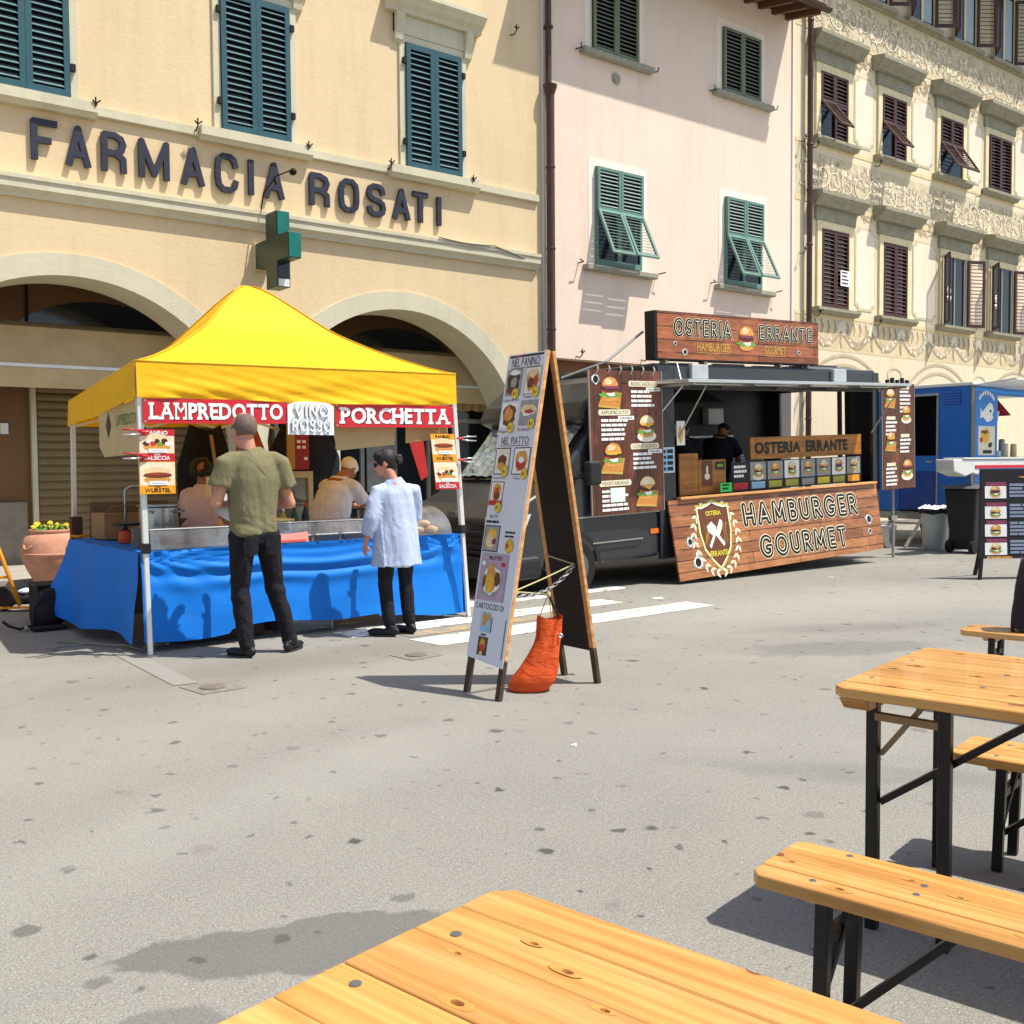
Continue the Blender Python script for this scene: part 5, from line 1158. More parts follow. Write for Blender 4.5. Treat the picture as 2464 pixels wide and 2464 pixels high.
def leg_poster(label, x0, z0, w, h, lean, order):
    t = thing('leg_poster', label, 'poster', (x0, 7.83, z0), 'food posters on the tent legs')
    uy = Vector((lean, 0, 1)).normalized(); pl = Plane((x0, 7.832, z0), (1, 0, 0), uy)
    mb = MB(); mb.prism([pl.p(0, 0, 0), pl.p(w, 0, 0), pl.p(w, h, 0), pl.p(0, h, 0)], (0, .003, 0)); mb.build('card', PR['orange'], t, fixn=True)
    hh = h / 2
    for i, kind in enumerate(order):
        b0 = h - hh * (i + 1); mb = MB(); use(mb, 'red' if kind == 's' else 'orange'); pl.rect(mb, 0, w, b0, b0 + hh, .6)
        use(mb, 'cream'); pl.rect(mb, .004, w - .004, b0 + hh * .26, b0 + hh * (.80 if i == 0 else .98), 1.1); mb.build('print_field', PM, t)
        wurst(pl, w * .5, b0 + hh * .58, w * .86, t, 2, 0 if kind == 'w' else 1)
        mb = MB(); use(mb, 'white'); pl.rect(mb, w * .26, w * .78, b0 + hh * .28, b0 + hh * .40, 6); use(mb, 'blue'); pl.rect(mb, w * .32, w * .7, b0 + hh * .32, b0 + hh * .35, 6.5); mb.build('price_strip', PM, t)
        mb = MB(); pl.text(mb, 'SALSICCIA' if kind == 's' else 'WURSTEL', w * .14, b0 + hh * .05, w * .72, hh * .13, 3, .02); mb.build('lettering', PR['white' if kind == 's' else 'ink'], t)
        if i == 0: mb = MB(); pl.text(mb, 'PANINO', w * .2, h - hh * .16, w * .6, hh * .12, 3, .02); mb.build('lettering', PR['white' if kind == 's' else 'ink'], t)
        mb = MB(); pl.text(mb, 'con', w * .42, b0 + hh * .195, w * .16, hh * .05, 3, .01); mb.build('lettering', PR['white' if kind == 's' else 'ink'], t)
leg_poster('sandwich poster PANINO SALSICCIA WURSTEL on the left tent leg', 2.527, 1.25, .272, .49, .0, 'sw')
leg_poster('sandwich poster PANINO WURSTEL SALSICCIA on the right tent leg', 5.20, 1.232, .265, .51, -.115, 'ws')
def clamp(x, z, dx, dz, label):
    t = thing('spring_clamp', label, 'clamp', (x, 7.83, z), 'spring clamps holding the posters')
    for k, s_ in ((0, 1), (1, -1)):
        mb = MB(); mb.tube([(x + dx * .0, 7.815, z + s_ * .008), (x + dx * .06, 7.80, z + s_ * .018 + dz * .4), (x + dx * .15, 7.79, z + s_ * .020 + dz)], [.010, .012, .009], 8, flat=.6)
        mb.build('handle', M_CLAMPR if (k == 0) == (dx < 0) and dz >= 0 and dx < 0 else M_CLAMPW, t, smooth=True)
    mb = MB(); mb.tube([(x - dx * .05, 7.818, z), (x + dx * .01, 7.812, z)], [.007, .015], 8); mb.build('jaw', M_CLAMPR, t, smooth=True)
clamp(2.545, 1.715, -1, .0, 'upper spring clamp on the left tent leg'); clamp(2.545, 1.535, -1, .004, 'lower red spring clamp on the left tent leg')
clamp(5.475, 1.70, 1, -.002, 'upper spring clamp on the right tent leg'); clamp(5.49, 1.50, 1, -.002, 'lower spring clamp on the right tent leg')

# ------------------------------------------------------------------ trestle table with its blue cloth
M_BLUE = fabric('blue_table_cloth', '0A78DA', .05, .05, 2.0, .16)
ft = thing('stall_table', 'long trestle table hidden under the blue cloth', 'table', (4.1, 8.4, 0))
mb = MB(); mb.box(2.66, 5.58, 8.10, 8.78, .745, .775); mb.build('table_top', mat('white_table_board', 'D8D6D0', .5), ft)
mb = MB(); mb.box(2.66, 3.36, 8.79, 10.05, .745, .774); mb.build('table_return', MATS['white_table_board'], ft)
for x, y in ((2.72, 8.2), (2.78, 8.55), (4.32, 8.22), (4.42, 8.60), (5.5, 8.2), (5.5, 8.7), (2.74, 9.9), (3.3, 9.9)):
    mb = MB(); mb.tube([(x, y, 0), (x, y, .745)], .014, 8); mb.build('leg', M_GREYMET, ft)
def hem(x): return .085 + .02 * math.sin(x * 2.1) + .018 * math.sin(x * 5.3 + 1) + (.03 if 3.3 < x < 4.7 else 0) - .04 * max(0, x - 5.2)
def clothf(u, v):
    x = 2.60 + 3.03 * u; z = .792 - v * (.792 - hem(x))
    w = .010 + .055 * v + .012 * noise.noise(Vector((x * 2.0, v * 2.6, 3.3))) + .008 * math.sin(x * 6 + 2 * v) * v
    swag = .03 * math.exp(-((v - .16 - .10 * math.sin(u * 3.14)) / .05) ** 2) + .022 * math.exp(-((v - .36 - .06 * math.sin(u * 3.14)) / .07) ** 2) - .02 * math.exp(-((v - .25 - .08 * math.sin(u * 3.14)) / .05) ** 2)
    rays = .02 * math.sin(26 * math.atan2(v + .02, u + .02)) * math.exp(-3 * (u + v)) + .02 * math.sin(26 * math.atan2(v + .02, 1.02 - u)) * math.exp(-3 * (1 - u + v))
    return Vector((x, 8.09 - w - swag * math.sin(math.pi * u) ** .5 - rays, z))
def clothl(u, v):
    y = 8.09 + 2.0 * u; h = .075 + .05 * u + .035 * math.sin(u * 7); z = .792 - v * (.792 - h)
    w = .01 + (.05 + .16 * u) * v + .03 * math.sin(y * 6.3 + v) * v + .02 * noise.noise(Vector((y * 2, v * 2, 7)))
    return Vector((2.60 - w, y - .03 * v * (1 - u), z))
mb = MB()
mb.grid(clothf, 110, 36); mb.grid(lambda u, v: clothl(1 - u, v), 60, 24)
mb.grid(lambda u, v: (2.60 + 3.03 * u, 8.08 + .70 * v, .792 + .004 * noise.noise(Vector((u * 9, v * 4, 1)))), 40, 8)
mb.grid(lambda u, v: (2.595 + .80 * u, 8.781 + 1.30 * v, .7915 + .004 * noise.noise(Vector((u * 4, v * 7, 5)))), 12, 14)
mb.grid(lambda u, v: (5.63 + .01 + .05 * v, 8.06 + .68 * u, .792 - v * .76), 12, 8)
bm_o = mb.build('table_cloth', M_BLUE, None, smooth=True)
m_ = bm_o.modifiers.new('weld', 'WELD'); m_.merge_threshold = .012
tag(bm_o, 'blue cloth draped over the stall table down to the ground', 'tablecloth')

# ------------------------------------------------------------------ food and gear on the stall
M_PERSPEX = glassy('clear_perspex', (.93, .95, .95), .12, .05, .16)
M_STEEL = mat('brushed_steel', 'B9BDC0', .30, .9, .08, 8, .05, 90)
def perspex_box(name, label, x0, x1, y0, y1, z0, z1, slope=.0, th=.005, arch=False):
    t = thing(name, label, 'display case', ((x0 + x1) / 2, (y0 + y1) / 2, z0), 'clear food cases on the stall')
    if not arch:
        mb = MB(); mb.prism([(x0, y0, z0), (x0, y0 + slope, z1), (x0, y0 + slope + th, z1), (x0, y0 + th, z0)], (x1 - x0, 0, 0)); mb.build('front_pane', M_PERSPEX, t, fixn=True)
        mb = MB(); mb.box(x0, x1, y0 + slope + .006, y1, z1 - th, z1); mb.build('top_pane', M_PERSPEX, t)
    else:
        n = 12; P = [(y0 + (y1 - y0) * .9 * (1 - math.cos(math.pi / 2 * i / n)), z0 + (z1 - z0) * math.sin(math.pi / 2 * i / n)) for i in range(n + 1)] + [(y1, z1)]
        mb = MB(); mb.grid(lambda u, v: (x0 + (x1 - x0) * u, P[round(v * (n + 1))][0], P[round(v * (n + 1))][1]), 1, n + 1); mb.build('curved_pane', M_PERSPEX, t, smooth=True)
    for k, x in enumerate((x0 + .001, x1 - th - .001)):
        mb = MB(); pts = [(x, y0 + .006, z0), (x, y1, z0), (x, y1, z1 - .006), (x, y0 + slope + .006, z1 - .006)] if not arch else [(x, p[0], p[1]) for p in P] + [(x, y1, z0)]
        mb.prism(pts, (th, 0, 0)); mb.build('side_pane', M_PERSPEX, t, fixn=True)
    if not arch:
        mb = MB(); mb.bar((x0, y0 + slope, z1 + .004), (x1, y0 + slope, z1 + .004), .012, .008); mb.build('edge_strip', M_WHITEMET, t)
    mb = MB(); mb.box(x0, x1, y0 - .01, y1, z0 - .006, z0 - .001); mb.build('base', M_STEEL, t)
    return t
perspex_box('food_case', 'clear low food case behind the left tent leg', 2.70, 3.40, 8.13, 8.62, .803, .955, .03)
perspex_box('food_case', 'clear food case holding roast pork beside the woman', 3.70, 4.72, 8.14, 8.62, .803, .965, .05)
perspex_box('food_case', 'rounded clear case with bread rolls at the right stall end', 4.86, 5.58, 8.14, 8.66, .803, 1.06, 0, .005, True)
M_CRUST = mat('bread_crust', 'D7A871', .7, 0, .25, 14, .3, 40); M_MEAT = mat('roast_pork', 'B9775A', .55, 0, .4, 18, .5, 30); M_FAT = mat('pork_fat', 'E3B59A', .5, 0, .25, 20)
for i, (x, y, z, a) in enumerate(((5.30, 8.30, .838, .2), (5.43, 8.28, .838, -.3), (5.36, 8.30, .895, .1), (5.20, 8.34, .836, .8), (5.46, 8.42, .838, .6))):
    mb = MB(); mb.ell((x, y, z), .075, .05, .036, 16, 10, Matrix.Rotation(a, 3, 'Z')); o = mb.build('bread_roll', M_CRUST, None, smooth=True, org=(x, y, z - .036))
    tag(o, ('front left bread roll in the rounded case', 'front right bread roll in the rounded case', 'bread roll lying on top of two others', 'leftmost bread roll in the rounded case', 'rearmost bread roll in the rounded case')[i], 'bread', 'bread rolls in the rounded case')
pk = thing('roast_pork', 'sliced roast pork joint in the clear case', 'meat', (4.5, 8.36, .80))
def pork(u, v):
    a = u * 2 * math.pi; x = 4.30 + .40 * v; r = .075 * (math.sin(math.pi * min(1, v * .9 + .08)) ** .4)
    r *= 1 + .14 * noise.noise(Vector((math.cos(a) * 2, math.sin(a) * 2, v * 9)))
    return Vector((x, 8.36 + r * 1.25 * math.cos(a), .885 + r * math.sin(a)))
mb = MB(); mb.grid(pork, 24, 16); mb.poly([pork(i / 24, 0) for i in range(24)]); mb.poly([pork(i / 24, 1) for i in range(24)][::-1]); mb.build('joint', M_MEAT, pk, smooth=True)
for i in range(6):
    mb = MB(); mb.lathe([(.001, -.008), (.062, -.006), (.066, 0), (.05, .008), (.001, .008)], (0, 0, 0), 16); inst('slice', mb.mesh('slice', M_FAT if i % 2 else M_MEAT), pk, (-.12 + .055 * i, -.10, .062), (R(66), R(18), R(20 + 6 * i)))
for i, (x, lab) in enumerate(((3.98, 'left black food tray on the stall table'), (4.25, 'middle black food tray on the stall table'), (4.52, 'right black food tray on the stall table'))):
    t = thing('food_tray', lab, 'tray', (x, 8.20, .80), 'black trays in a row on the stall')
    mb = MB(); mb.prism([(x - .11, 8.125, .806), (x + .11, 8.125, .806), (x + .125, 8.115, .85), (x - .125, 8.115, .85)], (0, .012, 0)); mb.build('front', mat('dark_grey_tray', '4A4C50', .45), t, fixn=True)
    mb = MB(); mb.box(x - .12, x + .12, 8.128, 8.26, .843, .852); mb.build('rim', M_STEEL, t); mb = MB(); mb.box(x - .11, x + .11, 8.14, 8.25, .853, .856); mb.build('paper_liner', MATS['white_card'], t)
sg = thing('pink_price_board', 'salmon pink board with a row of dark red letters on the stall', 'price board', (3.84, 8.11, .80))
mb = MB(); mb.prism([(3.72, 8.10, .80), (4.05, 8.10, .80), (4.05, 8.12, .885), (3.90, 8.12, .875), (3.72, 8.12, .87)], (0, .012, 0)); mb.build('board', mat('salmon_plastic', 'E08C80', .5), sg, fixn=True)
mb = MB(); lp = Plane((3.72, 8.0975, .80), (1, 0, 0), (0, .22, 1))
for i in range(14): lp.rect(mb, .03 + i * .02, .03 + i * .02 + .013, .006, .022, 1.5)
mb.build('lettering', PR['red'], sg)
yb = thing('cutting_board', 'yellow plastic cutting board lit by the sun on the stall', 'cutting board', (3.72, 8.45, .98))
mb = MB(); mb.box(3.62, 4.02, 8.30, 8.62, .972, .992); mb.build('slab', mat('pale_yellow_plastic', 'F2DE9A', .5), yb, bevel=.006)
kn = thing('kitchen_knife', 'knife with a white handle on the yellow board', 'knife', (3.80, 8.45, .995))
mb = MB(); mb.tube([(3.74, 8.47, 1.07), (3.82, 8.40, 1.0)], [.012, .010], 8); mb.build('handle', M_WHITEMET, kn, smooth=True); mb = MB(); mb.prism([(3.82, 8.40, .998), (3.98, 8.33, .996), (3.96, 8.345, .996), (3.83, 8.41, 1.012)], (.001, .002, .001)); mb.build('blade', M_STEEL, kn, fixn=True)
pt = thing('stock_pot', 'big aluminium stock pot steaming on the stall', 'pot', (3.06, 9.0, .80))
mb = MB(); mb.lathe([(.16, .80), (.165, .82), (.165, 1.10), (.178, 1.115), (.178, 1.125), (.155, 1.122), (.155, .83)], (3.06, 9.0, 0), 32); mb.build('body', M_STEEL, pt, auto=35)
for s_ in (-1, 1):
    mb = MB(); mb.tube([(3.06 + s_ * .10, 9.0 - .135, 1.06), (3.06 + s_ * .13, 9.0 - .20, 1.075), (3.06 + s_ * .17, 9.0 - .17, 1.075), (3.06 + s_ * .16, 9.0 - .06, 1.06)], .009, 6); mb.build('handle', M_STEEL, pt, smooth=True)
tb = thing('tap_pipe', 'bent steel pipe rising behind the stock pot', 'pipe', (2.98, 9.45, .8)); mb = MB(); mb.tube([(2.93, 9.5, .8), (2.93, 9.5, 1.25), (2.97, 9.48, 1.28), (3.22, 9.4, 1.29)], .012, 8); mb.build('tube', M_STEEL, tb, smooth=True)
sc = thing('kitchen_scale', 'small orange scale with a black pan at the left stall end', 'scale', (2.80, 9.10, .80))
mb = MB(); mb.lathe([(.055, .80), (.06, .81), (.05, .90), (.03, .915)], (2.80, 9.10, 0), 16); mb.build('body', mat('orange_plastic', 'D9502A', .45), sc, auto=40)
mb = MB(); mb.lathe([(.02, .91), (.02, .945), (.12, .95), (.125, .968), (.115, .968)], (2.80, 9.10, 0), 20); mb.build('pan', MATS['black_plastic'] if 'black_plastic' in MATS else M_BLKST, sc, auto=40)
def carton(label, x, y, z, w, d, h, a):
    t = thing('cardboard_box', label, 'box', (x, y, z), 'cardboard boxes behind the stall', (0, 0, a), True); M = mat('brown_cardboard', '9C7850', .8, 0, .12, 6)
    mb = MB(); mb.box(-w / 2, w / 2, -d / 2, d / 2, 0, h - .004); mb.build('body', M, t, bevel=.004)
    mb = MB(); mb.prism([(-w / 2, -d / 2, h), (w / 2, -d / 2, h), (w / 2 - .02, -d / 2 - .12, h + .07), (-w / 2 + .02, -d / 2 - .12, h + .07)], (0, 0, .004)); mb.build('flap', M, t, fixn=True)
carton('open cardboard box on the side table behind the left leg', 2.95, 9.75, .80, .40, .3, .24, .1); carton('flat cardboard box under the stock pot end of the stall', 3.18, 9.35, .80, .3, .25, .12, .3)
def hanging(name, label, cat, pts, m, th=.004):
    mb = MB(); mb.prism(pts, (0, th, 0)); return tag(mb.build(name, m, None, fixn=True), label, cat)
M_PAPER = mat('brown_wrapping_paper', 'C2A878', .75, 0, .08, 4, .2, 20)
hanging('paper_sheet', 'sheet of brown paper hanging under the PORCHETTA banner on the left', 'paper', [(4.22, 7.97, 1.80), (4.86, 7.97, 1.80), (4.85, 7.97, 1.64), (4.27, 7.97, 1.585)], M_PAPER)
hanging('paper_sheet', 'sheet of brown paper hanging beside the right tent poster', 'paper', [(5.22, 7.99, 1.82), (5.44, 7.99, 1.82), (5.44, 7.99, 1.71), (4.98, 7.99, 1.655), (4.98, 7.99, 1.80)], M_PAPER)
cb = thing('hanging_carton', 'flattened cardboard with green print hanging on the left tent side', 'cardboard', (2.60, 8.5, 1.6))
mb = MB(); mb.prism([(2.59, 7.99, 1.56), (2.59, 8.92, 1.54), (2.59, 9.05, 1.63), (2.59, 9.05, 1.90), (2.59, 7.99, 1.99)], (.008, 0, 0)); mb.build('sheet', mat('pale_cardboard', 'C9B184', .75, 0, .08, 5), cb, fixn=True)
lp = Plane((2.588, 9.0, 1.55), (0, -1, 0), (0, 0, 1)); mb = MB(); lp.text(mb, 'LAMPREDOTTO', .42, .24, .55, .09, 2, .01); mb.build('lettering', mat('green_print', '6E8A4A', .7), cb)
mb = MB(); lp.blob(mb, .22, .25, .07, .11, 2, 4); lp.blob(mb, .22, .25, .03, .06, 3, 4); mb.build('emblem', mat('dark_print', '4A4436', .7), cb)
hanging('red_flag', 'red cloth hanging inside the tent near the right poster', 'flag', [(5.45, 8.7, 1.72), (5.62, 8.7, 1.76), (5.68, 8.7, 1.35), (5.60, 8.7, 1.30)], mat('red_cloth', 'B01E22', .7))
def jacketf(x0, x1, z0, z1, y, seed, m, label, name='hanging_jacket', cat='jacket'):
    def f(u, v):
        a = u * 2 * math.pi; hw = (x1 - x0) / 2 * (.55 + .45 * min(1, v * 2.2)); d = .07 + .05 * v
        return Vector(((x0 + x1) / 2 + hw * math.cos(a), y + d * math.sin(a) * (1 + .3 * math.sin(5 * a + seed)) + .02 * noise.noise(Vector((a, v * 3, seed))), z1 - (z1 - z0) * v + .03 * math.cos(2 * a) * (1 - v)))
    mb = MB(); mb.grid(f, 36, 14); mb.poly([f(i / 36, 0) for i in range(36)]); o = mb.build(name, m, None, smooth=True); return tag(o, label, cat)
M_BLKCL = mat('black_cloth', '17161A', .85, 0, .2, 9, .4, 40)
jacketf(3.72, 4.32, .95, 1.86, 10.35, 1., M_BLKCL, 'black jacket hanging at the back of the tent')
jacketf(4.75, 5.65, 1.15, 1.88, 10.5, 2., M_BLKCL, 'wide black cloth hanging at the back of the tent', 'hanging_cloth', 'cloth')
mb = MB(); mb.tube([(4.03, 10.22, 1.78), (4.07, 10.21, 1.45), (4.10, 10.21, 1.2)], .018, 6); tag(mb.build('wooden_stick', mat('pale_stick', 'A98B5E', .7), None, smooth=True), 'pale wooden stick in front of the hanging black jacket', 'stick')
mb = MB()
def lamp(u, v): a = u * 2 * math.pi; r = .05 + .10 * (1 - v) + .012 * math.sin(6 * a); return Vector((4.40 + r * math.cos(a), 10.1 + r * math.sin(a), 1.62 + .26 * v))
mb.grid(lamp, 24, 8); tag(mb.build('rolled_cloth', mat('ochre_red_cloth', 'A04A22', .7, 0, .35, 8), None, smooth=True), 'rolled ochre and red cloth hanging from the tent frame', 'cloth')
rp = thing('red_price_panel', 'red panel with white numbers above the display fridge', 'price panel', (4.83, 10.0, 1.5))
mb = MB(); mb.box(4.86, 5.02, 10.0, 10.02, 1.42, 1.90); mb.build('panel', mat('dark_red_panel', '9A1E1E', .5), rp); mb = MB(); mb.box(4.77, 4.857, 10.0, 10.02, 1.42, 1.90); mb.build('yellow_edge', mat('mustard_board', 'B88A2A', .5), rp)
mb = MB()
for x, z in ((4.88, 1.70), (4.94, 1.70), (4.88, 1.64), (4.94, 1.64), (4.96, 1.52)): mb.box(x, x + .04, 9.994, 9.999, z, z + .03)
mb.build('number', PR['white'], rp)
fr = thing('display_fridge', 'glass-fronted display fridge behind the stall counter', 'fridge', (4.8, 10.1, 0)); M_FRG = mat('cream_fridge_frame', 'C9B88C', .5)
mb = MB(); mb.box(4.42, 5.06, 10.10, 10.45, .0, 1.40); mb.build('cabinet', mat('dark_fridge_inside', '4A4234', .6), fr)
mb = MB(); mb.box(4.40, 4.46, 10.03, 10.098, .02, 1.40); mb.box(5.02, 5.08, 10.03, 10.098, .02, 1.40); mb.box(4.46, 5.02, 10.03, 10.098, 1.33, 1.40); mb.box(4.46, 5.02, 10.03, 10.098, .02, .12); mb.build('door_frame', M_FRG, fr, bevel=.006)
mb = MB(); mb.box(4.46, 5.02, 10.06, 10.064, .12, 1.33); mb.build('door_glass', M_PERSPEX, fr)
for z in (.55, .8, 1.05):
    mb = MB(); mb.box(4.47, 5.01, 10.07, 10.097, z, z + .012); mb.build('shelf', M_STEEL, fr)
# storage under the table
cr_ = thing('plastic_crate', 'clear plastic crate with blue bags under the blue cloth', 'crate', (4.05, 8.3, 0))
mb = MB()
for (a, b, c, d) in ((3.80, 4.30, 8.20, 8.206), (3.80, 4.30, 8.55, 8.556), (3.80, 3.806, 8.206, 8.55), (4.294, 4.30, 8.206, 8.55)): mb.box(a, b, c, d, .01, .16)
mb.build('walls', M_PERSPEX, cr_); mb = MB(); mb.ell((3.95, 8.36, .07), .11, .1, .06, 12, 8); mb.ell((4.14, 8.37, .08), .12, .1, .06, 12, 8); mb.build('blue_bags', mat('light_blue_plastic', '9AB6DE', .35), cr_, smooth=True)
mb = MB(); mb.box(2.95, 3.70, 8.26, 8.7, .005, .13); tag(mb.build('dark_crate', mat('dark_brown_crate', '3A2C24', .7), None, bevel=.01), 'dark low crate under the left half of the blue cloth', 'crate')
mb = MB(); mb.tube([(2.2, 9.0, .012), (2.45, 8.6, .012), (2.55, 8.35, .03), (2.62, 8.15, .012), (2.72, 8.18, .10), (2.9, 8.5, .3)], .008, 6); tag(mb.build('power_cable', mat('grey_cable', '8A8474', .6), None, smooth=True), 'grey cable lying on the ground at the left stall corner', 'cable')

# bottles, napkins, sausages and tubs along the counter
def bottle(label, x, y, z, h, r, m, capm):
    t = thing('sauce_bottle', label, 'bottle', (x, y, z), 'bottles on the stall')
    mb = MB(); mb.lathe([(r * .9, z), (r, z + .01), (r, z + h * .62), (r * .45, z + h * .80), (r * .35, z + h * .88)], (x, y, 0), 14); mb.build('body', m, t, auto=40); mb = MB(); mb.lathe([(r * .4, z + h * .885), (r * .38, z + h * .95), (r * .15, z + h)], (x, y, 0), 10); mb.build('cap', capm, t, auto=40)
bottle('red sauce bottle beside the yellow cutting board', 3.58, 8.66, .796, .24, .035, PR['tom'], PR['white']); bottle('yellow sauce bottle beside the yellow cutting board', 3.50, 8.70, .796, .23, .033, PR['chee'], PR['red'])
bottle('green glass bottle behind the roast pork', 4.22, 8.72, .796, .31, .036, mat('green_bottle_glass', '2C4A2A', .15), PR['gold']); bottle('dark wine bottle behind the roast pork', 4.34, 8.74, .796, .32, .037, mat('dark_bottle_glass', '1A1E16', .12), PR['red']); bottle('pale oil bottle behind the roast pork', 4.10, 8.70, .796, .28, .032, PR['olive'], PR['white'])
sg2 = thing('sausage_tray', 'steel tray of sausages in the left clear case', 'tray', (3.05, 8.38, .80)); mb = MB(); mb.box(2.76, 3.34, 8.20, 8.56, .806, .822); mb.build('tray', M_STEEL, sg2, bevel=.004)
for i in range(8):
    mb = MB(); x = 2.82 + .066 * i; mb.tube([(x, 8.25, .846), (x + .012, 8.34, .850), (x + .004, 8.43, .848), (x + .01, 8.50, .844)], [.016, .022, .022, .015], 8); mb.build('sausage', mat('sausage_skin', '8E4A34', .45, 0, .25, 30), sg2, smooth=True)
npk = thing('napkin_stack', 'stack of white napkins at the left of the pork case', 'napkins', (3.52, 8.3, .8))
for i in range(6): mb = MB(); a = .03 * ((i * 7) % 5 - 2); mb.prism([(3.52 + .075 * (c * math.cos(a) - s_ * math.sin(a)), 8.28 + .075 * (c * math.sin(a) + s_ * math.cos(a)), .797 + .007 * i) for c, s_ in ((-1, -1), (1, -1), (1, 1), (-1, 1))], (0, 0, .006)); mb.build('napkin', MATS['white_card'], npk, fixn=True)
for i, (x, y, lab) in enumerate(((4.92, 8.72, 'tall stack of paper cups left of the bread case'), (5.02, 8.76, 'short stack of paper cups left of the bread case'))):
    t = thing('cup_stack', lab, 'cups', (x, y, .796), 'stacks of paper cups')
    for k in range(7 - 3 * i): mb = MB(); z = .797 + .022 * k; mb.lathe([(.027, z), (.036, z + .09), (.038, z + .092), (.036, z + .094), (.026, z + .004)], (x, y, 0), 16); mb.build('cup', MATS['white_card'], t, auto=40)
# ================================================================== BURGER TRUCK
TX, TY = 9.0, 8.65
tk = thing('burger_truck', 'dark grey burger truck with printed wood panels OSTERIA ERRANTE HAMBURGER GOURMET', 'food truck', (TX, TY, 0), None, (0, -math.atan(.031), 0), True)
M_ANTH = mat('anthracite_van_paint', '2E3134', .38, .15, .10, 3, .03, 40, .5, .25)
M_ANTH2 = mat('dark_plastic_trim', '1E1F21', .6, 0, .1, 10)
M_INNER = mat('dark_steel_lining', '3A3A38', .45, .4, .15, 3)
M_TYRE = mat('tyre_rubber', '1A1A1B', .85, 0, .15, 20); M_RIM = mat('grey_wheel_rim', '6E7073', .4, .7, .1, 12)
M_PW = printed_planks('printed_red_brown_planks', 'AE6640', '7C4428', '361A0E', .155, 1.9, 'X')
M_PWV = printed_planks('printed_dark_planks_upright', '7A4430', '56301F', '24120B', .22, 2.4, 'Z')
M_PW2 = printed_planks('printed_brown_planks', 'B87A4A', '8A5432', '42230F', .135, 1.5, 'X')
def part(name, m, par, fn, **kw):
    mb = MB(); fn(mb); return mb.build(name, m, par, **kw)
# cab: nose to the left
cabp = [(-2.30, .34), (-2.36, .60), (-2.30, .92), (-2.12, 1.08), (-1.62, 1.30), (-1.02, 1.93), (-1.22, 2.02), (-1.12, 2.20), (-.80, 2.44), (0, 2.58), (0, .34)]
cab = part('cab_body', M_ANTH, tk, lambda mb: mb.prism([(x, .03, z) for x, z in cabp], (0, 1.98, 0)), fixn=True, bevel=.05, segs=3)
part('windscreen', glassy('cab_glass', (.25, .28, .30), .3, .03, .05), cab, lambda mb: mb.prism([(-1.615, .12, 1.318), (-1.045, .16, 1.918), (-1.045, 1.88, 1.918), (-1.615, 1.92, 1.318)], (-.012, 0, .012)), fixn=True)
def foil(u, v):
    p = Vector((-1.60 + .55 * v, .16 + 1.7 * u, 1.345 + .575 * v)); return p + Vector((-.022, 0, .022)) * (1.2 + noise.noise(Vector((u * 14, v * 9, 2))))
part('foil_sunshade', mat('crumpled_silver_foil', 'BFD0DC', .22, .75, .15, 12), cab, lambda mb: mb.grid(foil, 40, 16))
part('side_window', M_GLASSD, cab, lambda mb: mb.prism([(-1.30, .028, 1.36), (-.42, .028, 1.36), (-.42, .028, 1.92), (-.86, .028, 1.90)], (0, -.006, 0)), fixn=True)
dr = part('door', M_ANTH, cab, lambda mb: mb.prism([(-1.35, .027, .50), (-.35, .027, .50), (-.35, .027, 1.34), (-1.35, .027, 1.32)], (0, -.012, 0)), fixn=True, bevel=.01)
part('waist_trim', M_GREYMET, cab, lambda mb: mb.box(-1.30, .02, .012, .022, 1.00 - .12, 1.00 - .105))
part('sill_trim', M_GREYMET, cab, lambda mb: mb.box(-1.10, -.30, .004, .016, .575, .59))
mr = part('door_mirror', M_ANTH2, cab, lambda mb: mb.box(-1.36, -1.17, -.26, -.14, 1.26, 1.53), bevel=.035, segs=3)
part('mirror_arm', M_ANTH2, mr, lambda mb: mb.tube([(-1.42, .02, 1.32), (-1.40, -.10, 1.35), (-1.30, -.16, 1.40)], .022, 8))
part('grille', M_ANTH2, cab, lambda mb: [mb.box(-2.385, -2.35, .35, 1.70, .55 + .07 * i, .585 + .07 * i) for i in range(4)])
for y in (.22, 1.62): part('headlight', mat('headlight_glass', 'D8DADB', .15, .2, .1, 20), cab, lambda mb: mb.prism([(-2.33, y, .70), (-2.31, y, .95), (-2.05, y, 1.06), (-2.12, y, .80)], (0, .22 if y < 1 else .2, 0)), fixn=True, bevel=.02)
part('side_headlight', MATS['headlight_glass'], cab, lambda mb: mb.prism([(-2.28, .029, .72), (-2.22, .029, .94), (-1.98, .029, .98), (-2.10, .029, .76)], (0, -.008, 0)), fixn=True)
part('bumper', M_ANTH2, cab, lambda mb: mb.box(-2.44, -1.85, -.0, 2.04, .26, .52), bevel=.06, segs=3)
part('number_plate', M_WHITEMET, cab, lambda mb: mb.box(-2.452, -2.442, .80, 1.30, .40, .50))
part('bonnet_badge', M_RIM, cab, lambda mb: mb.box(-2.34, -2.31, .95, 1.1, .93, 1.0), bevel=.01)
def wheel(x, y):
    w = part('wheel', M_TYRE, tk, lambda mb: mb.lathe([(.20, -.11), (.31, -.11), (.335, -.07), (.335, .07), (.31, .11), (.20, .11)], (x, y, .335), 32, 'Y'), auto=40)
    part('rim', M_RIM, w, lambda mb: mb.lathe([(.06, -.115), (.10, -.10), (.19, -.08), (.205, -.112)], (x, y, .335), 24, 'Y'), auto=40)
for x, y in ((-1.40, .10), (-1.40, 1.93), (2.9, .14), (2.9, 1.9)): wheel(x, y)
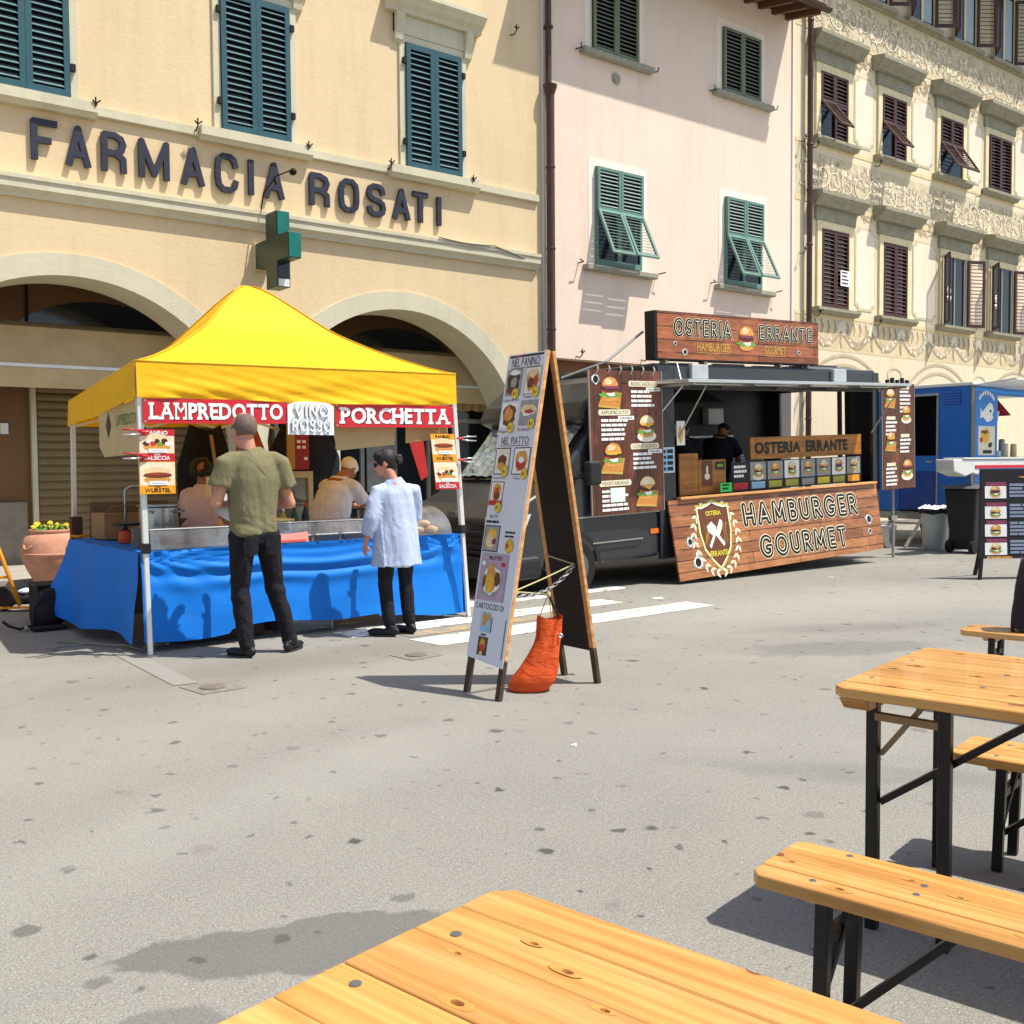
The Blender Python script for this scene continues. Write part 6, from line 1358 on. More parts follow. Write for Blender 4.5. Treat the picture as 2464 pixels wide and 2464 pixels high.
part('wheel_arch', M_ANTH2, cab, lambda mb: mb.grid(lambda u, v: (-1.40 + (.365 + .055 * v) * math.cos(math.pi * (1 - u)), .012, .335 + (.365 + .055 * v) * math.sin(math.pi * (1 - u))), 24, 2))
# box body with a serving hatch
bd = part('box_body', M_ANTH, tk, lambda mb: [mb.box(.0, .28, 0, .06, .30, 2.62), mb.box(4.46, 4.62, 0, .06, .30, 2.62), mb.box(.28, 4.46, 0, .06, 2.34, 2.62), mb.box(.28, 4.46, .02, .06, .30, 1.0)], bevel=.01)
part('roof', M_ANTH, tk, lambda mb: mb.box(.0, 4.62, .061, 2.05, 2.55, 2.66), bevel=.03)
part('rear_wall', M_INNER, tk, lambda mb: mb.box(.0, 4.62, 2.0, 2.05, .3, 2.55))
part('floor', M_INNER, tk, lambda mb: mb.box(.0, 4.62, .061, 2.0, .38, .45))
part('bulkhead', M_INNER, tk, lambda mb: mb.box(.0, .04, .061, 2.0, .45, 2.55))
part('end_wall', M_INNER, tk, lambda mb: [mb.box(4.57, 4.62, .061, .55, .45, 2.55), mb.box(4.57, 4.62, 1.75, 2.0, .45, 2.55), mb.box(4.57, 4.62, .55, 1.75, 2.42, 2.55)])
part('door_post', M_STEEL, tk, lambda mb: mb.bar((4.40, .52, 1.35), (4.40, .52, 2.5), .05, .05))
part('worktop', M_STEEL, tk, lambda mb: mb.box(.1, 4.3, 1.5, 1.99, 1.25, 1.29)); part('back_shelf', M_STEEL, tk, lambda mb: mb.box(1.6, 3.4, 1.72, 1.99, 1.75, 1.78))
part('extractor_hood', mat('hood_steel', '6E7172', .4, .8, .1, 5), tk, lambda mb: mb.prism([(.8, 1.2, 2.25), (2.6, 1.2, 2.25), (2.4, 1.5, 2.5), (1.0, 1.5, 2.5)], (0, .45, .02)), fixn=True)
part('towel_dispenser', M_WHITEMET, tk, lambda mb: mb.box(3.0, 3.35, 1.85, 1.99, 1.95, 2.2), bevel=.02)
part('stacked_trays', M_WHITEMET, tk, lambda mb: [mb.box(3.05 + .02 * i, 3.5 - .02 * i, 1.55, 1.85, 1.30 + .05 * i, 1.335 + .05 * i) for i in range(4)])
for i, x in enumerate((1.7, 1.95, 2.2)): part('sauce_bottle', PR[('white', 'chee', 'white')[i]], tk, lambda mb: mb.lathe([(.045, 1.785), (.045, 1.95), (.02, 2.0), (.012, 2.06)], (x, 1.85, 0), 12), auto=40)
# hatch, its stays and gas struts
M_HATCH = mat('silver_hatch_panel', 'C9CCCC', .28, .6, .06, 4)
ht = part('serving_hatch', M_HATCH, tk, lambda mb: mb.prism([(-.10, -.004, 2.40), (-.10, -.58, 2.385), (-.10, -.58, 2.425), (-.10, -.004, 2.445)], (4.62, 0, 0)), fixn=True, bevel=.006)
part('led_strip', M_WHITEMET, ht, lambda mb: mb.box(.1, 4.3, -.36, -.33, 2.375, 2.386)); part('ribs', M_GREYMET, ht, lambda mb: [mb.box(.02 + 1.1 * i, .06 + 1.1 * i, -.55, -.02, 2.36, 2.386) for i in range(5)])
for x in (.32, 4.40): part('gas_strut', M_GREYMET, ht, lambda mb: mb.tube([(x, -.01, 1.75), (x + .06, -.42, 2.36)], [.012, .008], 8))
part('hatch_stay', M_STEEL, ht, lambda mb: mb.tube([(.0, -.03, 2.05), (.10, -.30, 2.36), (.28, -.05, 2.66)], .012, 6))
for x in (.55, 3.45): part('floodlight', mat('grey_lamp_body', 'B7BABA', .4, .3, .08, 10), tk, lambda mb: mb.box(x, x + .30, -.05, .02, 2.47, 2.65), bevel=.012)
for i, (x0, x1) in enumerate(((.4, .9), (1.3, 1.9), (2.1, 2.9), (3.3, 4.4))): part('roof_rail', M_GREYMET, tk, lambda mb: mb.box(x0, x1, .25, .30, 2.662, 2.69 + .01 * (i % 2)))
part('roof_vent', M_ANTH2, tk, lambda mb: mb.box(3.55, 4.35, .5, 1.2, 2.662, 2.76), bevel=.03)
part('roof_pole', M_GREYMET, tk, lambda mb: mb.tube([(.02, .25, 3.05), (-.55, .3, 2.68), (-1.0, .6, 2.5)], .016, 8))
def bullet(pl, a, b, r, par, n=9):
    mb = MB(); use(mb, 'grey'); pl.blob(mb, a, b, r * 1.5, r * 1.35, 3, n, .28, int(a * 77)); use(mb, 'white'); pl.blob(mb, a - r * .1, b, r * 1.1, r * 1.1, 3.5, n, .2, 3); use(mb, 'ink'); pl.blob(mb, a, b, r * .8, r * .85, 4); mb.build('bullet_hole_print', PM, par)
# roof sign
sgn = part('roof_sign', M_ANTH2, tk, lambda mb: mb.box(0, 3.2, .03, .20, 2.70, 3.285), bevel=.006)
face = part('printed_face', M_PW, sgn, lambda mb: mb.box(.03, 3.19, .018, .029, 2.715, 3.275))
ps = Plane((0, .0165, 0), (1, 0, 0), (0, 0, 1))
inline(ps, 'OSTERIA', .30, 2.975, 1.08, .245, sgn); inline(ps, 'ERRANTE', 1.90, 2.985, 1.16, .22, sgn)
for s_, a, w in (('HAMBURGER', .72, .62), ('GOURMET', 2.03, .43)):
    mb = MB(); ps.text(mb, s_, a, 2.82, w, .105, 3, .0); mb.build('lettering', PR['gold'], sgn); mb = MB(); ps.rect(mb, a, a + w, 2.795, 2.80, 3); mb.build('rule', PR['gold'], sgn)
burger(ps, 1.66, 3.0, .34, sgn, 0, None, 3)
for a, b, r in ((.33, 2.90, .022), (.50, 2.80, .035), (2.75, 2.86, .025)): bullet(ps, a, b, r, sgn)
for x in (.2, .9, 2.4, 3.0): part('sign_bracket', M_GREYMET, sgn, lambda mb: mb.box(x, x + .05, .06, .16, 2.655, 2.699))
# hinged front panel
uyp = Vector((0, .18, .97)).normalized(); pp_ = Plane((.10, -.205, .035), (1, 0, 0), uyp)
fp = part('front_panel', M_PW2, tk, lambda mb: mb.prism([pp_.p(0, 0, 0), pp_.p(4.30, .03, 0), pp_.p(4.38, .985, 0), pp_.p(0, .985, 0)], -pp_.n * .025), fixn=True, bevel=.003)
inline(pp_, 'HAMBURGER', 1.30, .555, 2.54, .335, fp); inline(pp_, 'GOURMET', 1.54, .12, 1.92, .33, fp)
for a, b, r in ((.27, .46, .045), (.36, .20, .065), (4.05, .48, .06), (4.03, .31, .035)): bullet(pp_, a, b, r, fp)
def shield(sc, k, c, dy=0.):
    P = [(0, .44), (.10, .40), (.22, .37), (.29, .38), (.29, .05), (.24, -.16), (.13, -.30), (0, -.42), (-.13, -.30), (-.24, -.16), (-.29, .05), (-.29, .38), (-.22, .37), (-.10, .40)]
    mb = MB(); mb.poly([pp_.p(.76 + x * sc, .50 + dy + y * sc, k) for x, y in P][::-1] if False else [pp_.p(.76 + x * sc, .50 + dy + y * sc, k) for x, y in reversed(P)]); mb.build('shield_emblem', PR[c], fp)
mb = MB()
for s_ in (-1, 1):
    for i in range(11):
        an = R(70 - 14.5 * i); cx, cy = .76 + s_ * .40 * math.cos(an), .48 + .44 * math.sin(an); di = an - R(90); 
        for q in (-.5, .6):
            L_ = [(0, 0), (.05, .022), (.11, 0), (.05, -.022)]; a2 = di + q; mb.poly([pp_.p(cx + s_ * (x * math.cos(a2) - y * math.sin(a2)), cy + (x * math.sin(a2) + y * math.cos(a2)), 3 + .03 * i + (q > 0) * .4 + (s_ > 0) * .01) for x, y in (L_ if s_ > 0 else L_[::-1])])
mb.build('laurel_wreath', PR['cream'], fp)
shield(1.06, 4.0, 'olive'); shield(1.0, 4.6, 'cream'); shield(.93, 5.2, 'ink'); shield(.89, 5.8, 'brown')
for s_, a, bq, w, h in (('OSTERIA', .62, .755, .28, .06), ('ERRANTE', .60, .245, .32, .07)):
    mb = MB(); pp_.text(mb, s_, a, bq, w, h, 7, .02); mb.build('lettering', PR['yellow'], fp)
    mb = MB(); pp_.text(mb, s_, a - .005, bq - .008, w + .01, h + .016, 6.4, .06); mb.build('letter_edge', PR['ink'], fp)
mb = MB(); mb.poly([pp_.p(x, y, 7) for x, y in ((.60, .62), (.70, .68), (.78, .60), (.70, .50), (.62, .56))][::-1]); mb.poly([pp_.p(x, y, 7.3) for x, y in ((.73, .53), (.87, .36), (.90, .39), (.76, .57))][::-1]); mb.build('cleaver', PR['white'], fp)
mb = MB(); mb.poly([pp_.p(x, y, 7.6) for x, y in ((.74, .52), (.86, .70), (.90, .68), (.89, .60), (.79, .47))][::-1]); mb.poly([pp_.p(x, y, 7.9) for x, y in ((.74, .50), (.63, .35), (.60, .38), (.72, .53))][::-1]); mb.build('knife_emblem', PR['white'], fp)
mb = MB()
for s_ in (-1, 1):
    for j in range(3): q = [(.76 + s_ * (.13 + .035 * j + .02 * math.sin(t * 5 + j)), .40 + .26 * t) for t in (0, .25, .5, .75, 1)]; mb.tube([pp_.p(a, b, 6.6) for a, b in q], .006, 4)
mb.build('flames', PR['gold'], fp)
part('counter_ledge', M_PINEEDGE, tk, lambda mb: mb.box(.28, 4.44, -.075, .02, 1.005, 1.035), bevel=.004)
# burnt plank, picture cards, wooden till box
pk_ = part('name_plank', timber('scorched_plank', 'C78A3C', 'B8772C', '7A4418', .5, .6, .1), tk, lambda mb: mb.box(1.85, 4.36, .13, .155, 1.44, 1.735), bevel=.004)
pq = Plane((1.85, .128, 1.44), (1, 0, 0), (0, 0, 1))
for s_, a, w in (('OSTERIA', .08, .98), ('ERRANTE', 1.18, .98)):
    mb = MB(); pq.text(mb, s_, a, .07, w, .16, 1.5, .055, 1.1); mb.build('burnt_lettering', PR['ink'], pk_)
rack = part('card_rack', M_ANTH2, tk, lambda mb: mb.box(1.40, 4.28, .085, .10, 1.04, 1.42))
pc = Plane((1.40, .083, 1.04), (1, 0, 0), (0, 0, 1))
cc_ = ('red', 'blue', 'olive', 'olive', 'grey', 'yellow', 'olive', 'orange')
for i in range(8):
    a = .02 + i * .358; cd_ = MB(); use(cd_, 'ink' if i == 0 else 'grey' if i % 3 else 'white'); pc.rect(cd_, a, a + .32, .13, .37, 1.); use(cd_, cc_[i]); pc.rect(cd_, a + .02, a + .30, .02, .11, 1.); co_ = cd_.build('picture_card', PM, rack)
    if i: burger(pc, a + .16, .255, .20, rack, i, 'plate' if i in (1, 3) else None, 2)
    else: lines(pc, a + .03, .30, .26, 3, rack, PR['white'], .06, .035, 2, 5)
part('till_box', timber('honey_wood', 'C8893C', 'B5752C', '8A5018', .5, .5, .1), tk, lambda mb: [mb.box(.42, .76, .07, .10, 1.04, 1.56), mb.box(.764, 1.28, .07, .10, 1.04, 1.47)], bevel=.006)
pb = Plane((.42, .069, 1.04), (1, 0, 0), (0, 0, 1)); mb = MB(); use(mb, 'brown'); pb.rect(mb, .40, .60, .10, .42, 1); use(mb, 'cream'); pb.blob(mb, .50, .22, .05, .04, 2); pb.blob(mb, .5, .30, .02, .06, 2.3); use(mb, 'ink'); pb.rect(mb, .66, .83, .30, .40, 1); use(mb, 'lett'); pb.rect(mb, .69, .80, .33, .37, 2); mb.build('menu_leaflet', PM, tk)
pg = Plane((1.05, -.03, 1.055), (1, 0, 0), (0, 0, 1)); mb = MB(); use(mb, 'lett'); mb.mi = 0; pg.rect(mb, 0, .23, 0, .115, 1); part('green_notice', mat('bright_green_card', '2FD05A', .5), tk, lambda m2: m2.prism([pg.p(0, 0, 0), pg.p(.23, 0, 0), pg.p(.22, .115, 0), pg.p(.01, .115, 0)], (0, .004, 0)), fixn=True)
lines(pg, .04, .075, .15, 2, tk, PR['ink'], .045, .026, 1.5, 9)
pbc = Plane((.03, -.003, 1.34), (1, 0, 0), (0, 0, 1)); mb = MB(); use(mb, 'white'); pbc.rect(mb, 0, .225, 0, .305, 1); use(mb, 'blue'); pbc.rect(mb, .01, .215, .01, .295, 1.5); use(mb, 'ink')
for i in range(4): pbc.rect(mb, .10, .20, .025 + .07 * i, .07 + .07 * i, 2); pbc.blob(mb, .055, .047 + .07 * i, .025, .02, 2)
mb.build('hygiene_sticker', PM, tk)
psc = Plane((.285, -.02, 1.665), (1, 0, 0), (0, 0, 1)); mb = MB(); use(mb, 'white'); psc.rect(mb, 0, .145, 0, .295, 1); use(mb, 'chee'); psc.blob(mb, .07, .13, .035, .11, 2, 14, .2, 2); mb.build('ice_lolly_card', PM, tk)
# menu boards at both ends
def menu_panel(x0, x1, z0, z1, y):
    mp = part('menu_panel', M_PWV, tk, lambda mb: mb.box(x0, x1, y, y + .018, z0, z1)); [part('panel_frame', M_GREYMET, mp, lambda mb: mb.box(q, q + .011, y - .003, y + .018, z0, z1)) for q in (x0 - .012, x1 + .001)]
    return mp, Plane((x0, y - .0015, z0), (1, 0, 0), (0, 0, 1)), x1 - x0, z1 - z0
mp, pm, w, h = menu_panel(-1.155, -.005, .90, 2.55, -.06)
bullet(pm, .08 * w, .935 * h, .05, mp); 
def tagtext(s_, a, b, tw, chi=True, n=4, seed=0):
    mb = MB(); use(mb, 'cream'); pm.rect(mb, a - .02, a + tw + .02, b - .012, b + .055, 3); pm.blob(mb, a - .02, b + .0215, .02, .033, 3.1, 12); pm.blob(mb, a + tw + .02, b + .0215, .02, .033, 3.1, 12); mb.build('title_plate', PM, mp)
    mb = MB(); pm.text(mb, s_, a, b, tw, .042, 4, .01); mb.build('lettering', mat('olive_grey_print', '7A745C', .5), mp)
    lines(pm, a, b - .085, tw * 1.02, n, mp, PR['white'], .053, .03, 3, seed)
    if chi: mb = MB(); use(mb, 'white'); pm.rect(mb, a + tw * .62, a + tw * 1.22, b - .065, b - .02, 5); use(mb, 'ink'); pm.text(mb, 'CHIANINA', a + tw * .68, b - .055, tw * .48, .024, 6, .01); mb.build('breed_tag', PM, mp)
tagtext('BOSCAIOLO', .56 * w, .895 * h, .34 * w, True, 4, 1); tagtext('AFFUMICATO', .14 * w, .695 * h, .37 * w, True, 5, 2); tagtext('CONTADINO', .57 * w, .455 * h, .34 * w, True, 4, 3); tagtext('VEGETARIANO', .13 * w, .205 * h, .37 * w, False, 5, 4)
burger(pm, .27 * w, .865 * h, .30, mp, 0, 'board', 3); burger(pm, .77 * w, .605 * h, .28, mp, 1, 'plate', 3); burger(pm, .29 * w, .41 * h, .30, mp, 2, 'board', 3); burger(pm, .76 * w, .165 * h, .30, mp, 3, 'board', 3)
mb = MB(); pm.rect(mb, .24 * w, .44 * w, .085 * h, .185 * h, 8); mb.build('pasted_note', mat('pale_green_note', 'D8F2E0', .6), mp)
mp2, pm2, w, h = menu_panel(4.62, 5.47, .90, 2.46, -.05)
burger(pm2, .24 * w, .88 * h, .24, mp2, 1, 'board', 3); burger(pm2, .74 * w, .72 * h, .24, mp2, 2, 'plate', 3); burger(pm2, .25 * w, .47 * h, .24, mp2, 4, 'board', 3); burger(pm2, .76 * w, .19 * h, .28, mp2, 6, 'plate', 3)
for a, b, n, sd in ((.54, .95, 6, 1), (.10, .66, 4, 2), (.54, .49, 4, 3), (.10, .22, 5, 4)):
    mb = MB(); pm2.rect(mb, a * w + .02, (a + .32) * w - .02, b * h, b * h + .05, 3); mb.build('title_plate', PR['cream'], mp2); lines(pm2, a * w, b * h - .055, .36 * w, n, mp2, PR['white'], .058, .032, 3, sd + 20)
part('jack_leg', M_GREYMET, tk, lambda mb: [mb.tube([(5.12, .1, .0 - .15), (5.12, .1, .9)], .022, 8), mb.box(5.04, 5.20, .07, .13, .42, .48)])
part('side_marker', mat('amber_lens', 'E06A1E', .3), tk, lambda mb: mb.box(-.16, -.02, .018, .029, .62, .68), bevel=.004)
for i in range(5): part('roof_clip', M_ANTH2, tk, lambda mb: mb.box(4.75 + .13 * i, 4.80 + .13 * i, -.06, -.02, 2.47, 2.52 + .03 * (i % 2)))
for i in range(6): part('panel_hook', M_STEEL, tk, lambda mb: mb.tube([(-1.05 + .18 * i, -.05, 2.50), (-1.04 + .18 * i, -.09, 2.56), (-1.02 + .18 * i, -.05, 2.60)], .010, 6))

# ================================================================== BLUE FISH VAN
bv = thing('fish_van', 'blue food van with a white fish emblem at the right edge', 'food truck', (16.82, 9.0, 0))
M_BLUEV = mat('blue_van_paint', '176CC8', .35, .1, .08, 2, spec=.5, coat=.3); M_BLUEV2 = mat('dark_blue_van_paint', '15459C', .35, .1, .08, 2, spec=.5, coat=.3); M_BLUEL = mat('bright_blue_panel', '1A7FD2', .4, 0, .06, 3)
part('end_wall', M_BLUEV, bv, lambda mb: [mb.box(16.82, 16.87, 9.0, 9.60, .58, 2.74), mb.box(16.82, 16.87, 10.32, 11.2, .58, 2.74), mb.box(16.82, 16.87, 9.60, 10.32, 2.60, 2.74)])
part('lower_door', M_BLUEV2, bv, lambda mb: mb.box(16.80, 16.83, 9.62, 10.30, .60, 1.28), bevel=.006); dlo = part('half_door', M_BLUEV, bv, lambda mb: mb.box(16.79, 16.83, 9.61, 10.31, 1.285, 1.56), bevel=.006)
part('handle', M_STEEL, dlo, lambda mb: mb.box(16.77, 16.789, 9.66, 9.78, 1.44, 1.47))
part('door_frame', mat('grey_blue_frame', '9AA9B0', .4, .4), bv, lambda mb: [mb.box(16.795, 16.818, 9.575, 9.605, .58, 2.62), mb.box(16.70, 16.818, 9.55, 10.5, 2.60, 2.64)])
vg = part('vent', M_BLUEV2, bv, lambda mb: mb.box(16.812, 16.819, 9.18, 9.47, 2.43, 2.68))
for i in range(5): part('louvre', M_BLUEV, vg, lambda mb: mb.prism([(16.811, 9.19, 2.44 + .048 * i), (16.795, 9.19, 2.44 + .048 * i), (16.811, 9.19, 2.475 + .048 * i)], (0, .27, 0)), fixn=True)
part('corner_post', mat('grey_corner_post', '6A6E70', .45, .4), bv, lambda mb: mb.box(16.80, 16.93, 8.975, 8.998, .58, 2.78), bevel=.01)
part('roof', M_WHITEMET, bv, lambda mb: mb.box(16.78, 21.0, 8.95, 11.25, 2.745, 2.80), bevel=.015)
part('upper_flap', M_WHITEMET, bv, lambda mb: mb.prism([(16.95, 8.94, 2.74), (21, 8.94, 2.74), (21, 8.30, 2.80), (16.95, 8.30, 2.80)], (0, 0, .03)), fixn=True)
part('side_panel', M_BLUEL, bv, lambda mb: mb.box(16.935, 17.68, 8.98, 9.02, 1.50, 2.73)); part('lower_side', M_BLUEV, bv, lambda mb: mb.box(16.935, 21, 8.985, 9.02, .55, 1.495)); part('upper_rail', M_BLUEL, bv, lambda mb: mb.box(17.685, 21, 8.985, 9.02, 2.60, 2.73))
pf = Plane((16.935, 8.9795, 1.5), (1, 0, 0), (0, 0, 1)); mb = MB()
FP = [(.28, .02), (.36, .08), (.44, .14), (.54, .19), (.62, .15), (.66, .06), (.62, -.03), (.66, -.07), (.56, -.13), (.44, -.15), (.36, -.10), (.28, -.06), (.20, -.10), (.22, .0), (.20, .10)]
use(mb, 'white'); mb.poly([pf.p(x - .05, .78 + y, 1) for x, y in reversed(FP)]); use(mb, 'ink'); pf.blob(mb, .50, .82, .03, .03, 2, 12); mb.build('fish_emblem', PM, bv)
mb = MB()
for i in range(8):
    a = R(150 - 17 * i); use(mb, 'white'); cx, cy = .37 + .27 * math.cos(a), .93 + .20 * math.sin(a); mb.poly([pf.p(cx - .022, cy - .03, 1), pf.p(cx + .022, cy - .03, 1), pf.p(cx + .028, cy + .035, 1), pf.p(cx - .028, cy + .035, 1)])
mb.build('arched_lettering', PM, bv)
mb = MB(); use(mb, 'cream'); pf.rect(mb, .10, .66, .06, .56, 1); use(mb, 'chee'); pf.blob(mb, .34, .40, .16, .12, 2, 16, .3, 3); use(mb, 'brown'); pf.blob(mb, .34, .46, .12, .04, 2.5, 14, .4, 4); use(mb, 'patty'); pf.blob(mb, .50, .24, .07, .05, 2.5, 8, .2, 2); use(mb, 'tom'); pf.blob(mb, .2, .32, .05, .05, 2.6); use(mb, 'ink'); pf.rect(mb, .26, .56, .09, .15, 2); mb.build('menu_poster', PM, bv)
part('inside', M_INNER, bv, lambda mb: [mb.box(16.9, 21, 11.0, 11.05, .6, 2.7), mb.box(16.9, 21, 9.03, 11, .55, .6), mb.box(17.7, 17.72, 9.9, 11.0, .6, 2.7)])
for i in range(5): part('awning_slat', mat('grey_brown_slat', '5E5652', .6), bv, lambda mb: mb.box(17.75, 20.9, 10.96, 10.995, 2.10 + .11 * i, 2.19 + .11 * i))
part('counter', M_STEEL, bv, lambda mb: mb.box(17.68, 21, 8.93, 9.4, 1.50, 1.535)); part('red_lamp', mat('red_lampshade', 'A61C22', .5), bv, lambda mb: mb.lathe([(.05, 2.62), (.30, 2.30), (.29, 2.30), (.04, 2.6)], (18.75, 9.6, 0), 20), auto=40); part('lamp_bulb', PR['cream'], bv, lambda mb: mb.ell((18.75, 9.6, 2.28), .09, .09, .06))
part('white_board', M_WHITEMET, bv, lambda mb: mb.prism([(17.72, 9.3, 2.12), (18.32, 9.3, 2.16), (18.38, 9.3, 2.36), (17.72, 9.3, 2.30)], (0, .01, 0)), fixn=True)
for x, z, k in ((17.80, .10, 'ink'), (17.98, .09, 'white'), (18.25, .22, 'cream'), (18.55, .22, 'bun2'), (18.12, .30, 'grey')): part('counter_jar', PR[k], bv, lambda mb: mb.lathe([(.05, 1.537), (.055, 1.55), (.05, 1.537 + z), (.03, 1.55 + z)], (x, 9.12, 0), 12), auto=40)
part('chassis', M_GREYMET, bv, lambda mb: mb.box(16.80, 20.9, 9.05, 11.1, .44, .57), bevel=.01)
for y in (9.4, 10.7): part('wheel', M_TYRE, bv, lambda mb: mb.lathe([(.15, -.1), (.30, -.09), (.31, 0), (.30, .09), (.15, .1)], (18.6, y, .31), 24, 'Y'), auto=40)
for y in (9.15, 11.0): part('support_leg', M_GREYMET, bv, lambda mb: mb.box(16.9, 16.96, y - .03, y + .03, 0, .44))
# folding counter that stands in front of the van
wc = thing('white_counter', 'white covered counter with a red stripe in front of the blue van', 'counter', (16.2, 8.4, 0))
def capf(u, v): return Vector((15.02 + (2.6 if u > .5 else 0) * 1., 8.1 + .5 * v, 1.25))
part('cover', mat('white_plastic_cover', 'D6D8D4', .45, 0, .06, 3), wc, lambda mb: mb.prism([(14.98, 8.28, 1.49), (15.0, 8.28, 1.30), (15.35, 8.28, 1.22), (15.55, 8.28, 1.27), (15.75, 8.28, 1.24), (15.78, 8.28, 1.36), (17.6, 8.28, 1.36), (17.6, 8.28, 1.49)], (0, .30, 0)), fixn=True, bevel=.02, segs=3)
part('red_stripe', PR['red'], wc, lambda mb: [mb.box(15.62, 17.6, 8.270, 8.279, 1.345, 1.395)])
part('top_edge', M_WHITEMET, wc, lambda mb: mb.box(15.25, 17.6, 8.262, 8.60, 1.492, 1.515), bevel=.006)
for x in (15.74, 17.4): part('leg', M_GREYMET, wc, lambda mb: mb.box(x, x + .04, 8.4, 8.44, 0, 1.24))

# ------------------------------------------------------------------ bins, steps and boards by the vans
wb = thing('white_bin', 'white plastic bin with a bag over its rim beside the steps', 'bin', (15.95, 9.12, 0))
part('tub', mat('white_bin_plastic', 'C4CAC4', .45, 0, .06, 4), wb, lambda mb: mb.lathe([(.185, .005), (.19, .02), (.225, .66), (.235, .67), (.22, .675), (.21, .66), (.18, .05)], (15.95, 9.12, 0), 28), auto=40)
def bagrim(u, v): a = u * 2 * math.pi; r = .242 + .012 * math.sin(7 * a); return Vector((15.95 + r * math.cos(a), 9.12 + r * math.sin(a), .60 + .085 * v + .012 * math.sin(5 * a)))
part('black_bag_rim', M_ANTH2, wb, lambda mb: mb.grid(bagrim, 40, 3), smooth=True)
def bagtop(u, v): a = u * 2 * math.pi; r = .26 - .13 * v; return Vector((15.93 + r * math.cos(a), 9.12 + r * math.sin(a), .685 + .05 * v + .03 * noise.noise(Vector((math.cos(a) * 3, math.sin(a) * 3, v)))))
part('white_liner', MATS['white_card'], wb, lambda mb: mb.grid(bagtop, 36, 4), smooth=True)
bb = thing('wheelie_bin', 'black wheelie bin between the white bin and the chalk menu', 'bin', (15.78, 8.45, 0))
part('body', mat('black_bin_plastic', '232225', .5, 0, .08, 4), bb, lambda mb: mb.add([(15.60, 8.28, .06), (15.98, 8.28, .06), (15.98, 8.66, .06), (15.60, 8.66, .06), (15.52, 8.20, 1.02), (16.06, 8.20, 1.02), (16.06, 8.74, 1.02), (15.52, 8.74, 1.02)], [(0, 3, 2, 1), (4, 5, 6, 7), (0, 1, 5, 4), (1, 2, 6, 5), (2, 3, 7, 6), (3, 0, 4, 7)]), bevel=.03, segs=3)
part('lid', mat('grey_bin_lid', '5C5C60', .5), bb, lambda mb: mb.prism([(15.46, 8.16, 1.025), (16.08, 8.16, 1.025), (16.08, 8.16, 1.06), (15.8, 8.16, 1.09), (15.50, 8.16, 1.05)], (0, .62, 0)), fixn=True, bevel=.01)
for y in (8.26, 8.66): part('wheel', M_TYRE, bb, lambda mb: mb.lathe([(.03, -.03), (.10, -.03), (.105, 0), (.10, .03), (.03, .03)], (15.58, y, .105), 20, 'Y'), auto=40)
bk_ = thing('steel_bucket', 'steel bucket half hidden behind the wooden truck panel', 'bucket', (15.70, 9.84, 0)); part('pail', M_STEEL, bk_, lambda mb: mb.lathe([(.11, .004), (.115, .01), (.145, .36), (.155, .365), (.15, .375), (.14, .36), (.105, .02)], (15.70, 9.84, 0), 24), auto=40)
st = thing('van_steps', 'aluminium folding steps leading to the blue van door', 'steps', (16.2, 9.95, 0))
for y in (9.66, 10.22): part('side_rail', M_GREYMET, st, lambda mb: mb.bar((15.95, y, .0), (16.55, y, .56), .03, .05)); 
for i, (x, z) in enumerate(((16.12, .20), (16.35, .40), (16.55, .57))): part('tread', mat('grey_tread', '8E8E8A', .5, .4, .1, 10), st, lambda mb: mb.box(x - .02, x + .16, 9.68, 10.20, z - .02, z), bevel=.003)
cbd = thing('chalk_menu', 'black chalkboard menu with burger photos at the right edge', 'menu board', (12.23, 6.42, 0), None, (0, 0, R(-34)), True); M_CHALK = mat('black_chalkboard', '1D1C1F', .7, 0, .15, 6)
part('panel', M_CHALK, cbd, lambda mb: mb.prism([(-.01, -.02, .26), (1.5, -.02, .26), (1.5, .04, 1.36), (.03, .04, 1.36)], (0, .02, 0)), fixn=True, bevel=.003)
for (x, y0, y1) in ((.01, -.01, -.01), (1.46, -.01, -.01), (.22, .50, .08), (1.3, .50, .08)): part('leg', M_CHALK, cbd, lambda mb: mb.bar((x, y0, 0), (x + .02, y1, .27 if y0 < .1 else 1.3), .04, .03))
pcb = Plane((-.01, -.022, .26), (1, 0, 0), (0, .055, 1))
mb = MB(); use(mb, 'wood'); pcb.blob(mb, .62, 1.0, .10, .012, 2); use(mb, 'grey'); pcb.blob(mb, .72, 1.0, .03, .012, 2.5); pcb.rect(mb, .76, .9, .99, 1.01, 2); mb.build('chalk_drawing', PM, cbd)
for i, b in enumerate((.74, .49, .27, .045)):
    mb = MB(); use(mb, 'white'); pcb.rect(mb, .08 + .01 * (3 - i) * .3, .36, b, b + .15, 1.5); mb.build('burger_photo', PM, cbd); burger(pcb, .22, b + .08, .15, cbd, i, None, 2.2)
    mb = MB(); use(mb, 'onion'); pcb.rect(mb, .10, .36, b + .155, b + .20, 1.5); mb.build('chalk_heading', PM, cbd); lines(pcb, .40, b + .15, 1.1, 4, cbd, mat('chalk_blue_grey', '8792A8', .8), .045, .03, 2, 40 + i)
lines(pcb, .10, .0, .34, 1, cbd, PR['bun'], .04, .028, 2, 77, 'chalk_lettering')
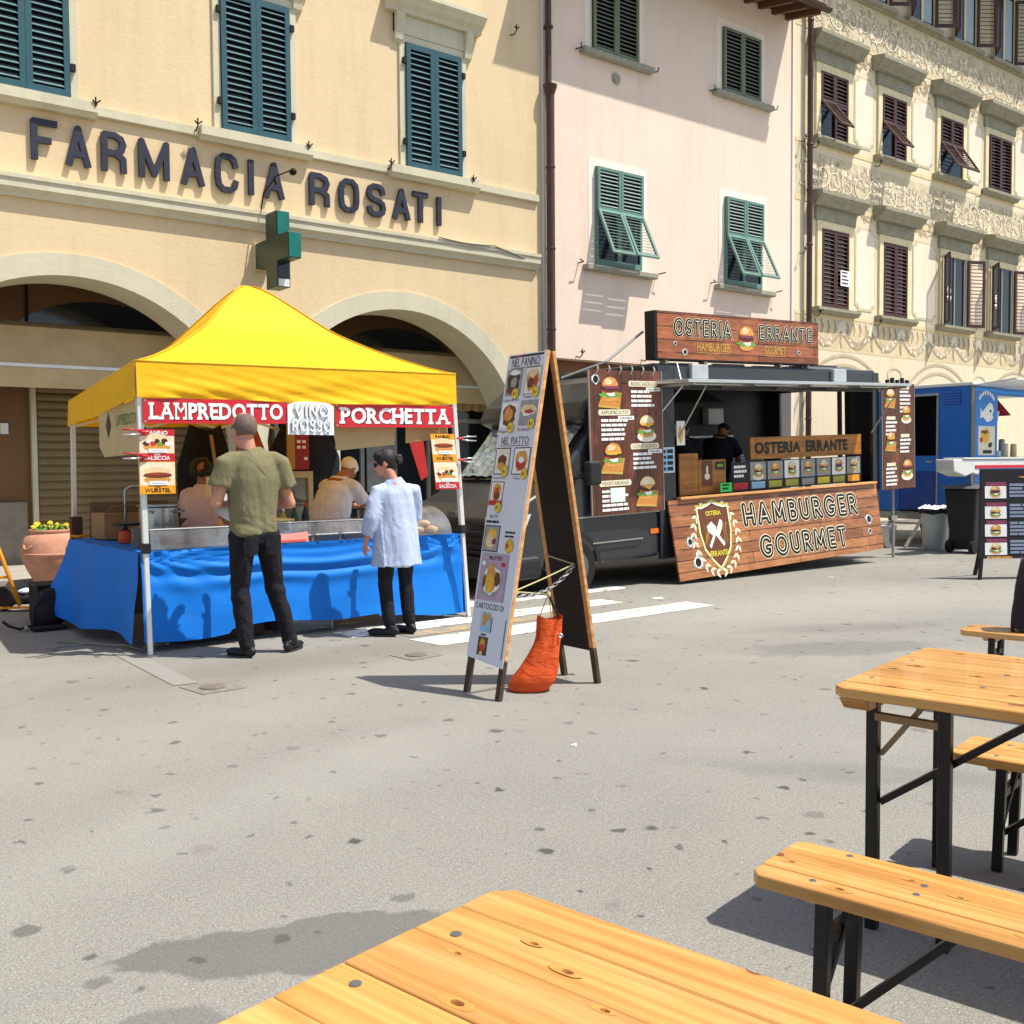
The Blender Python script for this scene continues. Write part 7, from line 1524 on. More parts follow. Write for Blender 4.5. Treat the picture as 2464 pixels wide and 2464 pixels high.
# ================================================================== PEOPLE
M_SKIN = mat('skin', 'C98F74', .5, 0, .10, 9, .1, 120, .4); M_SKIN2 = mat('tanned_skin', 'A86A48', .5, 0, .10, 9, .1, 120, .4)
M_HAIRD = mat('dark_hair', '1A1312', .55, 0, .35, 40, .6, 90, .5); M_HAIRS = mat('cropped_grey_hair', '6E5A50', .7, 0, .3, 60, .3, 200)
M_OLIVET = clothing('olive_tshirt_cotton', '7E7859', .55, 8.); M_BLKJ = clothing('black_denim', '232227', .6, 12., .2)
M_SHIRTB = clothing('light_blue_shirt_cotton', 'B6C3DC', .38, 9., .06); M_PINKT = clothing('pale_pink_tshirt_cotton', 'E3C0B8', .5, 9.); M_WHITET = clothing('white_tshirt_cotton', 'EEEAEC', .5, 8., .05)
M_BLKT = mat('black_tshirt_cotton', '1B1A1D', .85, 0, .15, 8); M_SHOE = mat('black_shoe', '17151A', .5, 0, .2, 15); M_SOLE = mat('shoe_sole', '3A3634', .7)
DG = bpy.context.evaluated_depsgraph_get
def fuse(mb, name, m, parent, vox=.011, it=6, wr=None, fac=.5):
    """join overlapping shapes into one continuous skin"""
    me = mb.mesh('tmp', m); ob = bpy.data.objects.new('tmp', me); COL.objects.link(ob)
    r = ob.modifiers.new('r', 'REMESH'); r.mode = 'VOXEL'; r.voxel_size = vox
    s = ob.modifiers.new('s', 'SMOOTH'); s.iterations = it; s.factor = fac
    bpy.context.view_layer.update(); me2 = bpy.data.meshes.new_from_object(ob.evaluated_get(DG()))
    bpy.data.objects.remove(ob); bpy.data.meshes.remove(me)
    if wr:
        ns = [v.normal.copy() for v in me2.vertices]
        for v, n in zip(me2.vertices, ns): v.co = v.co + n * wr(v.co, n)
    me2.polygons.foreach_set('use_smooth', [True] * len(me2.polygons)); me2.materials.clear(); me2.materials.append(m); me2.name = name
    me2.update(); return inst(name, me2, parent)
def limb(mb, pts, rs, n=14, flat=1.):
    mb.tube(pts, rs, n, True, flat)
    if flat == 1.:
        for p, r in zip(pts, rs): mb.ell(p, r * .98, r * .98, r * .98, 12, 8)
def bone(mb, a, b, r0, r1): limb(mb, [a, Vector(a).lerp(Vector(b), .35), b], [r0, (r0 * .62 + r1 * .38), r1])
def hand(mb, wrist, direction, palm_n, side=1, curl=.6, s=1.):
    d = Vector(direction).normalized(); n = Vector(palm_n); n = (n - d * n.dot(d)).normalized(); x = d.cross(n) * side; w = Vector(wrist)
    rot = Matrix((x, d, n)).transposed(); c = w + d * .045 * s
    mb.ell(c, .040 * s, .050 * s, .016 * s, 12, 8, rot)
    for i, l in enumerate((.068, .078, .073, .056)):
        b = w + d * .082 * s + x * ((-.030 + .020 * i) * s); pts = [b - d * .02 * s]; dd = d.copy()
        for k in range(3):
            dd = (dd * math.cos(curl * .55) + n * math.sin(curl * .55)).normalized(); pts.append(pts[-1] + dd * (l * (.46, .32, .26)[k] * s))
        mb.tube(pts, [.0095 * s, .009 * s, .008 * s, .0065 * s], 8)
    t0 = w + d * .02 * s - x * .030 * s; td = (d * .7 - x * .7 + n * .25).normalized(); mb.tube([t0, t0 + td * .035 * s, t0 + (td + d * .4 + n * .3).normalized() * .066 * s], [.012 * s, .010 * s, .008 * s], 8)
def head(mb, c, yaw=0., pitch=0., s=1.):
    Rm = Matrix.Rotation(yaw, 3, 'Z') @ Matrix.Rotation(pitch, 3, 'X'); c = Vector(c); q = lambda x, y, z: c + Rm @ Vector((x * s, y * s, z * s))
    mb.ell(q(0, -.010, .022), .076 * s, .096 * s, .098 * s, 20, 14, Rm); mb.ell(q(0, .022, -.045), .060 * s, .070 * s, .076 * s, 16, 10, Rm); mb.ell(q(0, .062, -.092), .028 * s, .026 * s, .022 * s, 10, 8, Rm)
    mb.ell(q(0, .094, -.018), .013 * s, .020 * s, .026 * s, 10, 8, Rm); mb.ell(q(0, .106, -.034), .016 * s, .014 * s, .012 * s, 10, 8, Rm)
    mb.ell(q(0, .080, .012), .05 * s, .014 * s, .012 * s, 10, 6, Rm); mb.ell(q(0, .082, -.066), .026 * s, .012 * s, .008 * s, 10, 6, Rm)
    for sd in (-1, 1): mb.ell(q(sd * .078, -.005, -.012), .010 * s, .022 * s, .034 * s, 8, 8, Rm); mb.ell(q(sd * .040, .072, -.030), .022 * s, .02 * s, .022 * s, 8, 6, Rm)
    return Rm, q
def fbm(x, y, z): return noise.noise(Vector((x, y, z))) + .5 * noise.noise(Vector((x * 2.1 + 3, y * 2.1, z * 2.1)))
def shoe(par, a, yaw, l=.27, s=1.):
    mb = MB(); Rm = Matrix.Rotation(yaw, 3, 'Z'); c = Vector((a[0], a[1], 0)); q = lambda x, y, z: c + Rm @ Vector((x, y, z))
    mb.ell(q(0, .10, .036), .045, .115, .034, 14, 8, Rm); mb.ell(q(0, -.02, .048), .038, .075, .046, 14, 8, Rm); mb.tube([q(0, -.02, .05), q(0, -.03, .10)], [.040, .042], 12)
    o = fuse(mb, 'shoe', M_SHOE, par, .009, 4)
    for v in o.data.vertices: v.co.z = max(v.co.z, .006)
    mb = MB(); P = [(math.cos(t) * .044, .075 + math.sin(t) * .125) for t in [2 * math.pi * i / 18 for i in range(18)]]; mb.prism([q(x, y, .001) for x, y in P], (0, 0, .014)); k = mb.mesh('sole', M_SOLE); so_ = inst('sole', k, o)
    return o
def face_bits(par, q, Rm, s=1., glasses=None):
    for sd in (-1, 1):
        mb = MB(); mb.ell(q(sd * .032, .080, .0), .012 * s, .008 * s, .008 * s, 10, 6, Rm); e = mb.build('eye', mat('eye_white', 'E8E2DA', .3), par, smooth=True)
        mb = MB(); mb.ell(q(sd * .032, .087, .0), .006 * s, .004 * s, .006 * s, 8, 6, Rm); mb.build('iris', mat('dark_iris', '22160F', .2), par, smooth=True)
    mb = MB(); mb.ell(q(0, .090, -.064), .024 * s, .006 * s, .006 * s, 10, 6, Rm); mb.build('lips', mat('lips', '9A5548', .5), par, smooth=True)

# ------------------------------------------------------------------ man in the olive T-shirt, seen from behind
mn = thing('person', 'man seen from behind in olive T-shirt and black trousers at the stall', 'person', (3.24, 7.40, 0), None, (0, 0, 0), True)
sh = {-1: Vector((-.215, -.01, 1.525)), 1: Vector((.215, -.01, 1.525))}; el = {-1: Vector((-.285, .02, 1.185)), 1: Vector((.305, .0, 1.165))}; wr_ = {-1: Vector((-.13, .235, 1.16)), 1: Vector((.17, .26, 1.14))}
hip = {-1: Vector((-.09, 0, .98)), 1: Vector((.10, 0, .98))}; kn_ = {-1: Vector((-.105, .03, .53)), 1: Vector((.175, .03, .53))}; an_ = {-1: Vector((-.085, -.02, .09)), 1: Vector((.285, .0, .09))}
HC = Vector((-.055, .03, 1.728))
mb = MB(); Rm, q = head(mb, HC, R(8), R(-6), 1.10)
mb.tube([(-.03, -.005, 1.50), (-.04, .005, 1.58), HC + Vector((0, -.03, -.06))], [.085, .066, .060], 16, True, 1.05)
limb(mb, [(0, 0, .95), (0, 0, 1.15), (0, -.005, 1.35), (-.01, -.005, 1.50)], [.125, .115, .13, .10], 16, 1.35)
for s_ in (-1, 1):
    bone(mb, sh[s_] + Vector((-s_ * .03, 0, -.06)), el[s_], .050, .043); bone(mb, el[s_], wr_[s_], .045, .029); d = (wr_[s_] - el[s_]).normalized(); hand(mb, wr_[s_] + d * .005, d + Vector((0, .2, .2)), (-s_ * .9, .0, .5), s_, .9)
    bone(mb, hip[s_], kn_[s_], .082, .058); bone(mb, kn_[s_], an_[s_], .056, .038)
fuse(mb, 'body', M_SKIN, mn, .0085, 4)
def cap_hair(u, v):
    a = u * 2 * math.pi; t = R(38) + v * R(95); r = Vector((.0835 * math.sin(t) * math.cos(a), .103 * math.sin(t) * math.sin(a) - .012, .104 * math.cos(t) + .022))
    return q(*(r * 1.0))
mb = MB(); mb.grid(lambda u, v: cap_hair(.5 + .02 + u * .46 + 0, v * .95), 24, 12); mb.grid(lambda u, v: cap_hair(.44 + .1 * u, .45 + .25 * v), 4, 4); mb.grid(lambda u, v: cap_hair(.94 + .12 * u, .45 + .25 * v), 4, 4); mb.build('cropped_hair', M_HAIRS, mn, smooth=True)
mb = MB(); ring = [Vector((-.035 + .078 * math.cos(a), .0 + .072 * math.sin(a), 1.592 + .018 * math.sin(a))) for a in [2 * math.pi * i / 24 for i in range(25)]]; mb.tube(ring, .0035, 6, False); mb.build('necklace', mat('dark_leather_cord', '3A1C18', .6), mn)
def teewr(co, n):
    z = co.z; lo = max(0., min(1., (1.16 - z) / .18)); mid = max(0., min(1., (1.50 - z) / .2))
    f = .017 * fbm(co.x * 11 + z * 1.5, co.y * 5, z * 1.1 + 5) * mid + .016 * fbm(co.x * 3.5 + 2, co.y * 4, z * 13 + co.x * 5) * lo
    return f
mb = MB()
limb(mb, [(.005, .0, .935), (0, 0, 1.06), (.0, 0, 1.22), (-.005, -.005, 1.36), (-.01, -.005, 1.46), (-.015, -.003, 1.535), (-.025, 0, 1.59)], [.146, .142, .147, .150, .138, .110, .068], 28, 1.34)
for s_ in (-1, 1):
    mb.tube([Vector((s_ * .09, -.005, 1.53)), Vector((s_ * .16, -.007, 1.508)), sh[s_] + Vector((s_ * .005, 0, -.045)), sh[s_].lerp(el[s_], .5), sh[s_].lerp(el[s_], .66)], [.045, .066, .076, .082, .088], 18)
o = fuse(mb, 'olive_tshirt', M_OLIVET, mn, .011, 8, teewr)
def trowr(co, n):
    k = math.exp(-((co.z - .50) / .14) ** 2) + 1.3 * max(0., (.34 - co.z) / .34) + .35
    return .008 * k * fbm(co.x * 7 + co.z * 3, co.y * 6 + 3, co.z * 11) + .004 * fbm(co.x * 20, co.y * 20, co.z * 8)
mb = MB(); limb(mb, [(0, 0, 1.02), (.0, 0, .93), (.002, 0, .86)], [.130, .136, .118], 20, 1.32)
for s_ in (-1, 1):
    limb(mb, [hip[s_] + Vector((0, 0, -.05)), hip[s_].lerp(kn_[s_], .45), kn_[s_], kn_[s_].lerp(an_[s_], .4), an_[s_] + Vector((0, -.005, .0))], [.110, .092, .072, .071, .060], 18)
fuse(mb, 'black_trousers', M_BLKJ, mn, .011, 5, trowr)
for sx in (-.085, .095):
    mb = MB(); mb.grid(lambda u, v: (sx - .06 + .12 * u, -.150 - .010 * math.sin(math.pi * u) + .012 * (1 - v), .80 + .13 * v - .02 * (1 - v) * math.sin(math.pi * u)), 8, 6); mb.build('back_pocket', M_BLKJ, mn, smooth=True)
shoe(mn, (-.085, -.02), R(22)); shoe(mn, (.285, .0), R(-52))
pn = thing('paper_napkin', 'white paper napkin held by the man in the olive T-shirt', 'napkin', (3.12, 7.63, 1.1)); mb = MB(); mb.grid(lambda u, v: (3.02 + .16 * u, 7.60 + .05 * v + .02 * math.sin(u * 5), 1.10 + .22 * v - .10 * u + .02 * math.sin(v * 6)), 8, 8); mb.build('sheet', MATS['white_card'], pn, smooth=True)
mb = MB(); mb.prism([(2.985, 7.60, 1.22), (3.015, 7.60, 1.22), (3.02, 7.60, 1.36), (2.985, 7.60, 1.38)], (0, .10, 0)); mb.build('bread', M_CRUST, pn, fixn=True, bevel=.01)

# ------------------------------------------------------------------ woman in the pale blue shirt
wm = thing('person', 'woman in a long pale blue shirt and black trousers waiting at the stall', 'person', (4.575, 7.52, 0), None, (0, 0, 0), True)
sh = {-1: Vector((-.165, .0, 1.285)), 1: Vector((.175, .0, 1.285))}; el = {-1: Vector((-.245, -.01, 1.02)), 1: Vector((.235, .04, 1.02))}; wr_ = {-1: Vector((-.262, .05, .80)), 1: Vector((.10, .25, .98))}
hip = {-1: Vector((-.075, 0, .82)), 1: Vector((.085, 0, .82))}; kn_ = {-1: Vector((-.10, .02, .45)), 1: Vector((.105, .02, .45))}; an_ = {-1: Vector((-.085, -.02, .09)), 1: Vector((.115, -.02, .09))}
HC = Vector((-.075, .045, 1.475))
mb = MB(); Rm, q = head(mb, HC, R(58), R(-12), .93)
mb.tube([(-.01, -.01, 1.25), (-.03, .0, 1.33), HC + Vector((.01, -.03, -.05))], [.075, .052, .048], 16)
limb(mb, [(0, 0, .80), (0, 0, 1.0), (0, 0, 1.15), (0, 0, 1.26)], [.10, .09, .10, .08], 16, 1.35)
for s_ in (-1, 1):
    bone(mb, sh[s_] + Vector((-s_ * .03, 0, -.06)), el[s_], .038, .034); bone(mb, el[s_], wr_[s_], .034, .023); d = (wr_[s_] - el[s_]).normalized(); hand(mb, wr_[s_] + d * .004, d, (1, .2, 0) if s_ < 0 else (0, 0, 1), s_, .5, .88)
    bone(mb, hip[s_], kn_[s_], .068, .048); bone(mb, kn_[s_], an_[s_], .046, .030)
fuse(mb, 'body', M_SKIN, wm, .008, 4)
mb = MB(); mb.ell(q(0, -.022, .030), .082, .098, .096, 18, 12, Rm); mb.ell(q(0, -.055, -.02), .066, .060, .07, 14, 10, Rm); mb.ell(q(.0, .03, .075), .070, .06, .045, 14, 8, Rm)
hr = fuse(mb, 'hair', M_HAIRD, wm, .008, 5, lambda co, n: .004 * fbm(co.x * 30, co.y * 30, co.z * 9))
mb = MB(); rnd = random.Random(4); c0 = q(0, -.118, .01)
for i in range(16):
    a = rnd.uniform(0, 6.28); d = Vector((math.cos(a), math.sin(a) * .6, rnd.uniform(-.6, .8))).normalized(); mb.ell(c0 + d * .028, .028, .028, .026, 8, 6)
b_ = fuse(mb, 'hair_bun', M_HAIRD, wm, .008, 3, lambda co, n: .006 * fbm(co.x * 40, co.y * 40, co.z * 40))
mb = MB(); mb.ell(q(.034, .088, -.002), .030, .012, .024, 12, 8, Rm); mb.ell(q(-.034, .088, -.002), .030, .012, .024, 12, 8, Rm); mb.tube([q(.06, .08, .004), q(.076, .03, .008), q(.078, -.01, .008)], .006, 6); mb.tube([q(-.06, .08, .004), q(-.076, .03, .008), q(-.078, -.01, .008)], .006, 6); mb.build('sunglasses', mat('black_gloss_plastic', '0C0B0D', .15), wm, smooth=True)
def shwr(co, n):
    z = co.z; lo = max(0., min(1., (1.22 - z) / .5))
    pleat = .014 * math.cos((co.x + .01) * 22) * lo * (1 if co.y < 0 else .5) * (1 if abs(co.x) < .17 else 0)
    return pleat + .013 * fbm(co.x * 9 + z * 1.2, co.y * 8, z * 1.6 + 1) + .003 * fbm(co.x * 19, co.y * 17, z * 9)
mb = MB(); limb(mb, [(.005, .0, .60), (.005, 0, .80), (0, 0, 1.0), (0, .0, 1.14), (0, .0, 1.225), (-.008, 0, 1.285), (-.02, 0, 1.345)], [.166, .150, .132, .120, .106, .078, .054], 28, 1.42)
for s_ in (-1, 1):
    mb.tube([Vector((s_ * .075, 0, 1.265)), Vector((s_ * .125, 0, 1.25)), sh[s_] + Vector((s_ * .004, 0, -.045)), sh[s_].lerp(el[s_], .55), el[s_], el[s_].lerp(wr_[s_], .55)], [.035, .052, .062, .066, .062, .052], 18)
fuse(mb, 'pale_blue_shirt', M_SHIRTB, wm, .009, 5, shwr)
mb = MB(); ring = [Vector((-.02 + .060 * math.cos(a) * 1.1, .0 + .058 * math.sin(a), 1.320 + .012 * math.sin(a))) for a in [2 * math.pi * i / 24 for i in range(25)]]
mb.grid(lambda u, v: ring[round(u * 24)] * 1. + Vector((0, 0, .028 * v)) + (ring[round(u * 24)] - Vector((-.02, 0, 1.32))) * (.06 - .10 * v), 24, 3); mb.build('collar', M_SHIRTB, wm, smooth=True)
e_ = el[-1].lerp(wr_[-1], .55); d = (wr_[-1] - el[-1]).normalized(); mb = MB(); mb.tube([e_ - d * .03, e_ + d * .025], [.058, .056], 16); fuse(mb, 'rolled_cuff', M_SHIRTB, wm, .007, 2, lambda co, n: .004 * fbm(co.x * 30, co.y * 30, co.z * 30))
mb = MB(); limb(mb, [(0, 0, .86), (0, 0, .78)], [.11, .115], 18, 1.3)
for s_ in (-1, 1): limb(mb, [hip[s_] + Vector((0, 0, -.04)), hip[s_].lerp(kn_[s_], .5), kn_[s_], kn_[s_].lerp(an_[s_], .5), an_[s_] + Vector((0, 0, .03))], [.090, .076, .062, .060, .056], 16)
fuse(mb, 'black_trousers', M_BLKJ, wm, .010, 5, lambda co, n: .005 * fbm(co.x * 7, co.y * 7, co.z * 13))
shoe(wm, (-.085, -.02), R(32)); shoe(wm, (.115, -.01), R(8))

# ------------------------------------------------------------------ the two sellers behind the counter
def seller(name, label, loc, rz, hc, hyaw, hpitch, shz, lean, elb, wri, tee, skin, hy=0.):
    t = thing('person', label, 'person', loc, None, (0, 0, rz), True)
    hz = shz + .06; top = Vector((0, lean, shz)); mb = MB(); Rm, q = head(mb, hc, hyaw, hpitch, .97)
    mb.tube([top + Vector((0, 0, -.02)), top.lerp(Vector(hc), .5), Vector(hc) + Vector((0, -.03, -.05))], [.08, .058, .055], 14)
    pel = Vector((0, 0, .86)); limb(mb, [pel, pel.lerp(top, .5), top], [.125, .125, .10], 16, 1.3)
    for s_ in (-1, 1):
        s0 = top + Vector((s_ * .185, 0, -.02)); bone(mb, s0 + Vector((-s_ * .03, 0, -.05)), elb[s_], .046, .04); bone(mb, elb[s_], wri[s_], .042, .028); d = (Vector(wri[s_]) - Vector(elb[s_])).normalized(); hand(mb, Vector(wri[s_]) + d * .004, d, (0, 0, -1), s_, .7, .95)
        bone(mb, (s_ * .09, 0, .86), (s_ * .10, .02, .46), .08, .055); bone(mb, (s_ * .10, .02, .46), (s_ * .10, 0, .08), .055, .04)
    fuse(mb, 'body', skin, t, .010, 4)
    mb = MB(); limb(mb, [pel + Vector((0, 0, -.02)), pel.lerp(top, .35), pel.lerp(top, .72), top + Vector((0, 0, -.03)), top + Vector((0, .01, .05))], [.160, .165, .150, .115, .065], 22, 1.35)
    for s_ in (-1, 1):
        s0 = top + Vector((s_ * .185, 0, -.02)); mb.tube([top + Vector((s_ * .08, 0, -.02)), top + Vector((s_ * .14, 0, -.035)), s0 + Vector((0, 0, -.03)), s0.lerp(Vector(elb[s_]), .75)], [.045, .064, .074, .078], 14)
    fuse(mb, 'tshirt', tee, t, .012, 6, lambda co, n: .010 * fbm(co.x * 8, co.y * 8, co.z * 5))
    mb = MB(); limb(mb, [(0, 0, .92), (0, 0, .84)], [.13, .135], 16, 1.3)
    for s_ in (-1, 1): limb(mb, [(s_ * .09, 0, .82), (s_ * .10, .02, .46), (s_ * .10, 0, .09)], [.10, .075, .065], 14)
    fuse(mb, 'trousers', M_BLKJ, t, .013, 4)
    shoe(t, (-.10, 0), .1); shoe(t, (.10, 0), -.1); face_bits(t, q, Rm, .97)
    return t, q, Rm
s1, q, Rm = seller('seller', 'seller with dark curly hair in a pale pink T-shirt behind the counter', (3.68, 9.62, 0), R(-62), Vector((0, .06, 1.40)), R(-6), R(4), 1.235, .03, {-1: Vector((-.26, .06, 1.0)), 1: Vector((.25, .05, .99))}, {-1: Vector((-.15, .28, .98)), 1: Vector((.14, .30, .96))}, M_PINKT, M_SKIN2)
mb = MB(); rnd = random.Random(9)
for i in range(44):
    a, b = rnd.uniform(0, 6.28), rnd.uniform(-.5, 1.4); p = Vector((math.cos(a) * math.cos(b) * .086, math.sin(a) * math.cos(b) * .095 - .035, math.sin(b) * .09 + .03))
    if p.y > .055 and p.z < .07: continue
    mb.ell(q(*p), .034, .034, .034, 8, 6)
fuse(mb, 'curly_hair', M_HAIRD, s1, .010, 2, lambda co, n: .008 * fbm(co.x * 38, co.y * 38, co.z * 38))
mb = MB()
for sd in (-1, 1): mb.tube([q(sd * .034 + .024 * math.cos(a), .096, .0 + .018 * math.sin(a)) for a in [2 * math.pi * i / 12 for i in range(13)]], .003, 5, False); mb.tube([q(sd * .058, .092, .004), q(sd * .078, .0, .006)], .003, 5)
mb.build('glasses', M_ANTH2, s1)
s2, q, Rm = seller('seller', 'seller in a white T-shirt and white bandana bending over the counter', (4.83, 9.26, 0), R(-68), Vector((0, .36, 1.42)), R(0), R(-34), 1.30, .20, {-1: Vector((-.24, .40, 1.05)), 1: Vector((.22, .36, 1.03))}, {-1: Vector((-.08, .62, 1.03)), 1: Vector((.06, .60, 1.02))}, M_WHITET, M_SKIN2)
mb = MB(); mb.ell(q(0, -.012, .035), .084, .104, .092, 18, 12, Rm); mb.ell(q(0, .045, .045), .072, .060, .04, 14, 8, Rm)
bd_ = fuse(mb, 'bandana', mat('white_bandana', 'EDE2C8', .8, 0, .05, 12), s2, .009, 3, lambda co, n: .003 * fbm(co.x * 25, co.y * 25, co.z * 25))
# two cooks in the burger truck (dark tops, in its shade)
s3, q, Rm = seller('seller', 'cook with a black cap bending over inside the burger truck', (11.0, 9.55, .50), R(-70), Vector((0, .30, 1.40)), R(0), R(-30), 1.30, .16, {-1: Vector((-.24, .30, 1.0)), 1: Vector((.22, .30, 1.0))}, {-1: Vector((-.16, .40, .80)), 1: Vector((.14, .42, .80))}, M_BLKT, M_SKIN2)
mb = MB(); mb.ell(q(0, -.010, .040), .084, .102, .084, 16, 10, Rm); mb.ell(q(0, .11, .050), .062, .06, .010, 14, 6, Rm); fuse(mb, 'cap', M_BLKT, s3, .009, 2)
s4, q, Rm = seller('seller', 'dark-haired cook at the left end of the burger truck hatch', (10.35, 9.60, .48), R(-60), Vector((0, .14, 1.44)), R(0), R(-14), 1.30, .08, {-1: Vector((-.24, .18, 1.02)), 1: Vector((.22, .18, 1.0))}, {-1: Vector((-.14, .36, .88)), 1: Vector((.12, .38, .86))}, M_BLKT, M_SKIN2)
mb = MB(); mb.ell(q(0, -.022, .035), .084, .098, .092, 16, 10, Rm); fuse(mb, 'hair', M_HAIRD, s4, .009, 3)
mb = MB(); mb.ell((11.55, 9.25, 1.42), .10, .07, .16, 14, 10); o = fuse(mb, 'plastic_bag', mat('clear_grey_plastic', 'B9C2C4', .2, 0, .1, 9), None, .01, 2, lambda co, n: .014 * fbm(co.x * 12, co.y * 12, co.z * 8)); tag(o, 'grey plastic bag hanging inside the burger truck hatch', 'bag')
# ================================================================== LEFT EDGE: planter, hand truck, bags
po = thing('terracotta_planter', 'big terracotta pot with yellow pansies beside the stall', 'planter', (3.07, 13.02, 0))
M_TERRA = mat('terracotta', 'C08A70', .85, 0, .16, 5, .3, 40)
prof = [(.30, .18), (.32, .19), (.33, .25), (.42, .42), (.505, .62), (.52, .70), (.535, .71), (.535, .735), (.52, .745), (.505, .90), (.45, 1.02), (.38, 1.09), (.365, 1.10), (.375, 1.115), (.385, 1.14), (.37, 1.17), (.345, 1.17), (.33, 1.10), (.30, 1.05)]
mb = MB(); mb.lathe(prof, (3.07, 13.02, 0), 44); mb.build('pot', M_TERRA, po, auto=50)
mb = MB(); mb.lathe([(.34, .0), (.35, .02), (.35, .17), (.34, .18)], (3.07, 13.02, 0), 32); mb.build('base', mat('pale_stone_base', 'B5B0A6', .85), po, auto=40)
mb = MB(); mb.lathe([(.001, 1.06), (.33, 1.06)], (3.07, 13.02, 0), 24, cap=False); mb.build('soil', mat('soil', '3A2A20', .95), po)
for a in (R(-150), R(-62)):
    c = Vector((3.07 + .505 * math.cos(a), 13.02 + .505 * math.sin(a), .90)); n = Vector((math.cos(a), math.sin(a), 0)); t = Vector((-math.sin(a), math.cos(a), 0))
    mb = MB(); mb.tube([c + t * (.09 * math.cos(b)) + n * (.03 + .03 * math.sin(b)) + Vector((0, 0, -.07 * math.sin(b))) for b in [math.pi * i / 10 for i in range(11)]], .022, 8); mb.build('lug_handle', M_TERRA, po, smooth=True)
rnd = random.Random(3)
lf = MB(); fl = MB(); wf = MB()
for i in range(150):
    a = rnd.uniform(0, 6.28); r = .33 * math.sqrt(rnd.random()); c = Vector((3.07 + r * math.cos(a), 13.02 + r * math.sin(a), 1.12 + rnd.uniform(0, .13))); n = Vector((rnd.uniform(-1, 1), rnd.uniform(-1, .3), rnd.uniform(.2, 1))).normalized(); x = n.orthogonal().normalized(); y = n.cross(x); s_ = rnd.uniform(.03, .055)
    lf.poly([c + x * s_ * math.cos(b) + y * s_ * .7 * math.sin(b) + n * .006 * math.cos(2 * b) for b in [2 * math.pi * k / 7 for k in range(7)]])
for i in range(26):
    a = rnd.uniform(0, 6.28); r = .31 * math.sqrt(rnd.random()); c = Vector((3.07 + r * math.cos(a), 13.02 + r * math.sin(a) - .03, 1.19 + rnd.uniform(0, .09))); n = Vector((rnd.uniform(-.4, .4), -1, rnd.uniform(.0, .8))).normalized(); x = n.orthogonal().normalized(); y = n.cross(x)
    for k in range(5): b = 2 * math.pi * k / 5; cc = c + (x * math.cos(b) + y * math.sin(b)) * .02; fl.poly([cc + (x * math.cos(d) + y * math.sin(d)) * .021 + n * (.004 * k) for d in [2 * math.pi * j / 8 for j in range(8)]])
o = lf.build('foliage', mat('pansy_leaves', '4C7A2A', .6, 0, .4, 30), po); o['kind'] = 'stuff'; o = fl.build('pansies', mat('yellow_petals', 'F0C81A', .6, 0, .15, 30), po); o['kind'] = 'stuff'
po.scale = (.63, .63, .63); po.location = (3.10, 12.86, 0)
# yellow sack barrow
hb = thing('hand_truck', 'orange yellow hand truck cut by the left picture edge', 'hand truck', (2.1, 11.5, 0)); M_ORY = mat('orange_yellow_paint', 'E89A22', .4, .1, .1, 8)
for (x, y) in ((2.40, 11.25), (2.06, 11.55)):
    mb = MB(); mb.tube([(x, y, .06), (x - .13, y + .20, .60), (x - .26, y + .40, 1.08), (x - .30, y + .46, 1.10)], .020, 8); mb.build('rail', M_ORY, hb, smooth=True)
for t_ in (.28, .55, .85):
    mb = MB(); a = Vector((2.40 - .26 * t_, 11.25 + .40 * t_, .06 + 1.02 * t_)); b = Vector((2.06 - .26 * t_, 11.55 + .40 * t_, .06 + 1.02 * t_)); mb.tube([a, b], .014, 8); mb.build('crossbar', M_ORY, hb)
mb = MB(); mb.prism([(2.45, 11.20, .03), (2.80, 11.02, .03), (2.86, 11.10, .03), (2.06, 11.58, .03), (2.0, 11.50, .03)], (0, 0, .012)); mb.build('toe_plate', M_ORY, hb, fixn=True)
for (x, y) in ((2.30, 11.46), (2.02, 11.70)):
    mb = MB(); mb.lathe([(.04, -.035), (.11, -.035), (.125, 0), (.11, .035), (.04, .035)], (0, 0, 0), 20); w_ = inst('wheel', mb.mesh('wheel', M_TYRE), hb, (x - 2.1, y - 11.5, .126), (R(90), 0, R(-41)))
# dark bags in the shade of the stall
bp = thing('black_backpack', 'black backpack with straps lying left of the blue cloth', 'backpack', (2.36, 9.9, 0))
def bag(mb, c, rx, ry, rz, seed): 
    mb.ell(c, rx, ry, rz, 16, 10)
mb = MB(); mb.ell((2.40, 10.02, .17), .16, .14, .18, 16, 12); mb.ell((2.33, 9.92, .09), .13, .10, .09, 14, 10); o_ = fuse(mb, 'sack', M_BLKCL, None, .012, 3, lambda co, n: .014 * fbm(co.x * 9, co.y * 9, co.z * 9)); o_.parent = bp; o_.location = (-2.36, -9.9, 0)
mb = MB(); mb.tube([(2.30, 9.86, .30), (2.22, 9.80, .22), (2.20, 9.80, .06), (2.10, 9.86, .02), (2.02, 9.92, .05), (1.98, 9.95, .09)], .014, 6); mb.build('strap', M_BLKCL, bp, smooth=True); mb = MB(); mb.ell((2.14, 9.80, .03), .02, .02, .025, 8, 6); mb.build('buckle', M_GREYMET, bp)
mb = MB(); mb.box(2.18, 2.46, 9.70, 9.86, .004, .04); tag(mb.build('flat_case', M_BLKCL, None, bevel=.01), 'flat black case on the ground in front of the backpack', 'case')
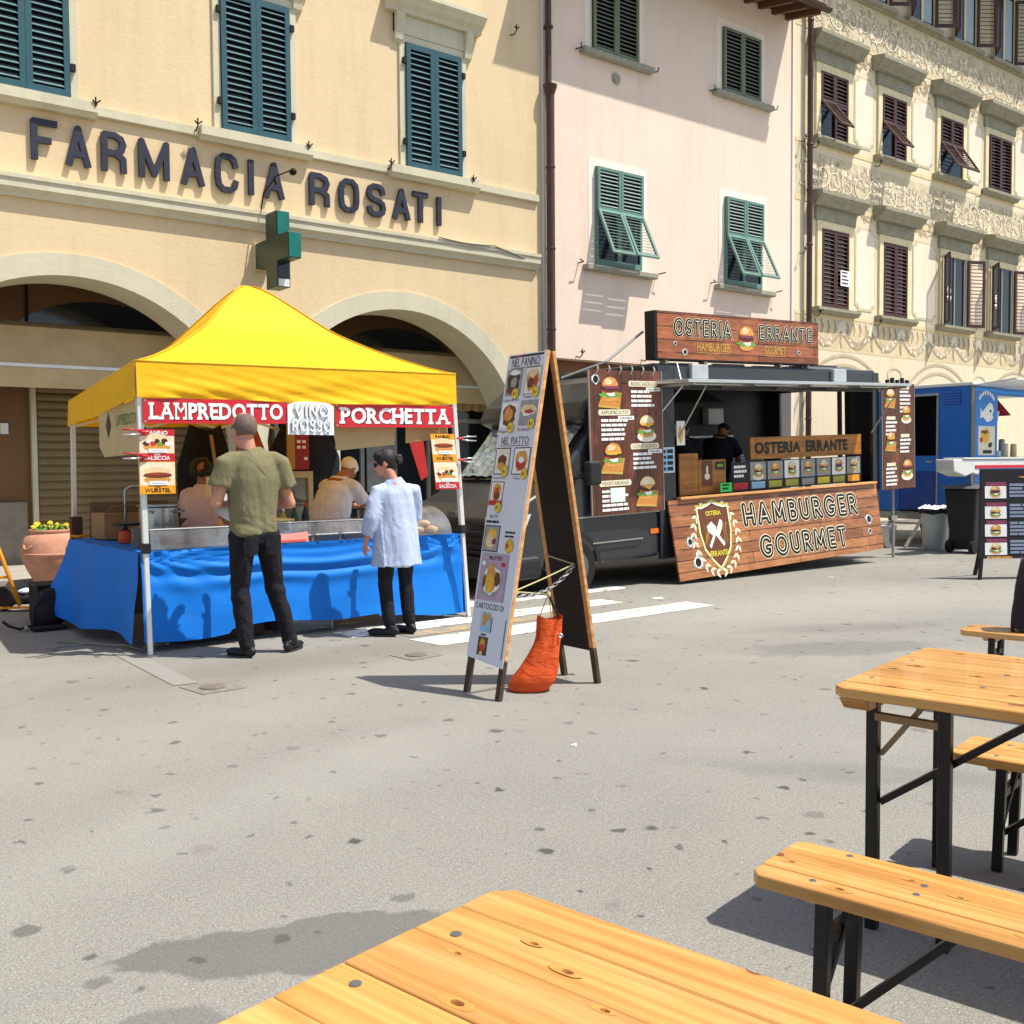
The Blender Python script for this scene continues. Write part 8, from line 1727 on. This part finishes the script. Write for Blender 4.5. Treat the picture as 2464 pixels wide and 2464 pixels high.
bx = thing('cloth_heap', 'heap of black and white cloth on the step behind the backpack', 'cloth heap', (2.7, 12.0, 0)); mb = MB(); mb.ell((2.62, 11.95, .06), .24, .16, .07, 16, 8); mb.ell((2.80, 12.0, .09), .17, .14, .09, 14, 8); o_ = fuse(mb, 'black_cloth', M_BLKCL, None, .014, 2, lambda co, n: .02 * fbm(co.x * 8, co.y * 8, co.z * 8)); o_.parent = bx; o_.location = (-2.7, -12.0, 0)
mb = MB(); mb.ell((2.60, 11.86, .135), .09, .06, .025, 12, 8); mb.ell((2.86, 11.92, .17), .08, .06, .03, 12, 8); o_ = fuse(mb, 'white_cloth', MATS['white_card'], None, .009, 2, lambda co, n: .012 * fbm(co.x * 16, co.y * 16, co.z * 16)); o_.parent = bx; o_.location = (-2.7, -12.0, 0)
bc = thing('black_crate', 'black folding crate behind the left end of the blue cloth', 'crate', (2.5, 10.4, 0)); mb = MB(); mb.box(2.34, 2.70, 10.25, 10.6, .0, .34); mb.build('shell', M_BLKCL, bc, bevel=.012); mb = MB(); mb.box(2.33, 2.71, 10.24, 10.61, .342, .36); mb.build('rim', M_ANTH2, bc)
ps_ = thing('stall_post', 'brown post strapped to the back left tent leg', 'post', (2.74, 10.45, 0)); mb = MB(); mb.box(2.70, 2.80, 10.40, 10.48, 0, .98); mb.build('timber', mat('dark_brown_post', '4E3226', .7, 0, .2, 8), ps_); mb = MB(); mb.tube([(2.68, 10.38, .80), (2.74, 10.36, .79), (2.82, 10.38, .80)], .014, 6); mb.build('strap', M_ORY, ps_)
hanging('back_counter', 'brown counter panel at the back of the stall', 'counter', [(2.85, 10.3, .0), (3.60, 10.3, .0), (3.60, 10.3, 1.12), (2.85, 10.3, 1.12)], mat('mud_brown_panel', '6A5444', .7, 0, .12, 4), .05)
# litter on the ground
def litter(name, label, cat, c, m, rx, ry, ang=0., h=.004):
    mb = MB(); P = [(c[0] + rx * math.cos(t) * (1 + .2 * math.sin(3 * t)) * math.cos(ang) - ry * math.sin(t) * math.sin(ang), c[1] + rx * math.cos(t) * math.sin(ang) + ry * math.sin(t) * math.cos(ang)) for t in [2 * math.pi * i / 12 for i in range(12)]]
    mb.prism([(x, y, .001 + .002 * math.sin(i)**2) for i, (x, y) in enumerate(P)], (0, 0, h)); tag(mb.build(name, m, None, fixn=True), label, cat)
M_LEAFDRY = mat('dry_leaf', 'A8763A', .8, 0, .3, 40)
litter('dry_leaf', 'dry brown leaf in the bench shadow at lower right', 'leaf', (1.97, 1.20), M_LEAFDRY, .035, .016, .5, .006)
litter('drinking_straw', 'thin white straw on the asphalt beside the nearest table edge', 'straw', (1.42, 2.02), MATS['white_card'], .045, .0025, -.6, .005)
litter('paper_scrap', 'round white paper scrap in front of the burger truck panel', 'paper', (8.0, 7.75), MATS['white_card'], .07, .05)
litter('paper_scrap', 'small pinkish scrap in front of the word GOURMET', 'paper', (11.1, 7.75), mat('pinkish_scrap', 'E0B8AE', .7), .05, .03)
litter('paper_scrap', 'white scrap on the asphalt right of the orange bag', 'paper', (3.46, 3.95), MATS['white_card'], .018, .012)
mb = MB(); mb.box(2.05, 2.45, 8.755, 8.785, .002, .014); tag(mb.build('wood_lath', MATS['pale_notice'], None), 'pale wooden lath lying in the stall shadow at the left', 'lath')
